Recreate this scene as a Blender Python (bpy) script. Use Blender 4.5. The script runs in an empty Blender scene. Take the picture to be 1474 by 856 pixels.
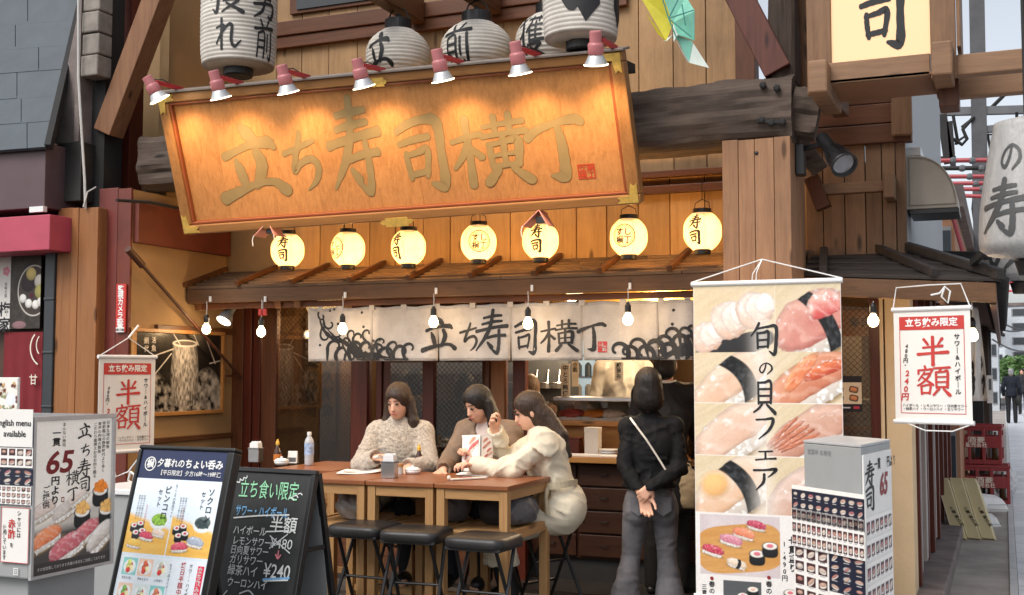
import bpy,bmesh,math,random
import numpy as np
from mathutils import Vector,Matrix,noise as mnoise
R = math.radians
PI = math.pi
random.seed(7)
rng = np.random.default_rng(7)
sc = bpy.context.scene
col = sc.collection

# ------------------------------------------------------------------ camera, sky, sun, exposure
FPX,CXP,CYP,HORIZON = 1690.0,737.0,428.0,535.0
YAW,PITCH,EYE = R(22.7),math.atan((HORIZON - CYP) / FPX),1.6
cam_d = bpy.data.cameras.new('camera')
cam_d.sensor_width = 36.0
cam_d.lens = FPX / 1474.0 * 36.0
cam_d.clip_start,cam_d.clip_end = 0.05,2000
cam = bpy.data.objects.new('camera',cam_d)
cam.location = (0,0,EYE)
cam.rotation_euler = (PI / 2 + PITCH,0,YAW)
col.objects.link(cam)
sc.camera = cam

world = bpy.data.worlds.new('World')
sc.world = world
world.use_nodes = True
wn,wl = world.node_tree.nodes,world.node_tree.links
wn.clear()
SUN_EL,SUN_ROT = R(48),R(200)
sky = wn.new('ShaderNodeTexSky')
sky.sky_type = 'NISHITA'
sky.sun_disc = False
sky.sun_elevation = SUN_EL
sky.sun_rotation = SUN_ROT
sky.air_density,sky.dust_density,sky.ozone_density = 1.0,3.0,1.0
hs = wn.new('ShaderNodeHueSaturation')
hs.inputs['Saturation'].default_value = 0.35
bg = wn.new('ShaderNodeBackground')
bg.inputs['Strength'].default_value = 0.15
wo = wn.new('ShaderNodeOutputWorld')
wl.new(sky.outputs[0],hs.inputs['Color'])
wl.new(hs.outputs[0],bg.inputs['Color'])
wl.new(bg.outputs[0],wo.inputs['Surface'])

sun_d = bpy.data.lights.new('sun','SUN')
sun_d.energy = 1.2
sun_d.angle = R(30)
sun_d.color = (1.0,0.96,0.9)
sun = bpy.data.objects.new('sun',sun_d)
az = SUN_ROT
sdir = Vector((math.sin(az) * math.cos(SUN_EL),math.cos(az) * math.cos(SUN_EL),math.sin(SUN_EL)))
sun.rotation_euler = sdir.to_track_quat('Z','Y').to_euler()
sun.location = (0,-5,12)
col.objects.link(sun)

sc.view_settings.view_transform = 'Standard'
sc.view_settings.look = 'None'
sc.view_settings.exposure = 0.42
sc.view_settings.gamma = 1.0
sc.view_settings.use_curve_mapping = False
sc.render.engine = 'CYCLES'
sc.cycles.use_denoising = True
sc.cycles.max_bounces = 7
sc.cycles.diffuse_bounces = 4
sc.cycles.glossy_bounces = 3
sc.cycles.transparent_max_bounces = 12
sc.cycles.sample_clamp_indirect = 4.0
sc.cycles.caustics_reflective = False
sc.cycles.caustics_refractive = False

# ------------------------------------------------------------------ pixel -> point on a plane of the place
def ray(px,py):
    x,y = (px - CXP) / FPX,-(py - CYP) / FPX
    fw = math.cos(PITCH) - y * math.sin(PITCH)
    up = math.sin(PITCH) + y * math.cos(PITCH)
    return Vector((x * math.cos(YAW) - fw * math.sin(YAW),x * math.sin(YAW) + fw * math.cos(YAW),up))
def P(px,py,Y):
    d = ray(px,py)
    t = Y / d.y
    return Vector((d.x * t,Y,EYE + d.z * t))
def PX(px,py,X):
    d = ray(px,py)
    t = X / d.x
    return Vector((X,d.y * t,EYE + d.z * t))
def PZ(px,py,Z):
    d = ray(px,py)
    t = (Z - EYE) / d.z
    return Vector((d.x * t,d.y * t,Z))
def XY(px,Y,py=450):
    return P(px,py,Y).x

# ------------------------------------------------------------------ objects
def thing(name,label,cat,loc=(0,0,0),group=None,kind=None,rz=0.0):
    o = bpy.data.objects.new(name,None)
    o.empty_display_size = 0.05
    o.location = loc
    o.rotation_euler = (0,0,rz)
    col.objects.link(o)
    return tag(o,label,cat,group,kind)
def tag(o,label=None,cat=None,group=None,kind=None):
    if label: o['label'] = label
    if cat: o['category'] = cat
    if group: o['group'] = group
    if kind: o['kind'] = kind
    return o
def origin_of(o):
    v = Vector((0,0,0))
    while o is not None:
        v = v + Vector(o.location)
        o = o.parent
    return v
def copy_tree(o,parent=None):
    c = o.copy()
    col.objects.link(c)
    if parent is not None:
        c.parent = parent
    for ch in list(o.children):
        copy_tree(ch,c)
    return c

class MB:
    """collects shapes and links them as ONE mesh object"""
    def __init__(s):
        s.v,s.f,s.uv = [],[],None
    def add(s,vs,fs):
        n = len(s.v)
        s.v.extend([tuple(v) for v in vs])
        s.f.extend([tuple(i + n for i in f) for f in fs])
        return s
    def box(s,x0,x1,y0,y1,z0,z1):
        x0,x1 = min(x0,x1),max(x0,x1); y0,y1 = min(y0,y1),max(y0,y1); z0,z1 = min(z0,z1),max(z0,z1)
        vs = [(x,y,z) for z in (z0,z1) for y in (y0,y1) for x in (x0,x1)]
        return s.add(vs,[(0,2,3,1),(4,5,7,6),(0,1,5,4),(1,3,7,5),(3,2,6,7),(2,0,4,6)])
    def hexa(s,c):
        """8 corners: bottom ring 0-3, top ring 4-7 (same order)"""
        return s.add(c,[(0,3,2,1),(4,5,6,7),(0,1,5,4),(1,2,6,5),(2,3,7,6),(3,0,4,7)])
    def slab(s,p00,p10,p11,p01,n,d):
        """quad with thickness d along -n"""
        n = Vector(n).normalized() * d
        q = [Vector(p) for p in (p00,p10,p11,p01)]
        return s.hexa([p - n for p in q] + q)
    def bar(s,a,b,w,h,up=(0,0,1)):
        a,b = Vector(a),Vector(b)
        d = (b - a).normalized()
        up = Vector(up)
        sx = d.cross(up)
        if sx.length < 1e-6: sx = d.cross(Vector((0,1,0)))
        sx.normalize()
        u = sx.cross(d).normalized()
        sx *= w / 2; u *= h / 2
        c = [a - sx - u,a + sx - u,b + sx - u,b - sx - u,a - sx + u,a + sx + u,b + sx + u,b - sx + u]
        return s.hexa(c)
    def tube(s,pts,r,n=10,cap=True):
        pts = [Vector(p) for p in pts]
        rs = r if isinstance(r,(list,tuple)) else [r] * len(pts)
        rings = []
        prev = None
        for i,p in enumerate(pts):
            d = (pts[min(i + 1,len(pts) - 1)] - pts[max(i - 1,0)])
            d = d.normalized() if d.length > 1e-9 else Vector((0,0,1))
            if prev is None:
                a = d.orthogonal().normalized()
            else:
                a = (prev - d * prev.dot(d))
                a = a.normalized() if a.length > 1e-6 else d.orthogonal().normalized()
            prev = a
            b = d.cross(a)
            rings.append([p + (a * math.cos(2 * PI * k / n) + b * math.sin(2 * PI * k / n)) * rs[i] for k in range(n)])
        vs = [v for r_ in rings for v in r_]
        fs = []
        for i in range(len(pts) - 1):
            for k in range(n):
                k2 = (k + 1) % n
                fs.append((i * n + k,i * n + k2,(i + 1) * n + k2,(i + 1) * n + k))
        if cap:
            fs.append(tuple(range(n))[::-1])
            fs.append(tuple((len(pts) - 1) * n + k for k in range(n)))
        return s.add(vs,fs)
    def lathe(s,prof,c=(0,0,0),n=24,axis=(0,0,1),sx=1.0,sy=1.0):
        """prof: (radius, height) pairs"""
        c = Vector(c); ax = Vector(axis).normalized()
        a = Vector((1,0,0)) if abs(ax.z) > 0.99 else ax.orthogonal().normalized()
        b = ax.cross(a)
        vs,fs = [],[]
        for r_,h in prof:
            r_ = max(r_,1e-5)
            for k in range(n):
                t = 2 * PI * k / n
                vs.append(c + ax * h + a * (math.cos(t) * r_ * sx) + b * (math.sin(t) * r_ * sy))
        for i in range(len(prof) - 1):
            for k in range(n):
                k2 = (k + 1) % n
                fs.append((i * n + k,i * n + k2,(i + 1) * n + k2,(i + 1) * n + k))
        if prof[0][0] > 1e-4: fs.append(tuple(range(n))[::-1])
        if prof[-1][0] > 1e-4: fs.append(tuple((len(prof) - 1) * n + k for k in range(n)))
        return s.add(vs,fs)
    def ball(s,c,rx,ry=None,rz=None,n=14,m=8):
        ry = ry or rx; rz = rz or rx
        vs,fs = [],[]
        for i in range(m + 1):
            t = PI * i / m
            for k in range(n):
                p = 2 * PI * k / n
                q = max(math.sin(t),1e-4)
                vs.append((c[0] + rx * q * math.cos(p),c[1] + ry * q * math.sin(p),c[2] + rz * math.cos(t)))
        for i in range(m):
            for k in range(n):
                k2 = (k + 1) % n
                fs.append((i * n + k,(i + 1) * n + k,(i + 1) * n + k2,i * n + k2))
        return s.add(vs,fs)
    def prism(s,pts,n,d):
        """3D polygon outline with thickness d along -n"""
        n = Vector(n).normalized() * d
        q = [Vector(p) for p in pts]
        k = len(q)
        fs = [tuple(range(k,2 * k)),tuple(range(k))[::-1]]
        fs += [(i,(i + 1) % k,k + (i + 1) % k,k + i) for i in range(k)]
        return s.add([p - n for p in q] + q,fs)
    def flat(s,geom,fn):
        vs,fs = geom
        return s.add([fn(x,y) for x,y in vs],fs)
    def build(s,name,mat,parent=None,smooth=False,bevel=0.0,local=False,label=None,seg=2):
        me = bpy.data.meshes.new(name)
        off = Vector((0,0,0)) if local or parent is None else origin_of(parent)
        me.from_pydata([(v[0] - off.x,v[1] - off.y,v[2] - off.z) for v in s.v],[],s.f)
        if mat: me.materials.append(mat)
        if smooth: me.polygons.foreach_set('use_smooth',[True] * len(me.polygons))
        me.update()
        o = bpy.data.objects.new(name,me)
        col.objects.link(o)
        if parent is not None: o.parent = parent
        if bevel > 0:
            m = o.modifiers.new('edge','BEVEL')
            m.width = bevel; m.segments = seg; m.limit_method = 'ANGLE'; m.angle_limit = R(40)
        if label: o['label'] = label
        return o

def np_mesh(name,V,F,mat,parent=None,smooth=True,local=False,colors=None):
    me = bpy.data.meshes.new(name)
    V = np.asarray(V,np.float32)
    F = np.asarray(F,np.int32)
    if parent is not None and not local:
        V = V - np.array(origin_of(parent),np.float32)
    me.vertices.add(len(V)); me.vertices.foreach_set('co',V.ravel())
    k = F.shape[1]
    me.loops.add(F.size); me.loops.foreach_set('vertex_index',F.ravel())
    me.polygons.add(len(F))
    me.polygons.foreach_set('loop_start',np.arange(0,F.size,k,dtype=np.int32))
    me.polygons.foreach_set('loop_total',np.full(len(F),k,np.int32))
    me.update(calc_edges=True)
    me.validate()
    if smooth: me.polygons.foreach_set('use_smooth',np.ones(len(me.polygons),bool))
    if colors is not None:
        at = me.color_attributes.new('print','FLOAT_COLOR','POINT')
        c = np.ones((len(V),4),np.float32); c[:,:3] = colors
        at.data.foreach_set('color',c.ravel())
    if mat: me.materials.append(mat)
    o = bpy.data.objects.new(name,me)
    col.objects.link(o)
    if parent is not None: o.parent = parent
    return o

# ------------------------------------------------------------------ materials
def srgb(h):
    h = h.lstrip('#')
    c = [int(h[i:i + 2],16) / 255 for i in (0,2,4)]
    return tuple((x / 12.92 if x <= 0.04045 else ((x + 0.055) / 1.055) ** 2.4) for x in c)
def nodes_of(name):
    m = bpy.data.materials.new(name)
    m.use_nodes = True
    nt = m.node_tree
    nt.nodes.clear()
    out = nt.nodes.new('ShaderNodeOutputMaterial')
    b = nt.nodes.new('ShaderNodeBsdfPrincipled')
    nt.links.new(b.outputs[0],out.inputs[0])
    return m,nt.nodes,nt.links,b,out
def c4(c): return (c[0],c[1],c[2],1.0)
def ramp(N,stops):
    r = N.new('ShaderNodeValToRGB')
    e = r.color_ramp.elements
    e[0].position,e[0].color = stops[0][0],c4(stops[0][1])
    e[1].position,e[1].color = stops[-1][0],c4(stops[-1][1])
    for p_,c in stops[1:-1]:
        x = e.new(p_); x.color = c4(c)
    return r
def mixc(N,L,a,b,fac,mode='MIX'):
    m = N.new('ShaderNodeMix'); m.data_type = 'RGBA'; m.blend_type = mode
    for sock,val in ((m.inputs[0],fac),(m.inputs[6],a),(m.inputs[7],b)):
        if hasattr(val,'is_output') or isinstance(val,bpy.types.NodeSocket): L.new(val,sock)
        elif isinstance(val,tuple): sock.default_value = c4(val)
        else: sock.default_value = val
    return m.outputs[2]
def coords(N,L,scale=(1,1,1),kind='Object'):
    t = N.new('ShaderNodeTexCoord'); mp = N.new('ShaderNodeMapping')
    mp.inputs['Scale'].default_value = scale
    L.new(t.outputs[kind],mp.inputs[0])
    return mp.outputs[0]
def noise_n(N,L,vec,scale,detail=4,rough=0.55,dist=0.0):
    n = N.new('ShaderNodeTexNoise')
    n.inputs['Scale'].default_value = scale; n.inputs['Detail'].default_value = detail
    n.inputs['Roughness'].default_value = rough; n.inputs['Distortion'].default_value = dist
    L.new(vec,n.inputs['Vector'])
    return n
def bump(N,L,h,b,strength=0.2,dist=0.01):
    x = N.new('ShaderNodeBump')
    x.inputs['Strength'].default_value = strength; x.inputs['Distance'].default_value = dist
    L.new(h,x.inputs['Height']); L.new(x.outputs[0],b.inputs['Normal'])
    return x
def plain(name,c,rough=0.5,metal=0.0,var=0.12,scale=6.0,bmp=0.0,spec=0.5):
    """a surface with faint uneven soiling"""
    m,N,L,b,_ = nodes_of(name)
    v = coords(N,L)
    n = noise_n(N,L,v,scale,5,0.6)
    lo = tuple(x * (1 - var) for x in c); hi = tuple(min(1,x * (1 + var * 0.7)) for x in c)
    r = ramp(N,[(0.3,lo),(0.7,hi)])
    L.new(n.outputs[0],r.inputs[0]); L.new(r.outputs[0],b.inputs['Base Color'])
    b.inputs['Roughness'].default_value = rough; b.inputs['Metallic'].default_value = metal
    b.inputs['Specular IOR Level'].default_value = spec
    if bmp: 
        n2 = noise_n(N,L,v,scale * 12,3)
        bump(N,L,n2.outputs[0],b,bmp,0.004)
    return m
def wood(name,light,dark,axis='z',rough=0.6,scale=1.0,vary=0.35,knots=True,bmp=0.25,grime=0.0):
    """grain runs along axis; each board (mesh island) gets its own tone and its own grain"""
    m,N,L,b,_ = nodes_of(name)
    sc_ = {'x': (0.9,14,14),'y': (14,0.9,14),'z': (14,14,0.9)}[axis]
    geo = N.new('ShaderNodeNewGeometry')
    t = N.new('ShaderNodeTexCoord')
    off = N.new('ShaderNodeVectorMath'); off.operation = 'SCALE'
    cmb = N.new('ShaderNodeCombineXYZ')
    for i in range(3): L.new(geo.outputs['Random Per Island'],cmb.inputs[i])
    L.new(cmb.outputs[0],off.inputs[0]); off.inputs['Scale'].default_value = 9.0
    ad = N.new('ShaderNodeVectorMath'); ad.operation = 'ADD'
    L.new(t.outputs['Object'],ad.inputs[0]); L.new(off.outputs[0],ad.inputs[1])
    mp = N.new('ShaderNodeMapping'); mp.inputs['Scale'].default_value = tuple(x * scale for x in sc_)
    L.new(ad.outputs[0],mp.inputs[0])
    n1 = noise_n(N,L,mp.outputs[0],1.6,8,0.62,0.6)
    n2 = noise_n(N,L,mp.outputs[0],7.0,5,0.6,0.2)
    mid = tuple((a + c) / 2 for a,c in zip(light,dark))
    r = ramp(N,[(0.28,dark),(0.46,mid),(0.72,light)])
    mx = N.new('ShaderNodeMix'); mx.data_type = 'FLOAT'; mx.inputs[0].default_value = 0.35
    L.new(n1.outputs[0],mx.inputs[2]); L.new(n2.outputs[0],mx.inputs[3])
    L.new(mx.outputs[0],r.inputs[0])
    rr = ramp(N,[(0.0,(1 - vary,) * 3),(1.0,(1.0 + vary * 0.35,) * 3)])
    L.new(geo.outputs['Random Per Island'],rr.inputs[0])
    c = mixc(N,L,r.outputs[0],rr.outputs[0],1.0,'MULTIPLY')
    if knots:
        vo = N.new('ShaderNodeTexVoronoi'); vo.feature = 'F1'
        mk = N.new('ShaderNodeMapping')
        ks = {'x': (1.1,4,4),'y': (4,1.1,4),'z': (4,4,1.1)}[axis]
        mk.inputs['Scale'].default_value = ks
        L.new(ad.outputs[0],mk.inputs[0]); L.new(mk.outputs[0],vo.inputs['Vector']); vo.inputs['Scale'].default_value = 1.3
        kr = ramp(N,[(0.05,(1,1,1)),(0.11,(0,0,0))])
        L.new(vo.outputs['Distance'],kr.inputs[0])
        c = mixc(N,L,c,tuple(x * 0.45 for x in dark),kr.outputs[0])
    if grime:
        g = noise_n(N,L,t.outputs['Object'],2.2,6,0.65)
        gr = ramp(N,[(0.42,(0,0,0)),(0.72,(grime,) * 3)])
        L.new(g.outputs[0],gr.inputs[0])
        c = mixc(N,L,c,(0.035,0.028,0.024),gr.outputs[0])
    L.new(c,b.inputs['Base Color'])
    b.inputs['Roughness'].default_value = rough
    b.inputs['Specular IOR Level'].default_value = 0.35
    bump(N,L,mx.outputs[0],b,bmp,0.006)
    return m
def emit(name,c,s):
    m,N,L,b,out = nodes_of(name)
    b.inputs['Base Color'].default_value = c4(c)
    b.inputs['Emission Color'].default_value = c4(c)
    b.inputs['Emission Strength'].default_value = s
    b.inputs['Roughness'].default_value = 0.6
    return m
def glass_mat(name,tint=(0.9,0.88,0.85),refl=0.12,rough=0.02):
    m,N,L,b,out = nodes_of(name)
    tr = N.new('ShaderNodeBsdfTransparent'); tr.inputs[0].default_value = c4(tint)
    gl = N.new('ShaderNodeBsdfGlossy'); gl.inputs['Roughness'].default_value = rough
    fr = N.new('ShaderNodeLayerWeight'); fr.inputs[0].default_value = 0.25
    mr = N.new('ShaderNodeMapRange'); mr.inputs[3].default_value = refl; mr.inputs[4].default_value = 0.7
    L.new(fr.outputs['Fresnel'],mr.inputs[0])
    mx = N.new('ShaderNodeMixShader')
    L.new(mr.outputs[0],mx.inputs[0]); L.new(tr.outputs[0],mx.inputs[1]); L.new(gl.outputs[0],mx.inputs[2])
    L.new(mx.outputs[0],out.inputs[0])
    return m
def print_mat(name,rough=0.4,emis=0.0,spec=0.3):
    m,N,L,b,out = nodes_of(name)
    a = N.new('ShaderNodeVertexColor'); a.layer_name = 'print'
    L.new(a.outputs[0],b.inputs['Base Color'])
    b.inputs['Roughness'].default_value = rough
    b.inputs['Specular IOR Level'].default_value = spec
    if emis:
        L.new(a.outputs[0],b.inputs['Emission Color']); b.inputs['Emission Strength'].default_value = emis
    return m

M = {}
M['plank_up'] = wood('plank_up',srgb('#b8946a'),srgb('#8d6a46'),'z',0.65,vary=0.25,grime=0.35)
M['plank_low'] = wood('plank_low',srgb('#c69a62'),srgb('#9c7040'),'z',0.6,vary=0.3,grime=0.25)
M['pillar'] = wood('pillar',srgb('#ad8362'),srgb('#7f5a40'),'z',0.65,vary=0.22,grime=0.25,bmp=0.4)
M['pillar_left'] = wood('pillar_left',srgb('#a9744a'),srgb('#85542f'),'z',0.5,vary=0.22)
M['beam_old'] = wood('beam_old',srgb('#75655a'),srgb('#241b18'),'x',0.85,0.7,vary=0.1,knots=True,bmp=0.9,grime=0.6)
M['post_old'] = wood('post_old',srgb('#5a4a40'),srgb('#1c1614'),'z',0.85,0.7,vary=0.1,bmp=0.9,grime=0.6)
M['brace'] = wood('brace',srgb('#9a6f50'),srgb('#6c4730'),'z',0.6,vary=0.15)
M['brace_red'] = wood('brace_red',srgb('#6e4036'),srgb('#472620'),'z',0.6,vary=0.15)
M['trim_x'] = wood('trim_x',srgb('#6d4228'),srgb('#3e2213'),'x',0.5,vary=0.15)
M['trim_y'] = wood('trim_y',srgb('#70482c'),srgb('#402415'),'y',0.5,vary=0.2)
M['trim_z'] = wood('trim_z',srgb('#70432a'),srgb('#3f2113'),'z',0.45,vary=0.2)
M['frame_red'] = wood('frame_red',srgb('#6b3020'),srgb('#3f160e'),'z',0.4,vary=0.25,knots=False)
M['eave'] = wood('eave',srgb('#836549'),srgb('#523c2a'),'x',0.7,vary=0.3,grime=0.4)
M['eave_dark'] = wood('eave_dark',srgb('#4d4642'),srgb('#24201f'),'x',0.55,vary=0.3,grime=0.3)
M['fascia'] = wood('fascia',srgb('#775539'),srgb('#4c3421'),'x',0.6,vary=0.1,grime=0.2)
M['sign_board'] = wood('sign_board',srgb('#ca9058'),srgb('#996638'),'z',0.42,1.5,vary=0.16,knots=False,bmp=0.12,grime=.10)
M['sign_frame'] = wood('sign_frame',srgb('#a87848'),srgb('#76502c'),'x',0.38,vary=0.1,knots=False,bmp=0.1)
M['sign_frame_z'] = wood('sign_frame_z',srgb('#a87848'),srgb('#76502c'),'z',0.38,vary=0.1,knots=False,bmp=0.1)
M['right_wood_x'] = wood('right_wood_x',srgb('#a07c5e'),srgb('#6f4f38'),'x',0.6,vary=0.15,grime=0.2)
M['right_wood_z'] = wood('right_wood_z',srgb('#9a7555'),srgb('#6a4a34'),'z',0.6,vary=0.25,grime=0.35)
M['pine'] = wood('pine',srgb('#c49a68'),srgb('#9b6f42'),'z',0.5,vary=0.18)
M['pine_x'] = wood('pine_x',srgb('#c49a68'),srgb('#9b6f42'),'x',0.5,vary=0.18)
M['pine_y'] = wood('pine_y',srgb('#c49a68'),srgb('#9b6f42'),'y',0.5,vary=0.18)
M['table_top'] = wood('table_top',srgb('#985e3a'),srgb('#7a462a'),'x',0.32,vary=0.1,knots=False,bmp=0.05)
M['counter_wood'] = wood('counter_wood',srgb('#c08a4e'),srgb('#94622f'),'x',0.4,vary=0.1)
M['drawer_wood'] = wood('drawer_wood',srgb('#4a2c1c'),srgb('#26140c'),'x',0.45,vary=0.25)
M['red_steel'] = plain('red_steel',srgb('#71332c'),0.45,0,0.18,5)
M['red_beam'] = plain('red_beam',srgb('#6a2f22'),0.5,0,0.25,4)
M['plaster'] = plain('plaster',srgb('#a08058'),0.85,0,0.12,2.5,0.3)
M['plaster_up'] = plain('plaster_up',srgb('#9a7c56'),0.85,0,0.14,2.5,0.3)
M['plaster_pier'] = plain('plaster_pier',srgb('#d6bb96'),0.85,0,0.08,3,0.5)
M['plaster_in'] = plain('plaster_in',srgb('#8a6a48'),0.8,0,0.12,3)
M['concrete'] = plain('concrete',srgb('#7b706c'),0.9,0,0.35,5,0.6)
M['slate'] = plain('slate',srgb('#475057'),0.6,0,0.16,4,0.4)
M['black'] = plain('black',(0.012,0.012,0.013),0.4,0,0.3)
M['black_rough'] = plain('black_rough',(0.016,0.015,0.015),0.75,0,0.3)
M['ink'] = plain('ink',(0.010,0.010,0.012),0.6,0,0.2)
M['white_ink'] = plain('white_ink',(0.85,0.85,0.83),0.6,0,0.05)
M['red_ink'] = plain('red_ink',srgb('#c33a35'),0.5,0,0.08)
M['dark_red_ink'] = plain('dark_red_ink',srgb('#8e1f24'),0.5,0,0.08)
M['gold'] = plain('gold',srgb('#d2ae58'),0.4,0.35,0.25,25,0.5)
M['khaki_paint'] = plain('khaki_paint',srgb('#8a754c'),0.55,0.0,0.08,12)
M['white_plastic'] = plain('white_plastic',(0.78,0.78,0.77),0.35,0,0.06)
M['grey_plastic'] = plain('grey_plastic',srgb('#9d9f9f'),0.45,0,0.08,3)
M['grey_dark'] = plain('grey_dark',srgb('#5d5f62'),0.5,0,0.15)
M['paper'] = plain('paper',(0.80,0.78,0.74),0.7,0,0.04)
M['paper_warm'] = plain('paper_warm',srgb('#e6dccd'),0.65,0,0.04)
M['steel'] = plain('steel',(0.55,0.55,0.56),0.28,1.0,0.15)
M['alu'] = plain('alu',(0.6,0.6,0.6),0.4,0.6,0.1)
M['cable'] = plain('cable',(0.55,0.53,0.5),0.6)
M['red_rod'] = plain('red_rod',srgb('#a04046'),0.5)
# ------------------------------------------------------------------ writing
def spline(pts,n=7):
    """Catmull-Rom through (x, y, w) points"""
    p = np.array(pts,float)
    if len(p) < 3: 
        t = np.linspace(0,1,n + 1)[:,None]
        return p[0] * (1 - t) + p[-1] * t
    q = np.vstack([2 * p[0] - p[1],p,2 * p[-1] - p[-2]])
    out = []
    for i in range(1,len(q) - 2):
        for k in range(n):
            t = k / n
            a,b,c,d = q[i - 1],q[i],q[i + 1],q[i + 2]
            out.append(0.5 * ((2 * b) + (-a + c) * t + (2 * a - 5 * b + 4 * c - d) * t * t + (-a + 3 * b - 3 * c + d) * t ** 3))
    out.append(p[-1])
    o = np.array(out)
    o[:,2] = np.clip(o[:,2],p[:,2].min() * 0.8,p[:,2].max() * 1.1)
    return o
def ribbon(pts,wscale=1.0,n=7,wob=0.0):
    o = spline(pts,n)
    x,y,w = o[:,0],o[:,1],o[:,2] * wscale
    if wob: w = w * (1 + wob * np.sin(np.arange(len(w)) * 1.7 + pts[0][0] * 31))
    dx,dy = np.gradient(x),np.gradient(y)
    l = np.hypot(dx,dy) + 1e-9
    nx,ny = -dy / l,dx / l
    L = list(zip(x + nx * w / 2,y + ny * w / 2)); Rr = list(zip(x - nx * w / 2,y - ny * w / 2))
    vs = L + Rr
    k = len(x)
    fs = [(k + i,k + i + 1,i + 1,i) for i in range(k - 1)]
    for idx,sg in ((0,-1),(k - 1,1)):
        b = len(vs)
        a0 = math.atan2(dy[idx],dx[idx])
        vs.append((x[idx],y[idx]))
        for j in range(9):
            a = a0 + sg * 0 + (-PI / 2 + PI * j / 8) + (0 if sg > 0 else PI)
            vs.append((x[idx] + math.cos(a) * w[idx] / 2,y[idx] + math.sin(a) * w[idx] / 2))
        fs += [(b,b + 1 + j,b + 2 + j) for j in range(8)]
    return vs,fs
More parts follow.
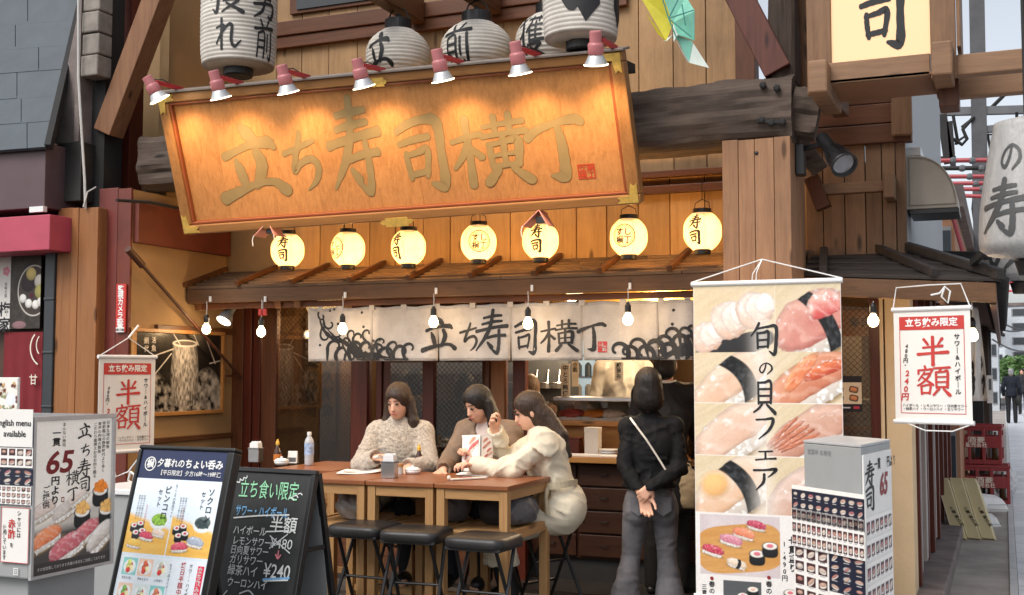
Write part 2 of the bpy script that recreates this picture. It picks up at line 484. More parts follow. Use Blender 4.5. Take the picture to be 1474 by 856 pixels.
BR = {
 '立': [[(.43,.97,.07),(.50,.90,.12),(.57,.82,.10)],[(.12,.62,.08),(.3,.68,.06),(.55,.75,.07),(.78,.76,.11),(.86,.70,.06)],[(.27,.56,.04),(.31,.44,.09),(.36,.22,.08)],[(.60,.64,.09),(.65,.5,.11),(.60,.34,.10),(.53,.22,.07)],[(.02,.08,.11),(.2,.14,.09),(.5,.23,.06),(.78,.25,.07),(.95,.13,.11)]],
 'ち': [[(.05,.66,.07),(.4,.74,.07),(.8,.84,.06)],[(.50,.98,.08),(.44,.82,.09),(.32,.60,.09),(.24,.36,.09),(.42,.48,.08),(.70,.54,.09),(.84,.40,.10),(.74,.18,.08),(.50,.02,.02)]],
 '寿': [[(.26,.86,.05),(.55,.89,.06),(.76,.90,.05)],[(.22,.71,.05),(.5,.75,.06),(.78,.77,.05)],[(.05,.54,.07),(.5,.61,.06),(.95,.66,.08)],[(.52,1.02,.08),(.47,.70,.08),(.33,.40,.09),(.05,.08,.03)],[(.30,.36,.05),(.6,.42,.06),(.90,.44,.06)],[(.70,.54,.07),(.71,.25,.08),(.66,.02,.08),(.48,.12,.03)],[(.40,.26,.05),(.50,.15,.09)]],
 '司': [[(.08,.84,.07),(.3,.93,.08),(.60,.98,.08),(.84,.92,.12),(.85,.5,.10),(.83,.06,.12),(.60,.08,.04)],[(.10,.66,.06),(.35,.71,.07),(.64,.74,.07)],[(.20,.52,.06),(.21,.36,.07),(.24,.18,.06)],[(.18,.49,.05),(.4,.53,.06),(.60,.55,.08),(.54,.2,.06)],[(.22,.22,.06),(.4,.24,.06),(.57,.26,.06)]],
 '横': [[(.02,.66,.05),(.2,.71,.06),(.40,.75,.06)],[(.22,.98,.07),(.23,.5,.06),(.22,.02,.08)],[(.22,.64,.06),(.13,.44,.06),(.01,.28,.04)],[(.25,.56,.05),(.38,.42,.07)],[(.46,.84,.05),(.7,.87,.05),(.96,.89,.06)],[(.60,.98,.06),(.60,.72,.05)],[(.80,1.0,.06),(.79,.74,.05)],[(.42,.70,.05),(.7,.73,.05),(.99,.75,.07)],[(.50,.58,.06),(.52,.26,.05)],[(.50,.58,.05),(.7,.61,.05),(.88,.62,.08),(.86,.28,.06)],[(.52,.42,.04),(.86,.45,.04)],[(.52,.27,.05),(.87,.29,.05)],[(.69,.72,.06),(.69,.28,.05)],[(.58,.22,.07),(.44,.04,.09)],[(.78,.23,.05),(.9,.12,.08),(.99,.04,.09)]],
 '丁': [[(.03,.70,.10),(.2,.80,.09),(.5,.88,.07),(.85,.93,.10),(.97,.88,.09)],[(.55,.88,.06),(.60,.6,.11),(.61,.3,.12),(.58,.08,.13),(.36,.10,.03)]],
 '半': [[(.22,.92,.07),(.34,.74,.07)],[(.80,.94,.08),(.66,.72,.04)],[(.20,.62,.06),(.5,.65,.06),(.80,.68,.08)],[(.03,.38,.08),(.5,.42,.07),(.96,.45,.10)],[(.50,1.0,.08),(.50,.5,.08),(.50,.0,.09)]],
 '額': [[(.25,1.0,.05),(.28,.9,.06)],[(.06,.86,.05),(.06,.74,.05)],[(.06,.86,.05),(.3,.88,.05),(.46,.89,.06),(.42,.76,.04)],[(.24,.80,.04),(.06,.52,.04)],[(.20,.72,.04),(.40,.74,.06),(.26,.52,.05),(.03,.34,.04)],[(.18,.62,.04),(.48,.38,.07)],[(.14,.34,.05),(.15,.06,.05)],[(.14,.33,.05),(.40,.36,.05),(.38,.08,.05)],[(.15,.1,.05),(.39,.11,.05)],[(.52,.93,.05),(.98,.96,.06)],[(.74,.94,.05),(.68,.82,.05)],[(.58,.80,.05),(.59,.28,.05)],[(.58,.80,.05),(.8,.81,.05),(.92,.82,.06),(.91,.29,.06)],[(.59,.64,.04),(.91,.65,.04)],[(.59,.47,.04),(.91,.48,.04)],[(.59,.30,.05),(.91,.31,.05)],[(.66,.24,.06),(.50,.04,.05)],[(.80,.24,.05),(.97,.04,.09)]],
 '旬': [[(.32,.98,.07),(.20,.78,.06),(.04,.60,.03)],[(.26,.82,.05),(.6,.87,.06),(.90,.87,.09),(.90,.4,.09),(.84,.03,.09),(.66,.12,.03)],[(.26,.68,.06),(.27,.22,.06)],[(.26,.67,.05),(.5,.70,.06),(.64,.71,.07),(.62,.24,.06)],[(.27,.46,.05),(.62,.48,.05)],[(.27,.25,.05),(.62,.27,.05)]],
 'の': [[(.52,.80,.06),(.44,.45,.07),(.28,.18,.08),(.12,.35,.07),(.22,.66,.06),(.52,.84,.06),(.82,.68,.08),(.86,.38,.09),(.58,.08,.04)]],
 '貝': [[(.24,.95,.06),(.25,.30,.07)],[(.24,.94,.05),(.5,.95,.06),(.78,.96,.08),(.77,.32,.08)],[(.26,.74,.05),(.76,.75,.05)],[(.26,.53,.05),(.76,.54,.05)],[(.25,.33,.06),(.77,.34,.06)],[(.40,.28,.07),(.25,.14,.06),(.03,.02,.04)],[(.60,.26,.06),(.95,.0,.11)]],
 'フ': [[(.15,.85,.06),(.5,.87,.06),(.85,.88,.10),(.70,.45,.09),(.25,.05,.03)]],
 'ェ': [[(.22,.56,.06),(.80,.60,.07)],[(.5,.56,.07),(.5,.2,.07)],[(.08,.10,.07),(.5,.16,.06),(.94,.20,.09)]],
 'ア': [[(.08,.82,.07),(.5,.84,.06),(.90,.88,.10),(.75,.68,.06),(.6,.56,.03)],[(.46,.66,.08),(.42,.35,.08),(.15,.04,.03)]],
 'れ': [[(.25,.95,.07),(.25,.03,.08)],[(.05,.68,.05),(.35,.74,.06),(.05,.2,.05)],[(.1,.3,.05),(.45,.72,.07),(.64,.74,.09),(.62,.3,.09),(.74,.1,.08),(.97,.28,.04)]],
 '前': [[(.28,.98,.06),(.38,.84,.07)],[(.72,1.,.07),(.60,.84,.04)],[(.02,.74,.07),(.5,.79,.06),(.98,.82,.09)],[(.18,.64,.05),(.14,.04,.06)],[(.18,.64,.05),(.48,.66,.06),(.47,.04,.07)],[(.18,.46,.05),(.47,.47,.05)],[(.17,.28,.05),(.47,.29,.05)],[(.64,.62,.06),(.64,.22,.06)],[(.86,.70,.07),(.87,.04,.08),(.72,.1,.03)]],
 '獲': [[(.30,1.0,.06),(.05,.78,.05)],[(.08,.98,.05),(.28,.70,.07),(.24,.02,.08),(.10,.08,.03)],[(.28,.6,.05),(.03,.34,.04)],[(.42,.92,.05),(.98,.95,.06)],[(.56,1.0,.05),(.56,.84,.05)],[(.82,1.0,.05),(.82,.85,.05)],[(.56,.82,.05),(.42,.6,.05)],[(.52,.72,.05),(.52,.36,.06)],[(.52,.74,.04),(.94,.76,.05)],[(.54,.62,.04),(.90,.63,.04)],[(.54,.50,.04),(.90,.51,.04)],[(.52,.38,.05),(.97,.40,.06)],[(.72,.84,.05),(.72,.38,.05)],[(.44,.28,.05),(.86,.31,.07),(.40,.0,.04)],[(.52,.22,.05),(.98,.0,.10)]],
 '男': [[(.2,.95,.06),(.22,.5,.06)],[(.2,.94,.06),(.8,.97,.08),(.78,.52,.06)],[(.2,.74,.05),(.78,.76,.05)],[(.5,.95,.05),(.5,.54,.05)],[(.2,.54,.05),(.8,.56,.05)],[(.08,.36,.07),(.9,.42,.08),(.84,.06,.10),(.66,.08,.04)],[(.52,.5,.06),(.4,.2,.08),(.08,.0,.04)]],
}
def brush(ch,wscale=1.0,wob=0.06,n=7):
    V,F = [],[]
    for st in BR[ch]:
        v,f = ribbon(st,wscale,n,wob)
        b = len(V)
        V += v; F += [tuple(i + b for i in q) for q in f]
    return V,F
def place(geom,ox,oy,sx,sy=None,shear=0.0,rot=0.0):
    sy = sx if sy is None else sy
    c,s = math.cos(rot),math.sin(rot)
    out = []
    for x,y in geom[0]:
        x,y = x * sx + y * sy * shear,y * sy
        out.append((ox + x * c - y * s,oy + x * s + y * c))
    return out,geom[1]
def merge(gs):
    V,F = [],[]
    for v,f in gs:
        b = len(V); V += list(v); F += [tuple(i + b for i in q) for q in f]
    return V,F
def brush_row(text,x0,y0,size,gap=1.05,ws=1.0,sy=None):
    return merge([place(brush(c,ws),x0 + i * size * gap,y0,size,sy) for i,c in enumerate(text)])
def brush_col(text,x0,y0,size,gap=1.08,ws=1.0,sx=None):
    return merge([place(brush(c,ws),x0,y0 - (i + 1) * size * gap,sx or size,size) for i,c in enumerate(text)])
_tc = {}
def font(body,size=1.0,bold=0.0,align='LEFT',line=1.0,res=3,sx=1.0):
    """writing set in the built-in typeface -> flat geometry, first baseline at y=0"""
    key = (body,round(bold,4),align,line,res)
    if key not in _tc:
        c = bpy.data.curves.new('writing','FONT')
        c.body = body; c.size = 1.0; c.offset = bold; c.align_x = align; c.space_line = line; c.resolution_u = res
        c.fill_mode = 'FRONT' if c.dimensions == '2D' else 'FULL'
        o = bpy.data.objects.new('writing',c)
        col.objects.link(o)
        dg = bpy.context.evaluated_depsgraph_get()
        me = bpy.data.meshes.new_from_object(o.evaluated_get(dg))
        g = ([(v.co.x,v.co.y) for v in me.vertices],[tuple(p.vertices) for p in me.polygons])
        bpy.data.objects.remove(o); bpy.data.curves.remove(c); bpy.data.meshes.remove(me)
        _tc[key] = g
    g = _tc[key]
    return [(x * size * sx,y * size) for x,y in g[0]],g[1]
def at2(geom,x,y,rot=0.0,shear=0.0):
    return place(geom,x,y,1,1,shear,rot)
def vfont(text,size,bold=0.0,line=1.0,sx=1.0):
    """vertical writing, top of the first character at y=0, centred on x=0"""
    t = text.replace('ー','｜').replace('〜','≀')
    g = font('\n'.join(t),size,bold,'CENTER',line * 1.13,2,sx)
    return [(x,y - 0.85 * size) for x,y in g[0]],g[1]
def rectg(x0,y0,x1,y1):
    return [(x0,y0),(x1,y0),(x1,y1),(x0,y1)],[(0,1,2,3)]
def frameg(x0,y0,x1,y1,t):
    return merge([rectg(x0,y0,x1,y0 + t),rectg(x0,y1 - t,x1,y1),rectg(x0,y0 + t,x0 + t,y1 - t),rectg(x1 - t,y0 + t,x1,y1 - t)])
def circleg(cx,cy,r,n=20):
    return [(cx + r * math.cos(2 * PI * k / n),cy + r * math.sin(2 * PI * k / n)) for k in range(n)],[tuple(range(n))]
def ringg(cx,cy,r,w,n=40):
    vs = [(cx + rr * math.cos(2 * PI * k / n),cy + rr * math.sin(2 * PI * k / n)) for rr in (r - w / 2,r + w / 2) for k in range(n)]
    return vs,[(k,n + k,n + (k + 1) % n,(k + 1) % n) for k in range(n)]
def cut_x(geom,step):
    """slice flat writing by upright lines, so that it can follow a curved surface"""
    bm = bmesh.new()
    vs = [bm.verts.new((x,y,0)) for x,y in geom[0]]
    for f in geom[1]:
        try: bm.faces.new([vs[i] for i in f])
        except ValueError: pass
    xs = [v[0] for v in geom[0]]
    x = math.floor(min(xs) / step) * step + step
    while x < max(xs):
        bmesh.ops.bisect_plane(bm,geom=bm.verts[:] + bm.edges[:] + bm.faces[:],plane_co=(x,0,0),plane_no=(1,0,0),dist=1e-6)
        x += step
    bm.verts.index_update()
    g = ([(v.co.x,v.co.y) for v in bm.verts],[tuple(v.index for v in f.verts) for f in bm.faces])
    bm.free()
    return g
class Plane:
    """a flat face of a sign: o = lower left corner, ux / uy = unit vectors, n = towards the viewer"""
    def __init__(s,o,ux,uy):
        s.o,s.ux,s.uy = Vector(o),Vector(ux).normalized(),Vector(uy).normalized()
        s.n = s.ux.cross(s.uy).normalized()
        s.k = 0
    def fn(s,lift=0.002):
        return lambda x,y: s.o + s.ux * x + s.uy * y + s.n * lift
    def put(s,mb,geom,lift=0.002):
        return mb.flat(geom,s.fn(lift))
    def box(s,mb,x0,y0,x1,y1,d0,d1):
        """block on the face from depth d0 to d1 (positive = towards the viewer)"""
        q = [s.o + s.ux * x + s.uy * y for x,y in ((x0,y0),(x1,y0),(x1,y1),(x0,y1))]
        return mb.hexa([p + s.n * d0 for p in q] + [p + s.n * d1 for p in q])

# ------------------------------------------------------------------ printed pictures (a colour per point of a fine grid)
def vnoise(x,y,seed=0):
    """smooth value noise for arrays"""
    xi,yi = np.floor(x).astype(int),np.floor(y).astype(int)
    fx,fy = x - xi,y - yi
    fx,fy = fx * fx * (3 - 2 * fx),fy * fy * (3 - 2 * fy)
    def h(a,b):
        n = (a * 374761393 + b * 668265263 + seed * 1442695041) & 0x7fffffff
        n = ((n ^ (n >> 13)) * 1274126177) & 0x7fffffff
        return ((n ^ (n >> 16)) & 0xffff) / 65535.0
    return (h(xi,yi) * (1 - fx) + h(xi + 1,yi) * fx) * (1 - fy) + (h(xi,yi + 1) * (1 - fx) + h(xi + 1,yi + 1) * fx) * fy
def fbm(x,y,seed=0,o=4):
    s,a,t = 0,0.5,0
    for i in range(o):
        s = s + a * vnoise(x * 2 ** i,y * 2 ** i,seed + i); t += a; a *= 0.5
    return s / t
class Print:
    """y runs upward, units are metres on the paper"""
    def __init__(s,w,h,step=0.004,bgc='#ffffff'):
        s.w,s.h = w,h
        s.nx,s.ny = max(2,int(round(w / step)) + 1),max(2,int(round(h / step)) + 1)
        s.X,s.Y = np.meshgrid(np.linspace(0,w,s.nx),np.linspace(0,h,s.ny))
        s.c = np.zeros((s.ny,s.nx,3)) + np.array(srgb(bgc))
        s.seed = 1
        s.step = step
    def put(s,mask,colr):
        m = np.clip(mask,0,1)[...,None]
        c = np.array(srgb(colr)) if isinstance(colr,str) else np.asarray(colr)
        s.c = s.c * (1 - m) + c * m
    def rect(s,x0,y0,x1,y1,colr):
        s.put(((s.X >= x0) & (s.X <= x1) & (s.Y >= y0) & (s.Y <= y1)).astype(float),colr)
    def local(s,cx,cy,ang):
        c,n = math.cos(ang),math.sin(ang)
        return (s.X - cx) * c + (s.Y - cy) * n,-(s.X - cx) * n + (s.Y - cy) * c
    def ell(s,cx,cy,rx,ry,ang,colr,light=0.0,soft=None,clip=None,p=2.0):
        u,v = s.local(cx,cy,ang)
        d = (np.abs(u / rx) ** p + np.abs(v / ry) ** p) ** (1 / p)
        e = (soft or s.step / min(rx,ry)) + 1e-6
        m = np.clip((1 - d) / e + 0.5,0,1)
        if clip is not None: m = m * clip
        c = np.array(srgb(colr)) if isinstance(colr,str) else np.asarray(colr)
        if c.ndim == 1 and light:
            k = 1 + light * (0.6 * v / ry - 0.5 * d ** 2 + 0.2)
            c = np.clip(c[None,None] * k[...,None],0,1)
        s.put(m,c)
        return m
    def woodgrain(s,x0,y0,x1,y1,a='#e8d2a8',b='#d8bb88',ang=0.6):
        u,v = s.local(x0,y0,ang)
        n = fbm(u * 4,v * 60,s.seed); s.seed += 3
        m = ((s.X >= x0) & (s.X <= x1) & (s.Y >= y0) & (s.Y <= y1)).astype(float)
        c = np.array(srgb(a)) * n[...,None] + np.array(srgb(b)) * (1 - n[...,None])
        s.put(m,c)
        return m
    def rice(s,cx,cy,L,H,ang,clip):
        r = np.random.default_rng(s.seed); s.seed += 1
        sil = s.ell(cx,cy,L,H,ang,'#d9cfc4',0.3,clip=clip,p=3)
        for _ in range(70):
            a = r.uniform(-1,1); b = r.uniform(-1,1)
            x = cx + (a * L * .95) * math.cos(ang) - (b * H * .9) * math.sin(ang)
            y = cy + (a * L * .95) * math.sin(ang) + (b * H * .9) * math.cos(ang)
            g = r.uniform(.80,1.0)
            s.ell(x,y,L * .085,L * .045,r.uniform(0,3),(g * .92,g * .90,g * .86),0.25,clip=clip)
        return sil
    def topping(s,cx,cy,L,H,ang,base,edge,streak='#ffffff',ns=9,clip=None,bend=0.25,gloss=0.5):
        u,v = s.local(cx,cy,ang)
        v = v + bend * H * (u / L) ** 2
        s.seed += 5
        wob = (fbm(u / L * 3 + 9,v / H * 3,s.seed) - 0.5) * 0.22
        d = (np.abs(u / L) ** 2.6 + np.abs(v / H) ** 2.4) ** 0.4 + wob
        m = np.clip((1 - d) / 0.05,0,1)
        if clip is not None: m = m * clip
        n = fbm(u / L * 2.2 + 3,v / H * 1.6,s.seed + 2)
        st = 0.5 + 0.5 * np.sin((u / L * 1.0 + v / H * 0.45 + (n - .5) * 0.7) * ns * 2)
        st = np.clip((st - 0.72) * 3.2,0,1) * 0.24
        k = np.clip(0.5 + 0.5 * v / H + (n - 0.5) * 0.9,0,1)[...,None]
        c = np.array(srgb(edge)) * (1 - k) + np.array(srgb(base)) * k
        c = c * (1 - st[...,None]) + np.array(srgb(streak)) * st[...,None]
        hl = np.clip((fbm(u / L * 7,v / H * 3.5,s.seed + 4) - 0.62) * 7,0,1) * np.clip(v / H + 0.35,0,1) * gloss
        c = c * (1 - hl[...,None]) + hl[...,None]
        dark = np.clip((d - 0.75) * 2,0,0.45)[...,None]
        c = c * (1 - dark * 0.7)
        s.put(m,c)
        return m
    def band(s,cx,cy,W,H,ang,clip=None,bend=0.3):
        u,v = s.local(cx,cy,ang)
        u = u + bend * W * (v / H) ** 2 - bend * W * .4
        m = np.clip((1 - np.abs(u / W)) / 0.12,0,1) * np.clip((1 - np.abs(v / H)) / 0.06,0,1)
        if clip is not None: m = m * clip
        s.seed += 2
        n = np.clip((fbm(u / W * 2.5,v / H * 9,s.seed) - 0.45) * 1.6,0,1)[...,None]
        s.put(m,np.array(srgb('#17181b')) * (1 - n * .5) + np.array(srgb('#6b7076')) * n * 0.55)
    def nigiri(s,cx,cy,L,ang=0.5,base='#f2d2c0',edge='#d99b7e',streak='#fff2ea',nori=False,clip=None,H=None,gloss=.5,ns=9):
        H = H or L * 0.42
        ox,oy = math.sin(ang),-math.cos(ang)
        s.ell(cx + ox * H * .95,cy + oy * H * .95,L * .95,H * .35,ang,'#8d7048',0,soft=0.6,clip=clip)
        m1 = s.rice(cx + ox * H * .55,cy + oy * H * .55,L * .86,H * .62,ang,clip)
        m2 = s.topping(cx,cy,L,H * .72,ang,base,edge,streak,ns,clip,0.3,gloss)
        if nori: s.band(cx + math.cos(ang) * L * .15 + ox * H * .22,cy + math.sin(ang) * L * .15 + oy * H * .22,L * .18,H * 1.3,ang,np.maximum(m1,m2),1.7)
    def maki(s,cx,cy,r,top='#c23b46',clip=None):
        s.ell(cx,cy - r * .55,r,r * .75,0,'#202225',0.4,clip=clip,p=3)
        s.ell(cx,cy + r * .1,r,r * .55,0,'#1b1c1e',0,clip=clip)
        s.ell(cx,cy + r * .14,r * .86,r * .44,0,'#f1ece4',0.15,clip=clip)
        s.ell(cx,cy + r * .16,r * .42,r * .24,0,top,0.3,clip=clip)
    def mesh(s,name,plane,x0,y0,mat,parent,lift=0.002):
        s.c = np.clip(s.c * (.92 + .16 * fbm(s.X * 130,s.Y * 130,91,3))[...,None],0,1)
        V = np.zeros((s.ny * s.nx,3))
        o = np.array(plane.o) + np.array(plane.n) * lift
        V[:] = o + (s.X.ravel() + x0)[:,None] * np.array(plane.ux) + (s.Y.ravel() + y0)[:,None] * np.array(plane.uy)
        i = np.arange(s.ny * s.nx).reshape(s.ny,s.nx)
        F = np.stack([i[:-1,:-1],i[:-1,1:],i[1:,1:],i[1:,:-1]],-1).reshape(-1,4)
        return np_mesh(name,V,F,mat,parent,False,False,s.c.reshape(-1,3))
M['print'] = print_mat('print',0.45)
M['print_gloss'] = print_mat('print_gloss',0.25)
M['print_lit'] = print_mat('print_lit',0.4,0.22)

# ------------------------------------------------------------------ bodies: one smooth surface from a distance field
def surface(f,lo,hi,h):
    """surface nets over a sampled field: inside where f < 0"""
    nx,ny,nz = f.shape
    g = f < 0
    cnt = np.zeros((nx - 1,ny - 1,nz - 1),np.float32)
    pos = np.zeros((nx - 1,ny - 1,nz - 1,3),np.float32)
    sl = lambda o,n: slice(o,n - 1 + o)
    for ax in range(3):
        o1,o2 = [(1,2),(0,2),(0,1)][ax]
        for a in (0,1):
            for b in (0,1):
                s0 = [0,0,0]; s0[o1] = a; s0[o2] = b
                s1 = list(s0); s1[ax] = 1
                A = f[sl(s0[0],nx),sl(s0[1],ny),sl(s0[2],nz)]
                B = f[sl(s1[0],nx),sl(s1[1],ny),sl(s1[2],nz)]
                x = (A < 0) != (B < 0)
                t = np.where(x,A / np.where(x,A - B,1),0)
                cnt += x
                for d in range(3):
                    pos[...,d] += np.where(x,(t if d == ax else s0[d]),0)
    act = cnt > 0
    idx = -np.ones(act.shape,np.int64)
    idx[act] = np.arange(act.sum())
    ii = np.argwhere(act)
    V = (pos[act] / cnt[act][:,None] + ii) * h + np.array(lo)
    F = []
    for ax in range(3):
        a,b = [(1,2),(2,0),(0,1)][ax]
        n = [nx,ny,nz]
        r0 = [slice(1,n[0] - 1),slice(1,n[1] - 1),slice(1,n[2] - 1)]
        r0[ax] = slice(0,n[ax] - 1)
        r1 = list(r0); r1[ax] = slice(1,n[ax])
        A,B = g[tuple(r0)],g[tuple(r1)]
        for flip in (0,1):
            e = np.argwhere((A & ~B) if not flip else (~A & B))
            if not len(e): continue
            off = np.array([1,1,1]); off[ax] = 0
            e = e + off
            q = []
            for da,db in ((-1,-1),(0,-1),(0,0),(-1,0)):
                c = e.copy(); c[:,a] += da; c[:,b] += db
                q.append(idx[c[:,0],c[:,1],c[:,2]])
            q = np.stack(q,1)
            F.append(q[:,::-1] if flip else q)
    F = np.concatenate(F)
    return V,F[(F >= 0).all(1)]
class Field:
    def __init__(s,lo,hi,h):
        s.lo,s.h = np.array(lo,float),h
        n = np.ceil((np.array(hi) - s.lo) / h).astype(int) + 1
        s.ax = [s.lo[i] + np.arange(n[i]) * h for i in range(3)]
        s.f = np.full(n,1.0,np.float32)
    def block(s,lo,hi):
        r = []
        for i in range(3):
            a = int(np.clip(np.floor((lo[i] - s.lo[i]) / s.h),0,len(s.ax[i]) - 1))
            b = int(np.clip(np.ceil((hi[i] - s.lo[i]) / s.h) + 1,a + 1,len(s.ax[i])))
            r.append(slice(a,b))
        G = np.meshgrid(s.ax[0][r[0]],s.ax[1][r[1]],s.ax[2][r[2]],indexing='ij')
        return tuple(r),np.stack(G,-1).astype(np.float32)
    def merge(s,r,d,k):
        a = s.f[r]
        if k <= 0: s.f[r] = np.minimum(a,d); return
        h = np.clip(0.5 + 0.5 * (a - d) / k,0,1)
        s.f[r] = a * (1 - h) + d * h - k * h * (1 - h)
    def cap(s,a,b,ra,rb=None,k=0.02):
        rb = ra if rb is None else rb
        a,b = np.array(a,np.float32),np.array(b,np.float32)
        m = max(ra,rb) + k + 3 * s.h
        r,p = s.block(np.minimum(a,b) - m,np.maximum(a,b) + m)
        ab = b - a
        t = np.clip(((p - a) @ ab) / max(float(ab @ ab),1e-9),0,1)
        d = np.linalg.norm(p - a - t[...,None] * ab,axis=-1) - (ra + (rb - ra) * t)
        s.merge(r,d,k)
        return s
    def ell(s,c,rad,rot=None,k=0.02,cut=False):
        c,rad = np.array(c,np.float32),np.array(rad,np.float32)
        m = rad.max() + k + 3 * s.h
        r,p = s.block(c - m,c + m)
        q = p - c
        if rot is not None: q = q @ np.array(rot,np.float32)
        l = np.linalg.norm(q / rad,axis=-1)
        g = np.linalg.norm(q / rad ** 2,axis=-1) + 1e-6
        d = l * (l - 1) / g
        if cut:
            a = s.f[r]
            h = np.clip(0.5 - 0.5 * (a + d) / max(k,1e-6),0,1)
            s.f[r] = a * (1 - h) - d * h + k * h * (1 - h)
        else: s.merge(r,d,k)
        return s
    def grid(s):
        return np.stack(np.meshgrid(*s.ax,indexing='ij'),-1)
    def half(s,p0,n):
        """cut away the side that n points to"""
        n = np.array(n,float) / np.linalg.norm(n)
        d = (s.grid() - np.array(p0)) @ n
        s.f = np.maximum(s.f,d).astype(np.float32)
        return s
    def folds(s,amp,freq,seed=0,stretch=(1,1,1)):
        r_ = np.random.default_rng(seed)
        g = s.grid() * np.array(stretch)
        near = np.abs(s.f) < 0.06
        q = g[near]
        v = np.zeros(len(q))
        w = q + 0.05 * np.sin(q[:,[1,2,0]] * 9 + seed) + 0.02 * np.sin(q[:,[2,0,1]] * 23 + seed * 2)
        msk = np.clip(1.6 * vnoise(q[:,0] * 9 + seed,q[:,2] * 9 + q[:,1] * 5,seed) - .35,0,1)
        for i in range(5):
            d = r_.normal(size=3); d /= np.linalg.norm(d)
            fr = freq * (0.7 + 0.35 * i)
            v += (1 - np.abs(np.sin(w @ d * fr + r_.uniform(0,6)))) ** 2 / (1 + 0.4 * i)
        s.f[near] -= (amp * (v - 1.0) * msk).astype(np.float32)
        return s
    def rough(s,amp,freq,seed=0):
        near = np.abs(s.f) < 0.05
        q = s.grid()[near] * freq
        n = vnoise(q[:,0] + q[:,2] * .7,q[:,1] + q[:,2] * 1.3,seed) + vnoise(q[:,0] * 2 + q[:,2],q[:,1] * 2 - q[:,2] * 1.7,seed + 3) * .5
        s.f[near] -= (amp * (n - 0.75)).astype(np.float32)
        return s
    def strands(s,c,B,amp=.0035,fr=34):
        near = np.abs(s.f) < 0.04
        q = (s.grid()[near] - np.array(c)) @ B
        az = np.arctan2(q[:,0],-q[:,1]) + .25 * np.sin(q[:,2] * 17) * np.clip(-q[:,2] * 4,0,1)
        n = vnoise(az * fr / 2,q[:,2] * 5,3) + .6 * vnoise(az * fr,q[:,2] * 7 + 5,7)
        s.f[near] -= (amp * (n - .8)).astype(np.float32)
        return s
    def mesh(s):
        return surface(s.f,s.lo,None,s.h)
def V3(*a): return np.array(a,float)
def frame_of(fwd,up=(0,0,1)):
    f = np.array(fwd,float); f /= np.linalg.norm(f)
    u = np.array(up,float); u = u - f * (u @ f); u /= np.linalg.norm(u)
    rgt = np.cross(f,u)
    return np.stack([rgt,f,u],1)
def add_head(F,c,B,sc_=1.0,k=0.012):
    """c = centre of the head, B = frame (right, forward, up)"""
    w = lambda x,y,z: np.array(c) + B @ (np.array([x,y,z]) * sc_)
    e = lambda p_,r_,kk=k,cut=False: F.ell(w(*p_),np.array(r_) * sc_,B,kk,cut)
    e((0,-.012,.025),(.074,.092,.092))
    e((0,.016,-.035),(.060,.070,.078))
    e((0,.040,-.085),(.034,.036,.026),.02)
    e((0,.086,-.020),(.011,.014,.024),.012)
    e((0,.095,-.034),(.014,.012,.010),.008)
    e((.031,.088,.006),(.018,.014,.012),.01,True)
    e((-.031,.088,.006),(.018,.014,.012),.01,True)
    e((0,.083,-.062),(.022,.010,.008),.008)
    for s_ in (1,-1): e((.074 * s_,-.008,-.012),(.010,.020,.032),.006)
    return w
def add_hand(F,wrist,d,palm,side=1,curl=0.5,spread=0.12,sc_=1.0,k=0.004):
    """d = direction of the fingers, palm = direction the palm faces, side = which side the thumb leaves"""
    d = np.array(d,float); d /= np.linalg.norm(d)
    pn = np.array(palm,float); pn = pn - d * (pn @ d); pn /= np.linalg.norm(pn)
    s_ = np.cross(d,pn) * side
    w = np.array(wrist,float)
    base = []
    for i in range(4):
        off = (i - 1.5) * 0.0195 * sc_
        b = w + d * (0.088 - 0.006 * abs(i - 1.2)) * sc_ - s_ * off
        base.append(b)
        F.cap(w + d * 0.012 * sc_ - s_ * off * 0.7,b,0.013 * sc_,0.0105 * sc_,0.012)
    ln = [0.070,0.078,0.073,0.056]
    for i in range(4):
        a = curl * (0.9 + 0.12 * i)
        p = base[i]; cur = d - s_ * (i - 1.5) * spread * 0.5
        cur /= np.linalg.norm(cur)
        for j,fr in enumerate((.45,.31,.24)):
            ang = a * (0.75 + 0.3 * j)
            nd = cur * math.cos(ang) + pn * math.sin(ang)
            axis_p = pn * math.cos(ang) - cur * math.sin(ang)
            q = p + nd * ln[i] * fr * sc_
            F.cap(p,q,(0.0098 - 0.001 * j) * sc_,(0.009 - 0.001 * j) * sc_,k)
            p,cur,pn_ = q,nd,axis_p
            pn2 = pn_
            if j < 2: pn_keep = pn2
            pn = pn2
        pn = np.array(palm,float); pn = pn - d * (pn @ d); pn /= np.linalg.norm(pn)
    t0 = w + d * 0.022 * sc_ + s_ * 0.022 * sc_
    t1 = t0 + (d * 0.45 + s_ * 0.75 + pn * 0.35) * 0.040 * sc_
    t2 = t1 + (d * 0.85 + s_ * 0.25 + pn * 0.35) * 0.034 * sc_
    t3 = t2 + (d * 0.95 - s_ * 0.05 + pn * 0.35) * 0.026 * sc_
    F.cap(t0,t1,0.015 * sc_,0.0125 * sc_,0.008); F.cap(t1,t2,0.0115 * sc_,0.0105 * sc_,k); F.cap(t2,t3,0.0105 * sc_,0.0085 * sc_,k)
def bounds(pts,m):
    a = np.array(pts)
    return a.min(0) - m,a.max(0) + m
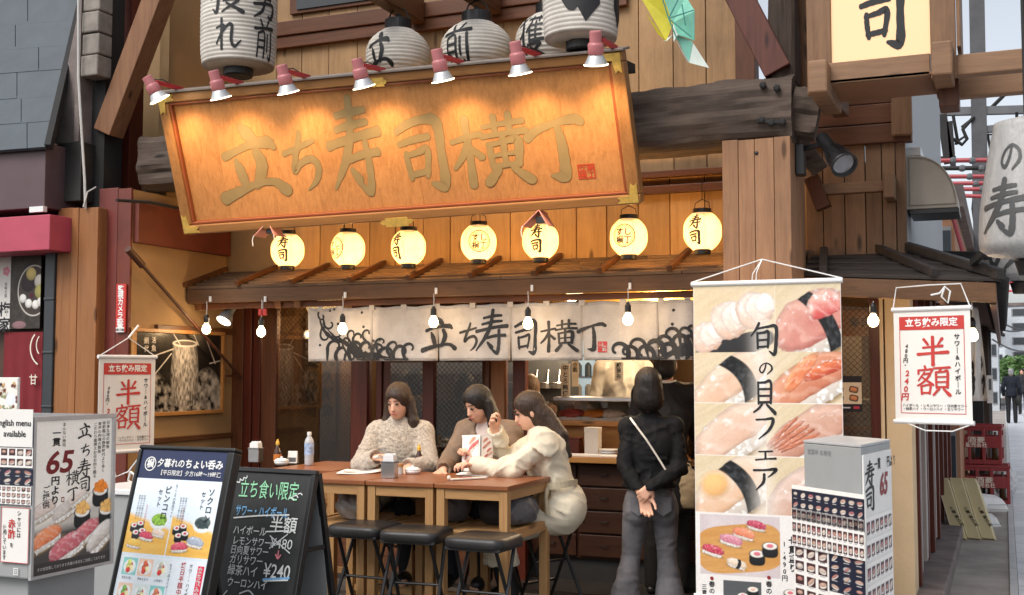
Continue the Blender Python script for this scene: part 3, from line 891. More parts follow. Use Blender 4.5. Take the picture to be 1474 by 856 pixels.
# ------------------------------------------------------------------ ground
YP,YF,YW,YG,XL,XR = 7.2,7.66,8.2,8.32,-6.05,-0.57
m,N,L,b,_ = nodes_of('asphalt')
v = coords(N,L)
n1 = noise_n(N,L,v,0.9,6,0.65); n2 = noise_n(N,L,v,90,3,0.7)
r1 = ramp(N,[(0.3,(0.05,0.048,0.046)),(0.7,(0.105,0.10,0.095))]); L.new(n1.outputs[0],r1.inputs[0])
r2 = ramp(N,[(0.35,(0.6,0.6,0.6)),(0.65,(1.25,1.25,1.25))]); L.new(n2.outputs[0],r2.inputs[0])
L.new(mixc(N,L,r1.outputs[0],r2.outputs[0],1.0,'MULTIPLY'),b.inputs['Base Color'])
b.inputs['Roughness'].default_value = 0.8
bump(N,L,n2.outputs[0],b,0.4,0.004)
M['asphalt'] = m
m,N,L,b,_ = nodes_of('paving')
v = coords(N,L)
br = N.new('ShaderNodeTexBrick'); L.new(v,br.inputs['Vector'])
br.inputs['Color1'].default_value = c4(srgb('#d6d8dc')); br.inputs['Color2'].default_value = c4(srgb('#c6c9cf')); br.inputs['Mortar'].default_value = c4(srgb('#8d9096'))
br.inputs['Scale'].default_value = 1.0; br.inputs['Mortar Size'].default_value = 0.008
br.inputs['Brick Width'].default_value = 0.6; br.inputs['Row Height'].default_value = 0.6; br.offset = 0.0
n1 = noise_n(N,L,v,2.5,6,0.65)
r1 = ramp(N,[(0.3,(0.8,0.8,0.8)),(0.7,(1.1,1.1,1.1))]); L.new(n1.outputs[0],r1.inputs[0])
L.new(mixc(N,L,br.outputs[0],r1.outputs[0],1.0,'MULTIPLY'),b.inputs['Base Color'])
b.inputs['Roughness'].default_value = 0.55
M['paving'] = m

mb = MB(); mb.box(-900,900,-900,900,-0.5,0.0)
tag(mb.build('ground',M['asphalt']),kind='structure')
mb = MB(); mb.box(0.06,6.0,2.0,90,-0.1,0.012)
tag(mb.build('pavement',M['paving']),kind='structure')
m,N,L,b,_ = nodes_of('old_concrete')
v = coords(N,L); n1 = noise_n(N,L,v,1.6,7,.7); n2 = noise_n(N,L,v,70,3,.7)
r1 = ramp(N,[(.3,srgb('#87807a')),(.7,srgb('#b3aba4'))]); L.new(n1.outputs[0],r1.inputs[0]); L.new(r1.outputs[0],b.inputs['Base Color']); b.inputs['Roughness'].default_value = .85; bump(N,L,n2.outputs[0],b,.4,.004)
mb = MB(); mb.box(XR,-.002,5.0,60,-.1,.006)
tag(mb.build('path',m),kind='structure')
mb = MB()
y = 2.0
while y < 60:
    mb.box(0.0,0.056,y,y + 0.594,-0.1,0.02); y += 0.6
tag(mb.build('kerb',plain('kerb_pale',srgb('#bdbdbd'),.8,0,.12,8,.3),bevel=.004),kind='structure')
mb = MB(); mb.box(XL,XR - 0.17,8.0,13.5,-0.1,0.03)
tag(mb.build('floor',plain('floor_tile',(0.035,0.03,0.027),0.35,0,0.3,3)),kind='structure')

# ------------------------------------------------------------------ the restaurant building
bld = thing('restaurant_building','dark timber sushi restaurant front with weathered beam, plank walls and a low slatted eave','building',(-3,8.2,0))
def part(mb,name,mat,parent=bld,bevel=0.0,**k): return mb.build(name,mat,parent,bevel=bevel,**k)

# plank wall: boards 0.25 wide, from under the eave up past the frame
x_pl0,x_pl1 = XY(398,YW,60),XY(1040,YW,60)
def planks(x0,x1,z0,z1,Y,w,mat,name,lo=0.0):
    mb = MB(); x = x0; i = 0
    while x < x1 - 0.03:
        ww = min(w * random.uniform(.92,1.08),x1 - x)
        mb.box(x + .003,x + ww - .003,Y + random.uniform(0,.004),Y + .03,z0,z1)
        x += ww; i += 1
    mb.box(x0,x1,Y + .033,Y + .06,z0,z1)
    return part(mb,name,mat,bevel=0.003)
planks(XY(350,YW,360),XR - 0.03,2.30,3.02,YW,.25,M['plank_low'],'plank_wall')
planks(x_pl0,XY(1062,YW,60),3.022,4.9,YW,.26,M['plank_up'],'plank_wall')
# plaster on the upper left, and on the left return wall
mb = MB(); mb.box(-11,x_pl0,YW,YW + .05,2.2,5.4); part(mb,'plaster_wall',M['plaster_up'])
mb = MB(); mb.box(XL - .12,XL,7.03,YG + .6,0.0,2.98); part(mb,'plaster_wall',M['plaster'])
mb = MB(); mb.box(XL - .12,XL - .03,YP + .25,YW,2.62,5.0); part(mb,'plaster_wall',M['plaster_up'])
# horizontal trims on the plank wall
mb = MB()
z = P(620,22,YW).z
mb.box(XY(385,YW,40),XY(905,YW,20),YW - .07,YW - .002,z - .03,z + .09)
mb.box(XY(385,YW,40),XY(905,YW,20),YW - .05,YW - .002,z - .13,z - .034)
mb.box(XL + .02,XY(1062,YW),YW - .06,YW - .002,2.998,3.047)
mb.box(XY(890,YW,270),XY(1062,YW,260),YW - .05,YW - .002,P(980,272,YW).z - .03,P(980,272,YW).z + .03)
part(mb,'wall_rail',M['trim_x'],bevel=.006)
# upper window, dark, over the rail at the top left
z0 = P(480,14,YW).z
mb = MB(); mb.box(XY(420,YW,8),XY(556,YW,8),YW - .03,YW - .004,z0 + .0,z0 + .7); wn_ = part(mb,'window',M['trim_x'],bevel=.005)
mb = MB(); mb.box(XY(431,YW,8),XY(545,YW,8),YW - .045,YW - .034,z0 + .03,z0 + .7); mb.build('pane',plain('dark_pane',(0.02,0.022,0.025),0.08),wn_)
# overhead brackets (rafters of the storey above)
for px,py in ((600,38),(710,25)):
    e = P(px,py,YW - .08)
    mb = MB(); mb.bar((e.x,7.0,e.z + .12),(e.x,YW - .071,e.z + .12),.13,.2); part(mb,'rafter',M['trim_y'],bevel=.01)

# the old weathered beam: displaced surface, an irregular log section
def old_log(a,b,w,h,name,mat,nseg=120,ring=36,amp=.035,seed=0,taper=0.0):
    a,b = Vector(a),Vector(b)
    d = (b - a).normalized()
    up = Vector((0,0,1)) if abs(d.z) < .9 else Vector((0,1,0))
    sx = d.cross(up).normalized(); u = sx.cross(d)
    vs,fs = [],[]
    for i in range(nseg + 1):
        t = i / nseg
        p = a.lerp(b,t)
        for k in range(ring):
            th = 2 * PI * k / ring
            c,s_ = math.cos(th),math.sin(th)
            q = (abs(c) ** 5 + abs(s_) ** 5) ** (-1 / 5)
            base = p + sx * (c * q * w / 2) + u * (s_ * q * h / 2)
            nrm = (sx * c + u * s_)
            f = Vector((base.x * 1.3,base.y * 7,base.z * 9)) if abs(d.x) > .5 else Vector((base.x * 9,base.y * 9,base.z * 1.3))
            disp = amp * (mnoise.fractal(f + Vector((seed,0,0)),1.0,2.0,4) * .8 - max(0,mnoise.noise(f * 2.3)) * .5)
            if s_ > .55: disp += amp * 1.3 * mnoise.fractal(Vector((base.x * 7,base.y * 9,seed)),.9,2.1,4) * (s_ - .55)
            vs.append(base + nrm * disp)
    for i in range(nseg):
        for k in range(ring):
            k2 = (k + 1) % ring
            fs.append((i * ring + k,i * ring + k2,(i + 1) * ring + k2,(i + 1) * ring + k))
    fs.append(tuple(range(ring))[::-1]); fs.append(tuple(nseg * ring + k for k in range(ring)))
    mb = MB(); mb.add(vs,fs)
    return part(mb,name,mat)
zb = (P(1000,214,YP).z + P(1000,112,YP).z) / 2
old_log((XL - .12,YP + .2,zb + .0),(XY(1139,YP,150),YP + .2,zb),.40,.42,'beam',M['beam_old'],160,40,.04,3)
old_log((XY(1139,YP,150) - .03,YP + .22,zb + .0),(XY(1139,YP,150) + .13,YP + .24,zb - .03),.30,.30,'beam_end',M['beam_old'],40,32,.05,9)
old_log((XY(1120,YP,60),YP + .22,zb + .18),(XY(1120,YP,60),YP + .22,5.0),.17,.2,'post',M['post_old'],60,28,.02,5)
old_log((XY(127,YP,100),YP + .1,2.45),(XY(127,YP,100),YP + .1,5.0),.14,.2,'post',M['post_old'],60,28,.03,8)
# iron bolts in the beam
for px,py in ((1098,122),(1118,126),(1096,172),(1110,176),(1126,175)):
    p = P(px,py,YP - .03)
    mb = MB(); mb.lathe([(.0,0),(.022,0),(.022,.025),(.012,.03),(0,.03)],p + Vector((0,.02,0)),6,(0,-1,0)); part(mb,'bolt',M['black_rough'])
mb = MB(); mb.bar(P(1090,174,YP - .015),P(1130,176,YP - .015),.03,.02); part(mb,'strap_plate',M['black_rough'])
# braces
def pbar(p0,p1,w,h,name,mat,up=(0,-1,0),bevel=.006,parent=bld):
    mb = MB(); mb.bar(p0,p1,w,h,up); return part(mb,name,mat,parent,bevel)
mb = MB(); mb.bar(P(156,192,7.12),P(250,-60,7.12),.17,.16,(0,-1,0)); part(mb,'brace',M['brace'],bevel=.006)
mb = MB(); mb.bar(P(1121,104,7.34),P(1036,-60,7.34),.17,.12,(0,-1,0)); part(mb,'brace',M['brace_red'],bevel=.006)
mb = MB(); mb.box(XY(176,7.5,100),XY(198,7.5,100),7.42,7.58,2.65,5.0); part(mb,'steel_post',M['red_beam'],bevel=.004)
mb = MB(); mb.box(XY(1062,YW,60),XY(1090,YW,60),YW - .1,YW + .05,3.05,5.0); part(mb,'timber_post',M['trim_z'],bevel=.004)

# boxed pillar of boards on the right of the sign
xp0,xp1 = XY(1040,YP,300),XY(1139,YP,300)
zt = P(1090,199,YP).z
mb = MB()
xs = [xp0 + (xp1 - xp0) * t for t in (0,.24,.48,.76,1.0)]
for a_,b_ in zip(xs,xs[1:]): mb.box(a_ + .0015,b_ - .0015,YP,YP + .025,0,zt + random.uniform(-.006,.004))
for a_,b_ in ((0,.17),(.17,.36),(.36,.52)): mb.box(xp1 - .025,xp1,YP + .027 + a_,YP + .025 + b_,0,zt - .004)
mb.box(xp0,xp0 + .025,YP + .027,YP + .52,0,zt - .004)
mb.box(xp0 + .026,xp1 - .026,YP + .027,YP + .5,0,zt - .01)
part(mb,'pillar',M['pillar'],bevel=.003)
p = P(1089,220,YP - .003); mb = MB(); mb.ball((p.x,p.y,p.z),.012,.006,.012); part(mb,'screw',M['black'])
# left wooden box column and the red steel post
x0,x1 = XY(80,6.9,450),XY(138,6.9,450)
zt = P(110,298,6.9).z
mb = MB()
ww = [0,.27,.5,.53,.98,1]
mb.box(x0,x0 + (x1 - x0) * .36,6.9,6.93,0,zt)
mb.box(x0 + (x1 - x0) * .365,x0 + (x1 - x0) * .53,6.895,6.93,1.14,zt - .005)
mb.box(x0 + (x1 - x0) * .365,x0 + (x1 - x0) * .53,6.9,6.93,0,1.135)
mb.box(x0 + (x1 - x0) * .535,x1,6.9,6.93,.78,zt - .01)
mb.box(x0 + (x1 - x0) * .535,x1,6.902,6.93,0,.776)
mb.box(x1 - .02,x1,6.932,7.2,0,zt - .012); mb.box(x0,x1 - .022,6.934,7.2,0,zt - .02)
part(mb,'boxed_column',M['pillar_left'],bevel=.004)
x0,x1 = XY(139,7.0,450),XY(166,7.0,450)
mb = MB(); mb.box(x0,x1,7.0,7.3,0,P(150,271,7.0).z); part(mb,'steel_post',M['red_steel'],bevel=.006)
mb = MB(); mb.box(x1 + .001,XL + .004,7.006,7.028,0,P(150,271,7.0).z - .01); part(mb,'post_side_shade',M['red_beam'])  # added darker red strip, painted as the post's shaded right side
# red beam along the return wall, pipe and thin brace rod on it
z0,z1 = PX(200,350,XL + .02).z,PX(200,292,XL + .02).z
mb = MB(); mb.box(XL - .02,XL + .05,7.04,YW - .01,z0,z1); part(mb,'steel_beam',M['red_beam'],bevel=.005)
mb = MB(); mb.tube([PX(168,288,XL + .12),PX(215,291,XL + .1),PX(262,300,XL + .1)],.012); part(mb,'conduit',M['black_rough'])
mb = MB(); mb.tube([PX(184,358,XL + .10),PX(205,382,XL + .10)],.028,10); mb.tube([PX(200,376,XL + .10),PX(345,541,XL + .10)],.013,8)
mb.bar(PX(345,541,XL + .1),PX(325,541,XL + .1),.02,.02)
part(mb,'brace_rod',plain('rod_brown',srgb('#4a2a1c'),.45))
mb = MB(); mb.box(XL,XL + .035,7.3,YG - .02,PX(250,474,XL).z - .02,PX(250,474,XL).z + .03); part(mb,'wall_rail',M['trim_y'],bevel=.004)
mb = MB(); mb.box(XL + .002,XL + .025,7.3,YG - .02,1.05,1.09); part(mb,'dado_rail',M['trim_y'],bevel=.004)

# low eave with slatted boards
xe0,xe1 = XL + .02,0.02
zf,zbk = P(659,404,YF).z,P(659,380,YW).z
ev = MB(); 
nrow = 6
for i in range(nrow):
    ya,yb = YF + (YW - YF) * i / nrow,YF + (YW - YF) * (i + 1) / nrow + .02
    za,zb2 = zf + (zbk - zf) * i / nrow,zf + (zbk - zf) * (i + 1) / nrow
    x = xe0
    xend = xp1 - .04
    while x < xend:
        w_ = min(random.uniform(1.2,1.9),xend - x)
        lift = .012
        ev.hexa([(x,ya,za - .012 + lift),(x + w_ - .004,ya,za - .012 + lift),(x + w_ - .004,yb,zb2 - .012),(x,yb,zb2 - .012),
                 (x,ya,za + .012 + lift),(x + w_ - .004,ya,za + .012 + lift),(x + w_ - .004,yb,zb2 + .012),(x,yb,zb2 + .012)])
        x += w_
roof = part(ev,'eave_roof',M['eave'],bevel=.002)
for px,py in ((268,425),(343,411),(421,410),(505,407),(590,405),(678,402),(770,399),(865,396),(965,394)):
    x = XY(px,YF,py)
    mb = MB(); mb.bar((x,YF - .03,zf + .035),(x,YW - .02,zbk + .035),.036,.036); mb.build('batten',M['trim_y'],roof,bevel=.003)
zfb = P(659,426,YF).z
mb = MB(); mb.box(xe0,xp0 - .005,YF,YF + .05,zfb,zf - .002); mb.build('fascia',M['fascia'],roof,bevel=.005)
mb = MB(); mb.box(xe0 + .05,xp0 - .02,YF + .08,YF + .12,zfb - .045,zfb + .0); mb.build('under_rail',M['trim_x'],roof,bevel=.004)
for px in (285,400,428):
    x = XY(px,YF + .06,430)
    mb = MB(); mb.bar((x,YF + .055,zfb - .02),(x,YW,zfb + .12),.06,.07); mb.build('rafter_end',M['trim_y'],roof,bevel=.004)
mb = MB(); mb.hexa([(xe0,YF + .055,zfb + .03),(xp1 + .3,YF + .055,zfb + .03),(xp1 + .3,YW,zbk - .1),(xe0,YW,zbk - .1),
                    (xe0,YF + .055,zfb + .045),(xp1 + .3,YF + .055,zfb + .045),(xp1 + .3,YW,zbk - .085),(xe0,YW,zbk - .085)])
mb.build('soffit',M['eave'],roof)
# right part of the eave, darker, hipped at the street corner, then running back along the side street
XC = 0.0
c_f,c_b = Vector((XC,YF - .16,P(1447,403,YF - .16).z)),Vector((XR - .02,YW,P(1340,360,YW).z))
l_f,l_b = Vector((xp1 - .02,YF,P(1165,395,YF).z)),Vector((xp1 - .02,YW,P(1165,367,YW).z))
def lerp4(u,v_):
    f_ = l_f.lerp(c_f,u); k_ = l_b.lerp(c_b,u)
    return f_.lerp(k_,v_)
mb = MB()
for i in range(4):
    a_,b_ = i / 4,(i + 1) / 4 + .03
    mb.slab(lerp4(0,a_) + Vector((0,0,.014)),lerp4(1,a_) + Vector((0,0,.014)),lerp4(1,b_),lerp4(0,b_),(0,-.3,1),.022)
yfar = 19.0
def side4(i0,i1):
    p = c_f.lerp(c_b,i0); q = c_f.lerp(c_b,min(i1,1))
    return p,Vector((p.x,yfar,p.z)),Vector((q.x,yfar,q.z)),q
for i in range(4):
    p,p2,q2,q = side4(i / 4,(i + 1) / 4 + .03)
    dz = Vector((0,0,.014))
    mb.slab(p + dz,p2 + dz,q2,q,(.3,0,1),.022)
roof2 = part(mb,'eave_roof',M['eave_dark'],bevel=.002,label='darker hipped end of the eave at the street corner')
for u in (.12,.68):
    mb = MB(); mb.bar(lerp4(u,-.03) + Vector((0,0,.04)),lerp4(u,.98) + Vector((0,0,.04)),.05,.05); mb.build('batten',M['eave_dark'],roof2,bevel=.003)
mb = MB(); mb.bar(c_f + Vector((0,-.02,.035)),c_b + Vector((0,0,.035)),.07,.06); mb.build('hip_ridge',M['eave_dark'],roof2,bevel=.008)
dz = Vector((0,0,-.13))
mb = MB(); mb.slab(l_f + dz,c_f + dz + Vector((-.03,.02,-.0)),c_f + Vector((-.03,.02,-.012)),l_f + Vector((0,0,-.012)),(0,-1,0),.05)
mb.build('fascia',M['fascia'],roof2,bevel=.005)
mb = MB(); mb.box(XC - .07,XC - .03,YF - .08,yfar,c_f.z - .14,c_f.z - .015); mb.build('fascia',M['trim_y'],roof2,bevel=.005)
mb = MB()
y = YF + .0
while y < 15:
    mb.lathe([(.0,0),(.045,0),(.05,.015),(.05,.14)],(XC + .035,y,c_f.z - .02),10,(-1,0,.25)); y += .17
mb.build('tile_ends',M['black_rough'],roof2)
mb = MB(); mb.hexa([l_f + Vector((0,.06,-.11)),c_f + Vector((-.08,.08,-.11)),c_b + Vector((0,0,-.12)),l_b + Vector((0,0,-.12)),
                    l_f + Vector((0,.06,-.095)),c_f + Vector((-.08,.08,-.095)),c_b + Vector((0,0,-.105)),l_b + Vector((0,0,-.105))])
mb.build('soffit',M['eave'],roof2)

# right wing above the eave: boards, beams
xb0,xb1 = xp1 + .02,XR
mb = MB()
xs = [XY(p_,YW - .05,280) for p_ in (1160,1185,1216,1246,1270,1290,1305)]
for a_,b_ in zip(xs,xs[1:]): mb.box(a_ + .003,b_ - .003,YW - .06 + random.uniform(0,.006),YW - .005,c_b.z - .06,P(1240,200,YW - .06).z)
part(mb,'board_wall',M['right_wood_z'],bevel=.003)
mb = MB()
q = lambda y_: P(1240,y_,YW - .1).z
xw0,xw1 = XY(1162,YW - .1,180),XY(1312,YW - .1,180)
mb.box(xw0,xw1,YW - .1,YW,q(207),q(180)); mb.box(xw0,xw1,YW - .08,YW,q(178),q(150)); mb.box(xw0,xw1,YW - .05,YW,q(148),5.0)
part(mb,'timber_beam',M['trim_x'],bevel=.006)
mb = MB(); mb.box(XY(1283,YW - .13,170),XY(1313,YW - .13,170),YW - .16,YW - .101,q(200),q(146)); part(mb,'beam_block',M['right_wood_z'],bevel=.006)
mb = MB(); zz = P(1230,270,YW - .2).z
mb.box(XY(1182,YW - .2,270),XY(1283,YW - .2,270),YW - .22,YW - .14,zz - .035,zz + .035); part(mb,'rail',M['right_wood_x'],bevel=.005)
mb = MB(); mb.box(XY(1272,YW - .26,270),XY(1287,YW - .26,270),YW - .30,YW - .06,zz - .09,zz + .07); part(mb,'rail_bracket',M['right_wood_z'],bevel=.005)
mb = MB(); mb.bar(P(1168,255,YW - .2),P(1186,300,YW - .2),.1,.1,(0,-1,0)); part(mb,'knee_brace',M['trim_z'],bevel=.005)
mb = MB(); mb.bar(P(1143,195,YP + .65),P(1180,245,YP + .75),.12,.14,(0,-1,0)); part(mb,'rafter',M['beam_old'],bevel=.01)
# white painted side wall above the side eave, side wall below it
mb = MB(); mb.box(XR - .2,XR - .01,YW + .07,13.5,2.42,5.4); part(mb,'side_wall',plain('white_render',srgb('#b5b8bb'),.8,0,.06,40,.5))
mb = MB(); mb.box(XR - .16,XR,YW + .0,YW + .34,0,2.30); mb.box(XY(1268,YW,600),XR - .17,YW + .0,YW + .15,0,2.30)
part(mb,'corner_pier',M['plaster_pier'],bevel=.006)
mb = MB()
y = YW + .36
k = 0
while y < yfar:
    d = [.10,.05,.12,.05,.28,.05][k % 6]
    if k % 2 == 0 and d < .2: mb.box(XR - .08,XR - .0 + (.02 if k % 4 == 0 else 0),y,y + d,.14,2.28)
    y += d + (.18 if k % 3 == 1 else .06); k += 1
mb.box(XR - .12,XR - .085,YW + .36,yfar,.14,2.28)
part(mb,'side_lattice',M['frame_red'],bevel=.004)
for a_,b_,c_ in ((.55,.66,1.2),(1.1,1.3,1.7),(2.4,2.5,2.2)):
    mb = MB(); mb.box(XR - .03,XR + .012,YW + a_,YW + b_,.2,c_); part(mb,'side_panel',plain('pale_panel',srgb('#a39a94'),.6))
mb = MB(); mb.box(XR - .05,-.40,YW + .1,12.2,0,.13); mb.box(XR - .05,-.44,12.9,yfar,0,.12); part(mb,'stone_step',M['concrete'],bevel=.012)

# storefront: posts, sliding frames, glass
def post(px0,px1,name='door_post',mat='frame_red',Y=YG,d=.09,z0=0.0,z1=2.30,py=560,bev=.005):
    mb = MB(); mb.box(XY(px0,Y,py),XY(px1,Y,py),Y,Y + d,z0,z1); return part(mb,name,M[mat],bevel=bev)
post(324,349,'wood_post','trim_z',YG - .02,.1)
post(350,361); post(363,374,Y=YG + .03); post(376,397,'door_stile','trim_z',YG + .01,.06)
post(505,528); post(541,549,Y=YG + .04); post(551,562,'door_stile','frame_red',YG + .06,.06); 
post(608,624,'door_stile','frame_red',YG,.06); post(694,704,'door_stile','trim_z',YG + .06,.06); post(706,726,'wood_post','pillar_left',YG + .08,.08)
post(738,756,'door_stile','frame_red',YG,.07)
post(1253,1271,'wood_post','frame_red',YW + .05,.1)
post(1200,1206,'door_stile','frame_red',YG,.06)
gm = glass_mat('pane_glass',(0.70,0.64,0.56),0.10)
# wires inside the glass
m,N,L,b,out = nodes_of('wired_glass')
tr = N.new('ShaderNodeBsdfTransparent'); tr.inputs[0].default_value = (.62,.56,.48,1)
gl = N.new('ShaderNodeBsdfGlossy'); gl.inputs['Roughness'].default_value = .02
df = N.new('ShaderNodeBsdfDiffuse'); df.inputs[0].default_value = (.05,.04,.03,1)
fr = N.new('ShaderNodeLayerWeight'); fr.inputs[0].default_value = .25
mr = N.new('ShaderNodeMapRange'); mr.inputs[3].default_value = .10; mr.inputs[4].default_value = .7
L.new(fr.outputs['Fresnel'],mr.inputs[0])
mx = N.new('ShaderNodeMixShader'); L.new(mr.outputs[0],mx.inputs[0]); L.new(tr.outputs[0],mx.inputs[1]); L.new(gl.outputs[0],mx.inputs[2])
t = N.new('ShaderNodeTexCoord')
sep = N.new('ShaderNodeSeparateXYZ'); L.new(t.outputs['Object'],sep.inputs[0])
wires = []
for sg in (1,-1):
    a = N.new('ShaderNodeMath'); a.operation = 'MULTIPLY_ADD'; a.inputs[1].default_value = sg * 1.0; L.new(sep.outputs[0],a.inputs[0]); L.new(sep.outputs[2],a.inputs[2])
    s_ = N.new('ShaderNodeMath'); s_.operation = 'PINGPONG'; s_.inputs[1].default_value = .021; L.new(a.outputs[0],s_.inputs[0])
    l_ = N.new('ShaderNodeMath'); l_.operation = 'LESS_THAN'; l_.inputs[1].default_value = .0016; L.new(s_.outputs[0],l_.inputs[0])
    wires.append(l_)
mxm = N.new('ShaderNodeMath'); mxm.operation = 'MAXIMUM'; L.new(wires[0].outputs[0],mxm.inputs[0]); L.new(wires[1].outputs[0],mxm.inputs[1])
m2 = N.new('ShaderNodeMixShader'); L.new(mxm.outputs[0],m2.inputs[0]); L.new(mx.outputs[0],m2.inputs[1]); L.new(df.outputs[0],m2.inputs[2])
L.new(m2.outputs[0],out.inputs[0])
M['wired'] = m
def pane(px0,px1,Y,mat,z0=.5,z1=2.28):
    mb = MB(); mb.box(XY(px0,Y,560),XY(px1,Y,560),Y,Y + .006,z0,z1); return part(mb,'glass_pane',mat)
pane(397,505,YG + .03,M['wired']); pane(562,608,YG + .04,M['wired']); pane(624,694,YG + .03,M['wired']); pane(726,738,YG + .1,gm)
pane(1206,1253,YG - .02,M['wired'])
mb = MB(); mb.box(XY(397,YG,640),XY(740,YG,640),YG + .0,YG + .05,0,.5); part(mb,'door_bottom_panel',M['trim_x'],bevel=.005)
mb = MB(); mb.box(XL,XR - .2,YG - .06,YG + .1,2.24,2.30); part(mb,'door_head',M['trim_x'],bevel=.005)
M['partition'] = wood('partition',srgb('#8a6a48'),srgb('#5f4630'),'z',.6)
# the room inside
mb = MB(); mb.box(XL,XR - .2,13.3,13.4,0,2.9); mb.box(XL - .1,XL + .01,YG + .62,13.3,0,2.9); mb.box(XR - .3,XR - .17,YW + .35,13.3,0,2.5)
part(mb,'interior_wall',M['plaster_in'])
mb = MB(); mb.box(XL,XR - .2,YG + .12,13.4,2.75,2.85); part(mb,'ceiling',M['plaster_in'])
mb = MB()
for x in np.arange(XL + .3,XR - .4,.45): mb.box(x,x + .07,YG + .3,13.2,2.66,2.745)
part(mb,'ceiling_joist',M['trim_y'])
mb = MB(); x = XY(385,YG + .6,600)
while x < XY(520,YG + .6,600): mb.box(x,x + .14,YG + .56,YG + .59,.03,2.6); x += .145
part(mb,'partition',M['partition'])
# ------------------------------------------------------------------ the big carved sign leaning out from the beam
BLc,BRc = P(268,337,7.0),P(925,292,7.0)
TLc,TRc = P(228,135,6.67),P(897,72,6.67)
snx = (BRc - BLc).cross(TLc - BLc).normalized()
def S(u,v_,w=0.0):
    return BLc.lerp(BRc,u).lerp(TLc.lerp(TRc,u),v_) + snx * w
def sign_uv(px,py):
    d = ray(px,py); o = Vector((0,0,EYE))
    t = (BLc - o).dot(snx) / d.dot(snx)
    p = o + d * t
    u,v_ = .5,.5
    for _ in range(30):
        e = p - S(u,v_)
        du,dv = S(u + .01,v_) - S(u,v_),S(u,v_ + .01) - S(u,v_)
        u += .01 * e.dot(du) / du.dot(du); v_ += .01 * e.dot(dv) / dv.dot(dv)
    return u,v_
sgn = thing('main_sign','large honey-coloured wooden signboard with faded gold brush writing, leaning out over the lanterns','sign',S(.5,0))
def sbox(mb,u0,u1,v0,v1,w0,w1):
    mb.hexa([S(u0,v0,w0),S(u1,v0,w0),S(u1,v1,w0),S(u0,v1,w0),S(u0,v0,w1),S(u1,v0,w1),S(u1,v1,w1),S(u0,v1,w1)])
mu,mv0,mv1 = .030,.088,.088
mb = MB()
us = [mu] + [mu + (1 - 2 * mu) * (i + random.uniform(-.15,.15)) / 9 for i in range(1,9)] + [1 - mu]
for a_,b_ in zip(us,us[1:]): sbox(mb,a_ + .0001,b_ - .0001,mv0,1 - mv1,-.04,-.012)
mb.build('board',M['sign_board'],sgn,bevel=.001)
mb = MB(); sbox(mb,0,1,0,mv0 - .022,-.06,.03); mb.build('frame_rail',M['sign_frame'],sgn,bevel=.008)
mb = MB(); sbox(mb,0,1,1 - mv1 + .022,1,-.06,.03); mb.build('frame_rail',M['sign_frame'],sgn,bevel=.008)
for a_,b_ in ((0,mu - .006),(1 - mu + .006,1)):
    mb = MB(); sbox(mb,a_,b_,mv0 - .02,1 - mv1 + .02,-.06,.028); mb.build('frame_stile',M['sign_frame_z'],sgn,bevel=.008)
mb = MB()
g_ = .010
sbox(mb,mu - .0056,1 - mu + .0056,mv0 - .020,mv0 - .001,-.02,.018); sbox(mb,mu - .0056,1 - mu + .0056,1 - mv1 + .001,1 - mv1 + .020,-.02,.018)
sbox(mb,mu - .0058,mu - .0004,mv0,1 - mv1,-.02,.016); sbox(mb,1 - mu + .0004,1 - mu + .0058,mv0,1 - mv1,-.02,.016)
mb.build('inner_moulding',plain('moulding',srgb('#8a4a2a'),.35),sgn,bevel=.005)
mb = MB(); sbox(mb,-.004,1.004,1.001,1.018,-.10,.045); mb.build('cap_strip',plain('cap_strip',srgb('#8a8078'),.5,.2),sgn,bevel=.003)
mb = MB(); sbox(mb,.05,.95,.1,.9,-.10,-.062); mb.build('back_batten',M['trim_x'],sgn)
for px in (480,700,880):
    p = S(sign_uv(px,150)[0],.95,-.09)
    mb = MB(); mb.bar(p,(p.x,7.25,p.z + .05),.05,.06); mb.build('hanger_arm',M['black_rough'],sgn)
LET = [('立',313,410,180,292),('ち',407,466,190,276),('寿',469,551,146,280),('司',569,647,170,274),('横',650,760,166,267),('丁',759,843,166,262)]
def sign_letters(ws,lift):
    mb = MB()
    for ch,xa,xb,ya,yb in LET:
        uc,vc = sign_uv((xa + xb) / 2,(ya + yb) / 2)
        ua,_ = sign_uv(xa,(ya + yb) / 2); ub,_ = sign_uv(xb,(ya + yb) / 2)
        _,va = sign_uv((xa + xb) / 2,yb); _,vb = sign_uv((xa + xb) / 2,ya)
        k = [0]
        g = brush(ch,ws,.05)
        for j,st in enumerate(BR[ch]):
            r_ = ribbon(st,ws,7,.06)
            mb.flat(r_,lambda x,y,j=j: S(uc + (x - .5) * (ub - ua),vc + (y - .5) * (vb - va),lift + j * .00012))
    return mb
sign_letters(1.62,-.0105).build('letter_outline',plain('letter_edge',srgb('#7d5228'),.5),sgn)
sign_letters(1.52,-.0095).build('lettering',M['khaki_paint'],sgn)
ua,va = sign_uv(833,258); ub,vb = sign_uv(855,235)
gs = [frameg(0,0,1,1,.07),at2(font('立寿',.46,.02),.05,.54),at2(font('横丁',.46,.02),.05,.12)]
mb = MB(); mb.flat(merge(gs),lambda x,y: S(ua + x * (ub - ua),va + y * (vb - va),-.009)); mb.build('seal',plain('seal_red',srgb('#b03a22'),.5),sgn)
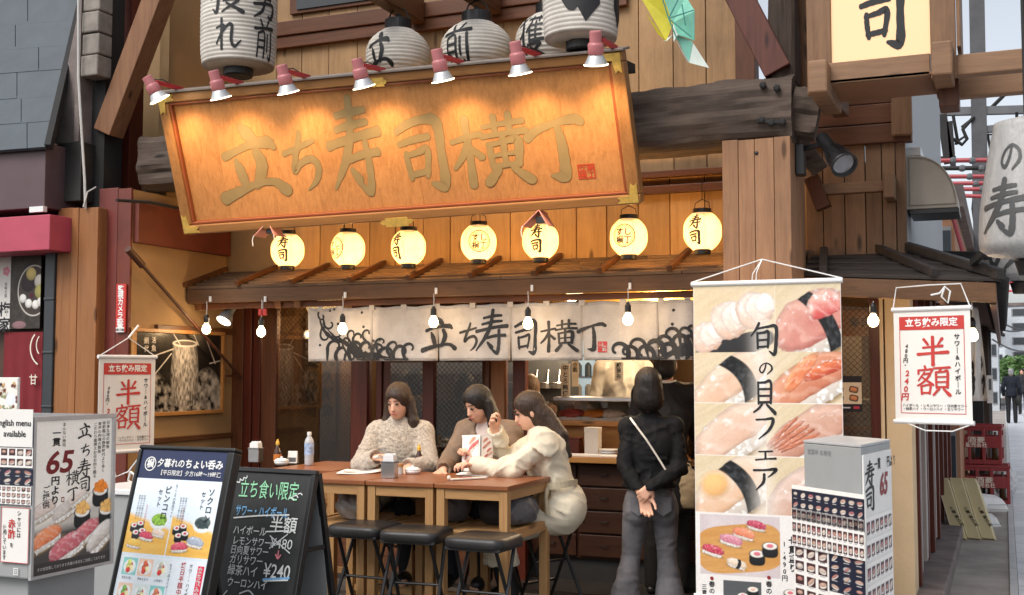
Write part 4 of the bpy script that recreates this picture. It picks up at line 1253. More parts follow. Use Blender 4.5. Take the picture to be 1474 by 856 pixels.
def corner(u,v_,su,sv):
    H = (TLc - BLc).length; W = (BRc - BLc).length
    pts = [(0,0),(.135,0),(.115,.022),(.135,.04),(.10,.047),(.055,.05),(.047,.10),(.04,.135),(.022,.115),(0,.135)]
    mb = MB()
    vs = [S(u + su * x / W,v_ + sv * y / H,.036) for x,y in pts]
    vs0 = [S(u + su * x / W,v_ + sv * y / H,.029) for x,y in pts]
    k = len(pts)
    fl = su * sv < 0
    fs = [tuple(range(k))[::(-1 if fl else 1)]] + [((i + 1) % k,i,k + i,k + (i + 1) % k)[::(-1 if fl else 1)] for i in range(k)]
    mb.add(vs + vs0,fs)
    mb.build('corner_fitting',M['gold'],sgn)
for u,v_,su,sv in ((.004,.012,1,1),(.996,.012,-1,1),(.004,.99,1,-1),(.996,.99,-1,-1)): corner(u,v_,su,sv)
def plaque(px,py,w,h):
    u,v_ = sign_uv(px,py)
    H = (TLc - BLc).length; W = (BRc - BLc).length
    pts = []
    for x,y in ((-1,0),(-.86,.5),(-.7,.45),(-.66,1),(.66,1),(.7,.45),(.86,.5),(1,0),(.86,-.5),(.7,-.45),(.66,-1),(-.66,-1),(-.7,-.45),(-.86,-.5)):
        pts.append((x * w / 2,y * h / 2))
    mb = MB(); mb.prism([S(u + x / W,v_ + y / H,.036) for x,y in pts][::-1],snx,.007)
    mb.build('gold_plaque',M['gold'],sgn)
plaque(574,318,.25,.065); plaque(549,117,.13,.06)

# ------------------------------------------------------------------ the lamps on top of the sign
warm_lens = emit('lamp_lens',(1.0,.84,.55),6)
pink = plain('lamp_pink',srgb('#c07678'),.38,0,.12)
red_arm = plain('lamp_arm',srgb('#b02f34'),.4)
SPOTS = [((230,143),(211,110)),((318,141),(307,101)),((415,133),(405,93)),((524,125),(513,84)),((638,116),(628,70)),((749,106),(741,59)),((858,93),(857,44))]
words = ['leftmost pink spotlight, tilted outwards over the top left corner of the big sign','pink spotlight under the tall cylindrical lantern, second from the left on the sign',
         'pink spotlight third from the left, beside the plain plank wall','pink spotlight next to the small gold plaque on the top of the sign','pink spotlight in front of the widest round paper lantern',
         'pink spotlight just left of the hanging cylinder lantern with black lettering','pink spotlight at the top right gold corner of the sign']
for (l_,t_),lab in zip(SPOTS,words):
    a,b_ = P(t_[0],t_[1],6.40),P(l_[0],l_[1],6.47)
    ax = (b_ - a).normalized(); Ln = (b_ - a).length
    sp = thing('spotlight',lab,'spotlight',b_,'pink spotlights along the top of the sign')
    mb = MB(); mb.lathe([(.0,0),(.034,0),(.036,.01),(.036,Ln * .34),(.043,Ln * .36),(.047,Ln * .40),(.047,Ln * .66),(.043,Ln * .70),(0,Ln * .70)],a,20,ax)
    mb.build('housing',pink,sp,smooth=True,bevel=.002)
    mb = MB(); mb.lathe([(.03,Ln * .66),(.045,Ln * .72),(.052,Ln * .80),(.066,Ln * .95),(.070,Ln * 1.0),(.062,Ln * 1.0),(.045,Ln * .8)],a,24,ax); mb.build('bell_reflector',M['alu'],sp,smooth=True)
    mb = MB(); mb.lathe([(0,Ln * .985),(.061,Ln * .985)],a,24,ax); mb.lathe([(.0615,Ln * 1.0),(.0725,Ln * .985),(.0725,Ln * 1.01),(.0615,Ln * 1.02),(.0615,Ln * 1.0)],a,24,ax)
    mb.build('lens',warm_lens,sp)
    j = a.lerp(b_,.30)
    u,_ = sign_uv(l_[0] + 32,l_[1])
    e = S(u,1.015,-.03)
    mb = MB(); mb.bar(j + Vector((.03,.02,.01)),e,.022,.03); mb.build('arm',red_arm,sp,bevel=.003)
    mb = MB(); mb.tube([j + Vector((.02,.02,.03)),j.lerp(e,.3) + Vector((0,.02,.045)),j.lerp(e,.6) + Vector((0,.02,.02)),e + Vector((0,.02,0))],.004,6); mb.build('wire',M['black_rough'],sp)
    ld = bpy.data.lights.new('lamp_light','SPOT'); ld.energy = 22; ld.spot_size = R(118); ld.spot_blend = 1.0; ld.color = (1.0,.66,.36); ld.shadow_soft_size = .04
    lo = bpy.data.objects.new('lamp_light',ld); col.objects.link(lo); lo.parent = sp
    dr = (Vector((ax.x * .5,.62,-1))).normalized()
    lo.location = ax * .03
    lo.rotation_euler = dr.to_track_quat('-Z','Y').to_euler()

# ------------------------------------------------------------------ small glowing lanterns over the eave
m,N,L,b,out = nodes_of('lantern_paper')
v = coords(N,L)
n = noise_n(N,L,v,14,4,.6)
r = ramp(N,[(.3,srgb('#efd6a2')),(.7,srgb('#f8e6bd'))]); L.new(n.outputs[0],r.inputs[0])
L.new(r.outputs[0],b.inputs['Base Color']); L.new(r.outputs[0],b.inputs['Emission Color'])
b.inputs['Emission Strength'].default_value = .30; b.inputs['Roughness'].default_value = .6
b.inputs['Base Color'].default_value = (.5,.4,.25,1)
tr = N.new('ShaderNodeBsdfTransparent'); tr.inputs[0].default_value = (1,.86,.62,1)
tl = N.new('ShaderNodeBsdfTranslucent'); tl.inputs[0].default_value = (.9,.82,.62,1)
mx = N.new('ShaderNodeMixShader'); mx.inputs[0].default_value = .007; L.new(b.outputs[0],mx.inputs[1]); L.new(tl.outputs[0],mx.inputs[2])
m2 = N.new('ShaderNodeMixShader'); m2.inputs[0].default_value = .30; L.new(mx.outputs[0],m2.inputs[1]); L.new(tr.outputs[0],m2.inputs[2]); L.new(m2.outputs[0],out.inputs[0])
M['lantern_paper'] = m
def barrel(t,r0,r1):
    """radius at t in 0..1 of the height"""
    return r1 * (1 - abs(2 * t - 1) ** 2.6) + r0 * abs(2 * t - 1) ** 2.6
def small_lantern(kind,loc,ang,lab):
    H,r0,r1 = .245,.066,.128
    o = thing('paper_lantern',lab,'lantern',loc,'small glowing lanterns in a row under the sign',rz=ang)
    mb = MB()
    prof = []
    nr = 30
    for i in range(nr * 2 + 1):
        t = i / (nr * 2)
        prof.append((barrel(t,r0,r1) + (.0012 if i % 2 else -.0006),-H / 2 + H * t))
    mb.lathe(prof,(0,0,0),40); mb.build('shade',M['lantern_paper'],o,smooth=True,local=True)
    mb = MB(); mb.lathe([(.0,0),(.058,0),(.062,.004),(.062,.034),(.05,.036),(0,.036)],(0,0,H / 2 - .004),24); mb.build('top_cap',M['black'],o,local=True)
    mb = MB(); mb.lathe([(.0,0),(.052,0),(.056,.003),(.056,.034),(0,.036)],(0,0,-H / 2 - .034),24); mb.build('bottom_cap',M['black'],o,local=True)
    mb = MB(); mb.tube([(-.055,0,H / 2 + .03),(-.05,0,H / 2 + .07),(0,0,H / 2 + .095),(.05,0,H / 2 + .07),(.055,0,H / 2 + .03)],.003,6); mb.tube([(0,0,H / 2 + .09),(0,0,H / 2 + .25)],.003,6); mb.build('bail',M['black_rough'],o,local=True)
    def wrap(x,y,lift=.003):
        t = min(max((y + H / 2) / H,0),1); rr = barrel(t,r0,r1) + lift
        a = x / r1 - PI / 2
        return (rr * math.cos(a),rr * math.sin(a),y)
    if kind == 'text':
        g = merge([place(brush('寿',1.9),-.044,.008,.09,.095),place(brush('司',2.0),-.042,-.092,.085,.085)])
    else:
        g = merge([ringg(0,0,.077,.008,48),ringg(0,0,.064,.004,48),at2(font('すし',.056,.035,'CENTER'),0,.004),at2(font('横丁',.054,.03,'CENTER'),0,-.05)])
    mb = MB(); mb.flat(cut_x(g,.012),wrap); mb.build('lettering',M['ink'],o,local=True)
    mb = MB()
    for k in (-.9,.55,2.0,3.4):
        mb.tube([wrap(k * r1,-H / 2 + H * i / 16,.0016) for i in range(17)],.0011,4,False)
    mb.build('rib_thread',plain('thread',srgb('#c79a55'),.6),o,local=True)
    ld = bpy.data.lights.new('lantern_light','POINT'); ld.energy = 12; ld.color = (1,.66,.30); ld.shadow_soft_size = .035
    lo = bpy.data.objects.new('lantern_light',ld); col.objects.link(lo); lo.parent = o; lo.location = (0,0,-.02)
    return o
LAN = [(414,360,'text',-18,'small glowing lantern reading sushi, leftmost of the row, a pink hood touching it'),(501,358,'mark',-52,'small glowing lantern with its round emblem turned far to the left edge'),
       (588,356,'text',-48,'small glowing lantern with sushi lettering turned to its left edge, below the lower gold plaque'),(689,349,'mark',2,'small glowing lantern with its round emblem facing straight out'),
       (778,346,'text',-14,'small glowing lantern reading sushi under the pink hood in the middle of the eave'),(905,341,'mark',-16,'small glowing lantern with round emblem below the lower right gold corner of the sign'),
       (1011,333,'text',-24,'small glowing lantern hanging by a black bail beside the boxed pillar')]
for px,py,kd,dg,lab in LAN:
    p = P(px,py,7.72)

    fa = math.atan2(-p.y,-p.x) + PI / 2
    ob = small_lantern(kd,p,fa + R(dg),lab)
for px,py,lab in ((389,322,'small pink hood of folded cloth at the lower left edge of the big sign'),(778,306,'small pink hood of folded cloth over the lantern right of the sign centre')):
    c = P(px,py,7.0)
    o = thing('cloth_hood',lab,'hood',c,'pink hoods under the sign')
    mb = MB()
    A = c + Vector((0,0,.02))
    for sg in (-1,1):
        e = c + Vector((sg * .085 - .02,0,-.085))
        mb.slab(A + Vector((0,-.03,0)),e + Vector((0,-.05,0)),e + Vector((0,.09,0)),A + Vector((0,.09,.0)),(sg * .6,0,.7),.006)
    mb.build('cover',plain('hood_pink',srgb('#c98a7c'),.6),o,bevel=.002)
    mb = MB(); mb.box(c.x - .03,c.x + .03,c.y - .01,c.y + .05,c.z - .07,c.z - .025); mb.build('clip',M['black'],o,bevel=.004)
    mb = MB(); mb.tube([c + Vector((-.105,-.05,-.085)),c + Vector((-.115,-.05,-.12)),c + Vector((-.108,-.05,-.16))],.003,5); mb.tube([c + Vector((.065,-.05,-.085)),c + Vector((.07,-.05,-.12))],.003,5); mb.build('string',M['paper'],o)

# ------------------------------------------------------------------ large paper lanterns up on the beam
m,N,L,b,out = nodes_of('white_washi')
v = coords(N,L)
n = noise_n(N,L,v,5,5,.6)
r = ramp(N,[(.3,srgb('#b9b2a8')),(.7,srgb('#d8d2c8'))]); L.new(n.outputs[0],r.inputs[0])
wv = N.new('ShaderNodeTexWave'); wv.bands_direction = 'Z'; wv.inputs['Scale'].default_value = 11.0; L.new(v,wv.inputs['Vector'])
rw = ramp(N,[(.0,(.72,.70,.68)),(.35,(1,1,1))]); L.new(wv.outputs[1],rw.inputs[0])
L.new(mixc(N,L,r.outputs[0],rw.outputs[0],1.0,'MULTIPLY'),b.inputs['Base Color'])
b.inputs['Roughness'].default_value = .7
bump(N,L,wv.outputs[1],b,.35,.01)
M['washi'] = m
def big_lantern(loc,rad,H,round_,lab,texts,name='paper_lantern',fa=0.0):
    o = thing(name,lab,'lantern',loc,'large white paper lanterns above the sign')
    def rr(t):
        if round_: return rad * (1 - .52 * abs(2 * t - 1) ** 2.5)
        return rad * (1 - .06 * abs(2 * t - 1) ** 6)
    pr = []
    n_ = int(H / .016)
    for i in range(n_ + 1):
        t = i / n_
        pr.append((rr(t) + (.0022 if i % 2 else -.001) ,H * t))
    if not round_: pr = [(rad * .45,-.012),(rad * .8,-.006)] + pr + [(rad * .7,H + .01)]
    mb = MB(); mb.lathe(pr,loc,48); mb.build('shade',M['washi'],o,smooth=True)
    cr = rad * (.42 if round_ else .40)
    mb = MB(); mb.lathe([(0,-.07),(cr * .9,-.07),(cr,-.06),(cr,-.004),(0,-.004)],loc,24); mb.build('bottom_cap',M['black'],o)
    mb = MB(); mb.lathe([(0,H),(cr,H),(cr,H + .08),(cr * .9,H + .085),(0,H + .085)],loc,24); mb.build('top_cap',M['black'],o)
    if round_:
        c = Vector(loc) + Vector((0,0,H + .08))
        mb = MB(); mb.tube([c + Vector((-cr * .9,0,0)),c + Vector((-cr * .6,0,.07)),c + Vector((0,0,.1)),c + Vector((cr * .6,0,.07)),c + Vector((cr * .9,0,0))],.006,6); mb.ball(tuple(c + Vector((0,0,.03))),.025); mb.tube([c + Vector((0,0,.09)),c + Vector((0,0,.5))],.005,6); mb.build('bail',M['black_rough'],o)
    a0 = math.atan2(-loc[1],-loc[0]) + fa
    mb = MB()
    for g,xo in texts:
        def wrap(x,y,xo=xo):
            t = min(max(y / H,0),1); a = a0 + (x + xo) / rad
            q = rr(t) + .004
            return (loc[0] + q * math.cos(a),loc[1] + q * math.sin(a),loc[2] + y)
        mb.flat(cut_x(g,.02),wrap)
    mb.build('lettering',M['ink'],o)
    return o
p = P(343,97,6.95); D_ = 8.35
u1 = .06
tx = [(merge([place(brush('れ',1.25),0,.06,.19,.23),place(brush('獲',1.15),-.05,.33,.25,.28),place(brush('男',1.2),-.02,.64,.2,.25)]),-.17),
      (merge([place(brush('前',1.25),0,.02,.17,.28),place(brush('男',1.3),-.02,.31,.20,.26),place(brush('れ',1.2),0,.62,.18,.23)]),.11)]
big_lantern(tuple(p),.27,1.0,False,'tall white cylinder lantern with columns of black brush writing above the end of the sign',tx)
p = P(836,58,6.75)
kan = merge([[[(x,y) for x,y in rectg(.0,.16,.15,.5)[0]],rectg(0,0,1,1)[1]],([(.0,.16),(.15,.16),(.06,.05)],[(0,2,1)])])
wht = None
tx = [(merge([kan,([(-.12,.30),(-.04,.22),(-.02,.5),(-.06,.5)],[(0,1,2,3)]),ribbon([(-.10,.26,.05),(-.02,.14,.05),(.0,.3,.05)])]),-.03),(merge([kan]),.24)]
big_lantern(tuple(p),.235,.95,False,'white cylinder lantern with bold black lettering hanging above the right part of the sign',tx)
for px,py,rad,lab,ch in ((573,108,.245,'round white lantern with black cap rising behind the gold plaque of the sign','立'),(686,100,.265,'widest round white lantern behind the sign, a black brush mark on one side','前'),(792,90,.25,'round white lantern half hidden behind the hanging cylinder lantern','獲')):
    p = P(px,py,7.75)
    h_ = .36
    base = p.z - .06
    tx = [(place(brush(ch,1.3),0,.05,.24,.30),-.28)]
    big_lantern((p.x,7.75,base),rad,.40,True,lab,tx)

# ------------------------------------------------------------------ noren curtain
NY = YF + .10
nx0,nx1 = XY(444,NY,480),XY(999,NY,480)
NW = nx1 - nx0
nz1,nz0 = P(700,437,NY).z,P(700,519,NY).z
NH = nz1 - nz0
SL = [XY(p_,NY,480) - nx0 for p_ in (444,537,630,735,838,948,999)]
def nfn(x,y,lift=0.0):
    t = 1 - y / NH
    k = x / NW
    w_ = .013 * math.sin(x * 13 + 1.1) * (.3 + .7 * t) + .009 * math.sin(x * 29 + 2 + t * 1.5) * (.4 + .6 * t) + .005 * math.sin(x * 53 + t * 3) * (.7 - .4 * t) + .006 * math.sin(x * 7 - t * 4)
    d = .012 * t
    sag = -.008 * (1 - math.cos(2 * PI * x / .265)) * (1 - t) * .6
    return Vector((nx0 + x,NY - w_ - d - lift,nz0 + y + sag + (P(444 + k * 555,478,NY).z - P(700,478,NY).z) * 0))
nor = thing('noren_curtain','white split shop curtain with black wave print and brush writing, hung across the entrance','curtain',(nx0 + NW / 2,NY,nz1))
m,N,L,b,_ = nodes_of('noren_cloth')
v = coords(N,L)
n = noise_n(N,L,v,4,6,.6); n2 = noise_n(N,L,v,18,4,.6,1.0)
r = ramp(N,[(.3,srgb('#aaa199')),(.7,srgb('#c8c0b8'))]); L.new(n.outputs[0],r.inputs[0])
L.new(r.outputs[0],b.inputs['Base Color']); b.inputs['Roughness'].default_value = .85
bump(N,L,n2.outputs[0],b,.55,.012)
try: b.inputs['Transmission Weight'].default_value = 0.0
except KeyError: pass
M['noren'] = m
for i in range(6):
    a_,b_ = SL[i],SL[i + 1]
    nxg,nyg = 26,18
    V_,F_ = [],[]
    for j in range(nyg + 1):
        y = NH * j / nyg
        t = 1 - j / nyg
        gap = .010 * max(0,t - .25) ** 1.3
        if i == 1: gap_l = gap * 2.2
        else: gap_l = gap
        for q in range(nxg + 1):
            s_ = q / nxg
            x = a_ + gap_l + (b_ - a_ - gap - gap_l) * s_
            curl = .02 * t * (abs(2 * s_ - 1) ** 6)
            V_.append(nfn(x,y,-curl))
    for j in range(nyg):
        for q in range(nxg):
            k0 = j * (nxg + 1) + q
            F_.append((k0,k0 + 1,k0 + nxg + 2,k0 + nxg + 1))
    mb = MB(); mb.add(V_,F_); ob = mb.build('cloth_panel',M['noren'],nor,smooth=True)
    md = ob.modifiers.new('thickness','SOLIDIFY'); md.thickness = .0025; md.offset = 1
mb = MB(); mb.tube([(nx0 - .12,NY + .012,nz1 + .035),(nx1 + .1,NY + .012,nz1 + .035)],.016,10); mb.build('rod',M['pillar_left'],nor)
for px in (462,490,536,582,630,681,735,787,838,897,952,990):
    x = XY(px,NY,430)
    mb = MB(); mb.box(x - .022,x + .022,NY - .012,NY - .008,nz1 - .03,nz1 + .05); mb.box(x - .022,x + .022,NY - .012,NY + .035,nz1 + .051,nz1 + .055); mb.build('loop',M['noren'],nor)
def npx(px,py):
    p = P(px,py,NY - .02); return p.x - nx0,p.z - nz0
def nput(mb,g,lift=.0035): return mb.flat(g,lambda x,y: nfn(min(max(x,.004),NW - .004),min(max(y,.004),NH),lift))
mb = MB()
for k,(ch,xa,xb,ya,yb) in enumerate((('立',608,656,455,508),('ち',660,692,464,506),('寿',684,731,447,509),('司',737,776,460,510),('横',778,829,460,506),('丁',830,872,463,506))):
    x0_,y0_ = npx(xa,yb); x1_,y1_ = npx(xb,ya)
    for j,st in enumerate(BR[ch]): nput(mb,place(ribbon(st,1.3,7,.06),x0_,y0_,x1_ - x0_,y1_ - y0_),.0038 + j * .0001)
mb.build('lettering',M['ink'],nor)
mb = MB()
x0_,y0_ = npx(861,507); x1_,y1_ = npx(874,491)
sx_ = x1_ - x0_
nput(mb,merge([place(g,x0_,y0_,sx_,y1_ - y0_) for g in (frameg(0,0,1,1,.1),at2(font('立寿',.46,.03),.05,.54),at2(font('横丁',.46,.03),.05,.12))]))
mb.build('seal',M['red_ink'],nor)
# waves: curling ribbons with a dark body
mb = MB()
KW = (npx(501,480)[0] - npx(500,480)[0])
def curlg(px,py,r_,a0,turns=1.15,w=.26,d=1,tail=1.2):
    cx,cy = npx(px,py)
    pts = []
    for i in range(16):
        t = i / 15
        a = R(a0) + d * t * turns * 2 * PI
        rr = r_ * KW * (1.0 - .80 * t)
        pts.append((cx + rr * math.cos(a),cy + rr * math.sin(a),w * r_ * KW * (1.15 - .5 * t)))

    p0,p1 = pts[0],pts[1]
    dx,dy = p0[0] - p1[0],p0[1] - p1[1]; l = math.hypot(dx,dy)
    pts = [(p0[0] + dx / l * r_ * KW * tail,p0[1] + dy / l * r_ * KW * tail - .2 * r_ * KW,.1 * r_ * KW)] + pts
    return ribbon(pts,1.0,3)
WV = [(463,453,6,150,1),(474,465,7,170,1),(468,482,7,150,1),(484,478,6,200,1),(481,499,9,200,-1),(492,509,10,210,-1),(499,492,8,240,-1),(507,480,7,240,-1),(517,486,9,250,-1),(529,480,7,250,-1),(514,502,12,220,-1),(529,500,10,230,-1),(505,515,9,200,-1),
      (546,502,8,210,-1),(557,510,10,190,-1),(566,499,9,230,-1),(578,508,11,210,-1),(590,502,9,220,-1),(549,492,6,210,-1),
      (889,505,11,-20,1),(903,508,10,-30,1),(914,498,9,0,1),(925,509,11,-20,1),(939,501,11,-10,1),(952,493,9,0,1),(958,507,12,-20,1),(964,482,9,-10,1),(975,494,12,-30,1),(984,480,8,-10,1),(991,492,10,-40,1),(985,508,11,0,1),(995,474,6,0,1)]
for q,(px,py,r_,a0,d) in enumerate(WV): nput(mb,curlg(px,py,r_ * 1.25,a0,.66,.34,d,1.5),.0042 + .0001 * q)
for g in ([(486,487,3),(503,498,8),(520,512,13),(536,512,9)],[(541,510,6),(560,517,8),(585,517,7)],[(897,516,3),(925,517,7),(950,515,10),(975,505,9),(999,507,9)],[(458,455,2),(463,470,4),(474,484,5),(490,492,4)]):
    pts = [(*npx(a_,c_),w_ * KW) for a_,c_,w_ in g]
    nput(mb,ribbon([(x,max(y,.012),min(w_,2 * max(y,.012))) for x,y,w_ in pts],1.0,6,.2),.0040)
for px,py in ((474,446),(520,449),(523,470),(460,496),(485,466),(538,490),(546,488),(969,446),(967,466),(945,490),(931,503),(480,445)):
    nput(mb,circleg(*npx(px,py),1.8 * KW,10),.004)
mb.build('wave_print',M['ink'],nor)
mb = MB()
for i in range(6):
    for yy in (.018,NH - .02):
        n_ = 20; pts = [nfn(SL[i] + .02 + (SL[i + 1] - SL[i] - .04) * k / n_,yy,.0036) for k in range(n_ + 1)]
        mb.tube(pts,.0012,4,False)
mb.build('hem_stitch',plain('hem',srgb('#8d857c'),.8),nor)
# ------------------------------------------------------------------ big hanging banner of shellfish sushi
BY = 7.06
bx0,bx1 = XY(998,BY,420),XY(1210,BY,408)
BW = bx1 - bx0
bzt = (P(997,412,BY).z + P(1210,404,BY).z) / 2
bz0 = .25
BH = bzt - bz0
ban = thing('hanging_banner','tall white hanging banner printed with large shellfish sushi photos, in front of the boxed pillar','banner',((bx0 + bx1) / 2,BY,bzt))
bpl = Plane((bx0,BY,bz0),(1,0,0),(0,0,1))
def bq(px,py):
    p = P(px,py,BY); return p.x - bx0,p.z - bz0
mb = MB(); mb.box(bx0,bx1,BY,BY + .004,bz0,bzt); mb.build('sheet',M['paper'],ban)
mb = MB(); mb.tube([(bx0 - .012,BY,bzt + .008),(bx1 + .012,BY,bzt + .008)],.016,14); mb.build('top_bar',M['white_plastic'],ban,smooth=False)
mb = MB(); mb.tube([(bx0 - .012,BY,bz0),(bx1 + .012,BY,bz0)],.016,14); mb.build('bottom_bar',M['white_plastic'],ban)
apex = P(1097,373,BY + .05)
mb = MB(); mb.tube([(bx0 - .008,BY,bzt + .02),apex,(bx1 + .008,BY,bzt + .02)],.0042,6)
q = P(1086,380,BY + .02); mb.tube([apex,q + Vector((-.012,0,-.06)),q + Vector((-.02,0,-.14)),q + Vector((.004,0,-.15)),q + Vector((.012,0,-.05)),apex],.0035,6)
mb.build('string',M['white_plastic'],ban)
W_,H_ = BW,BH
pr = Print(W_,H_,.0042,'#e9e6e4')
rows = [bq(1100,y_)[1] for y_ in (416,507,581,657,741)]
xm = [bq(1116,460)[0],bq(1103,540)[0],bq(1103,620)[0],bq(1103,700)[0]]
rows[0] = H_ - .006
K = [[('#f4e8e0','#e3bfa6','#ffffff',False),('#e2b0a0','#c4746a','#f9dcd0',True)],
     [('#ecd6c0','#dcb498','#fbeee0',True),('#dfa080','#c2765a','#f6d8c0',False)],
     [('#ead0bc','#d8ae96','#fdeee4',False),('#dcb6a2','#bb8570','#f3dccf',False)],
     [('#f0dfcc','#e0b694','#fff4e8',True),('#e6cfc2','#cda592','#fff0ea',False)]]
for i in range(4):
    yt_,yb_ = rows[i],rows[i + 1] + .004
    for j in range(2):
        x0_,x1_ = (.004,xm[i] - .001) if j == 0 else (xm[i] + .001,W_ - .004)
        clip = pr.woodgrain(x0_,yb_,x1_,yt_,'#e2d3b8','#d0bd98',.5 + .2 * j)
        w_,h_ = x1_ - x0_,yt_ - yb_
        ba,ed,st,no = K[i][j]
        cx,cy = x0_ + w_ * (.50 if j == 0 else .55),yb_ + h_ * .50
        if i == 0 and j == 0:
            pr.ell(x0_ + w_ * .5,yb_ + h_ * .08,w_ * .5,h_ * .16,.25,'#2a2a2c',.4,clip=clip,p=3)
            for a_,b_,r_ in ((.14,.22,.19),(.44,.48,.23),(.74,.62,.22)):
                for k in range(3):
                    pr.topping(x0_ + w_ * (a_ + .07 * k),yb_ + h_ * (b_ + .05 * k),w_ * r_ * (1 - .22 * k),h_ * r_ * 1.25 * (1 - .22 * k),.5,['#f1ded2','#f7ebe3','#fffaf5'][k],['#dcb8a2','#e8cdbd','#efdfd4'][k],'#ffffff',5,clip,.1,.7)
        else:
            pr.nigiri(cx,cy,w_ * .68,.62 if j == 0 else .55,ba,ed,st,no,clip,h_ * .50,.75,5)
            if i == 1 and j == 1: 
                pr.topping(cx - w_ * .1,cy + h_ * .1,w_ * .34,h_ * .14,.9,'#f4b183','#d1663f','#ffe9d0',5,clip,.2,.8)
                pr.topping(cx + w_ * .22,cy + h_ * .16,w_ * .3,h_ * .13,.4,'#e9875a','#b84a34','#ffe0c8',5,clip,.2,.8)
            if i == 2 and j == 1:
                for k in range(5): pr.topping(cx - w_ * (.34 - .06 * k),cy - h_ * (.02 + .05 * k),w_ * .3,h_ * .045,.75 - .07 * k,'#d98d6c','#9c4f3a','#f3cdb8',4,clip,.2,.6)
            if i == 0 and j == 1: pr.topping(cx + w_ * .2,cy + h_ * .2,w_ * .28,h_ * .2,.4,'#f0c4b4','#cf5a58','#fff0ea',4,clip,.2,.9)
            if i == 3 and j == 0: pr.ell(cx - w_ * .22,cy - h_ * .02,w_ * .2,h_ * .22,.4,'#f3bd7e',.4,soft=.5,clip=clip)
    pr.rect(0,rows[i + 1],W_,rows[i + 1] + .004,'#efe9e2')
pr.rect(xm[0] - .0015,rows[1],xm[0] + .0015,rows[0],'#e8dcc8')
# white haze behind the column of writing
gx = bq(1098,600)[0]
m_ = np.exp(-((pr.X - gx) / .062) ** 2) * ((pr.Y > rows[4]) & (pr.Y < bq(1098,460)[1]))
pr.put(m_ * .55,'#f2ebe2')
# platter photo
x0_,yb_ = bq(1008,825); x1_,yt_ = bq(1122,744)
cl = ((pr.X > x0_) & (pr.X < x1_) & (pr.Y > yb_) & (pr.Y < yt_)).astype(float)
pr.put(cl,'#cfc4c6')
pr.put(np.clip(fbm(pr.X * 9,pr.Y * 9,77) * 1.6 - .6,0,1) * cl * .5,'#e9e2e2')
u_,v_ = pr.local((x0_ + x1_) / 2,(yb_ + yt_) / 2,.12)
w_,h_ = x1_ - x0_,yt_ - yb_
n_ = fbm(u_ * 5,v_ * 60,5)[...,None]
pr.put(np.clip((1 - (np.abs(u_ / (w_ * .55)) ** 4 + np.abs((v_ + h_ * .05) / (h_ * .40)) ** 3)) * 14,0,1) * cl,np.array(srgb('#d9a767')) * n_ + np.array(srgb('#c68d4c')) * (1 - n_))
for a_,b_,l_,c1,c2,nr in ((.72,.86,.13,'#cf4a6a','#a52e4c',0),(.56,.72,.15,'#f0a07c','#d8764e',0),(.40,.60,.15,'#e4a3b4','#c46a86',0),(.17,.42,.15,'#d94a63','#a82c46',0),(.47,.22,.13,'#f1e6d6','#dcc8ac',1)):
    pr.nigiri(x0_ + w_ * a_,yb_ + h_ * b_,w_ * l_,-.25,c1,c2,'#f7d8d4',bool(nr),cl,w_ * l_ * .5,.5)
for a_,b_ in ((.72,.36),(.88,.50)): pr.maki(x0_ + w_ * a_,yb_ + h_ * b_,w_ * .10,'#d77482',cl)
x0_,yb_ = bq(1042,880); x1_,yt_ = bq(1096,838)
pr.rect(x0_,yb_,x1_,yt_,'#55585c')
cl = ((pr.X > x0_) & (pr.X < x1_) & (pr.Y > yb_) & (pr.Y < yt_)).astype(float)
pr.maki(x1_ - .05,yt_ - .05,.035,'#e8b9a8',cl); pr.maki(x1_ - .11,yt_ - .09,.035,'#d77482',cl)
x0_,yb_ = bq(1115,880); x1_,yt_ = bq(1150,838)
cl = ((pr.X > x0_) & (pr.X < x1_) & (pr.Y > yb_) & (pr.Y < yt_)).astype(float)
pr.maki(x1_ - .05,yt_ - .07,.04,'#d77482',cl)
pr.mesh('photo_print',bpl,0,0,M['print'],ban,.003)
mb = MB()
for k,(ch,xa,xb,ya,yb) in enumerate((('旬',1080,1121,464,511),('の',1091,1114,519,540),('貝',1084,1117,548,594),('フ',1084,1118,599,633),('ェ',1086,1118,639,664),('ア',1083,1121,671,706))):
    x0_,y0_ = bq(xa,yb); x1_,y1_ = bq(xb,ya)
    for j,st in enumerate(BR[ch]): bpl.put(mb,place(ribbon(st,1.35,7,.06),x0_,y0_,x1_ - x0_,y1_ - y0_),.005 + j * .0001)
k_ = BW / 213
for t_,px,py,s_,bo in (('七貫盛り',1141,772,12,.03),('1,490円',1129,778,9,.015),('春の菜',1025,836,9,.02),('三貫盛',1014,840,8,.015),('春の',1107,836,9,.02)):
    x_,y_ = bq(px,py)
    bpl.put(mb,at2(vfont(t_,s_ * k_,bo,.95),x_,y_),.005)
mb.build('lettering',M['ink'],ban)
mb = MB()
for px,py in ((1025,832),(1107,831)): bpl.put(mb,circleg(*bq(px,py),.011),.0055)
mb.build('red_dot',M['dark_red_ink'],ban)

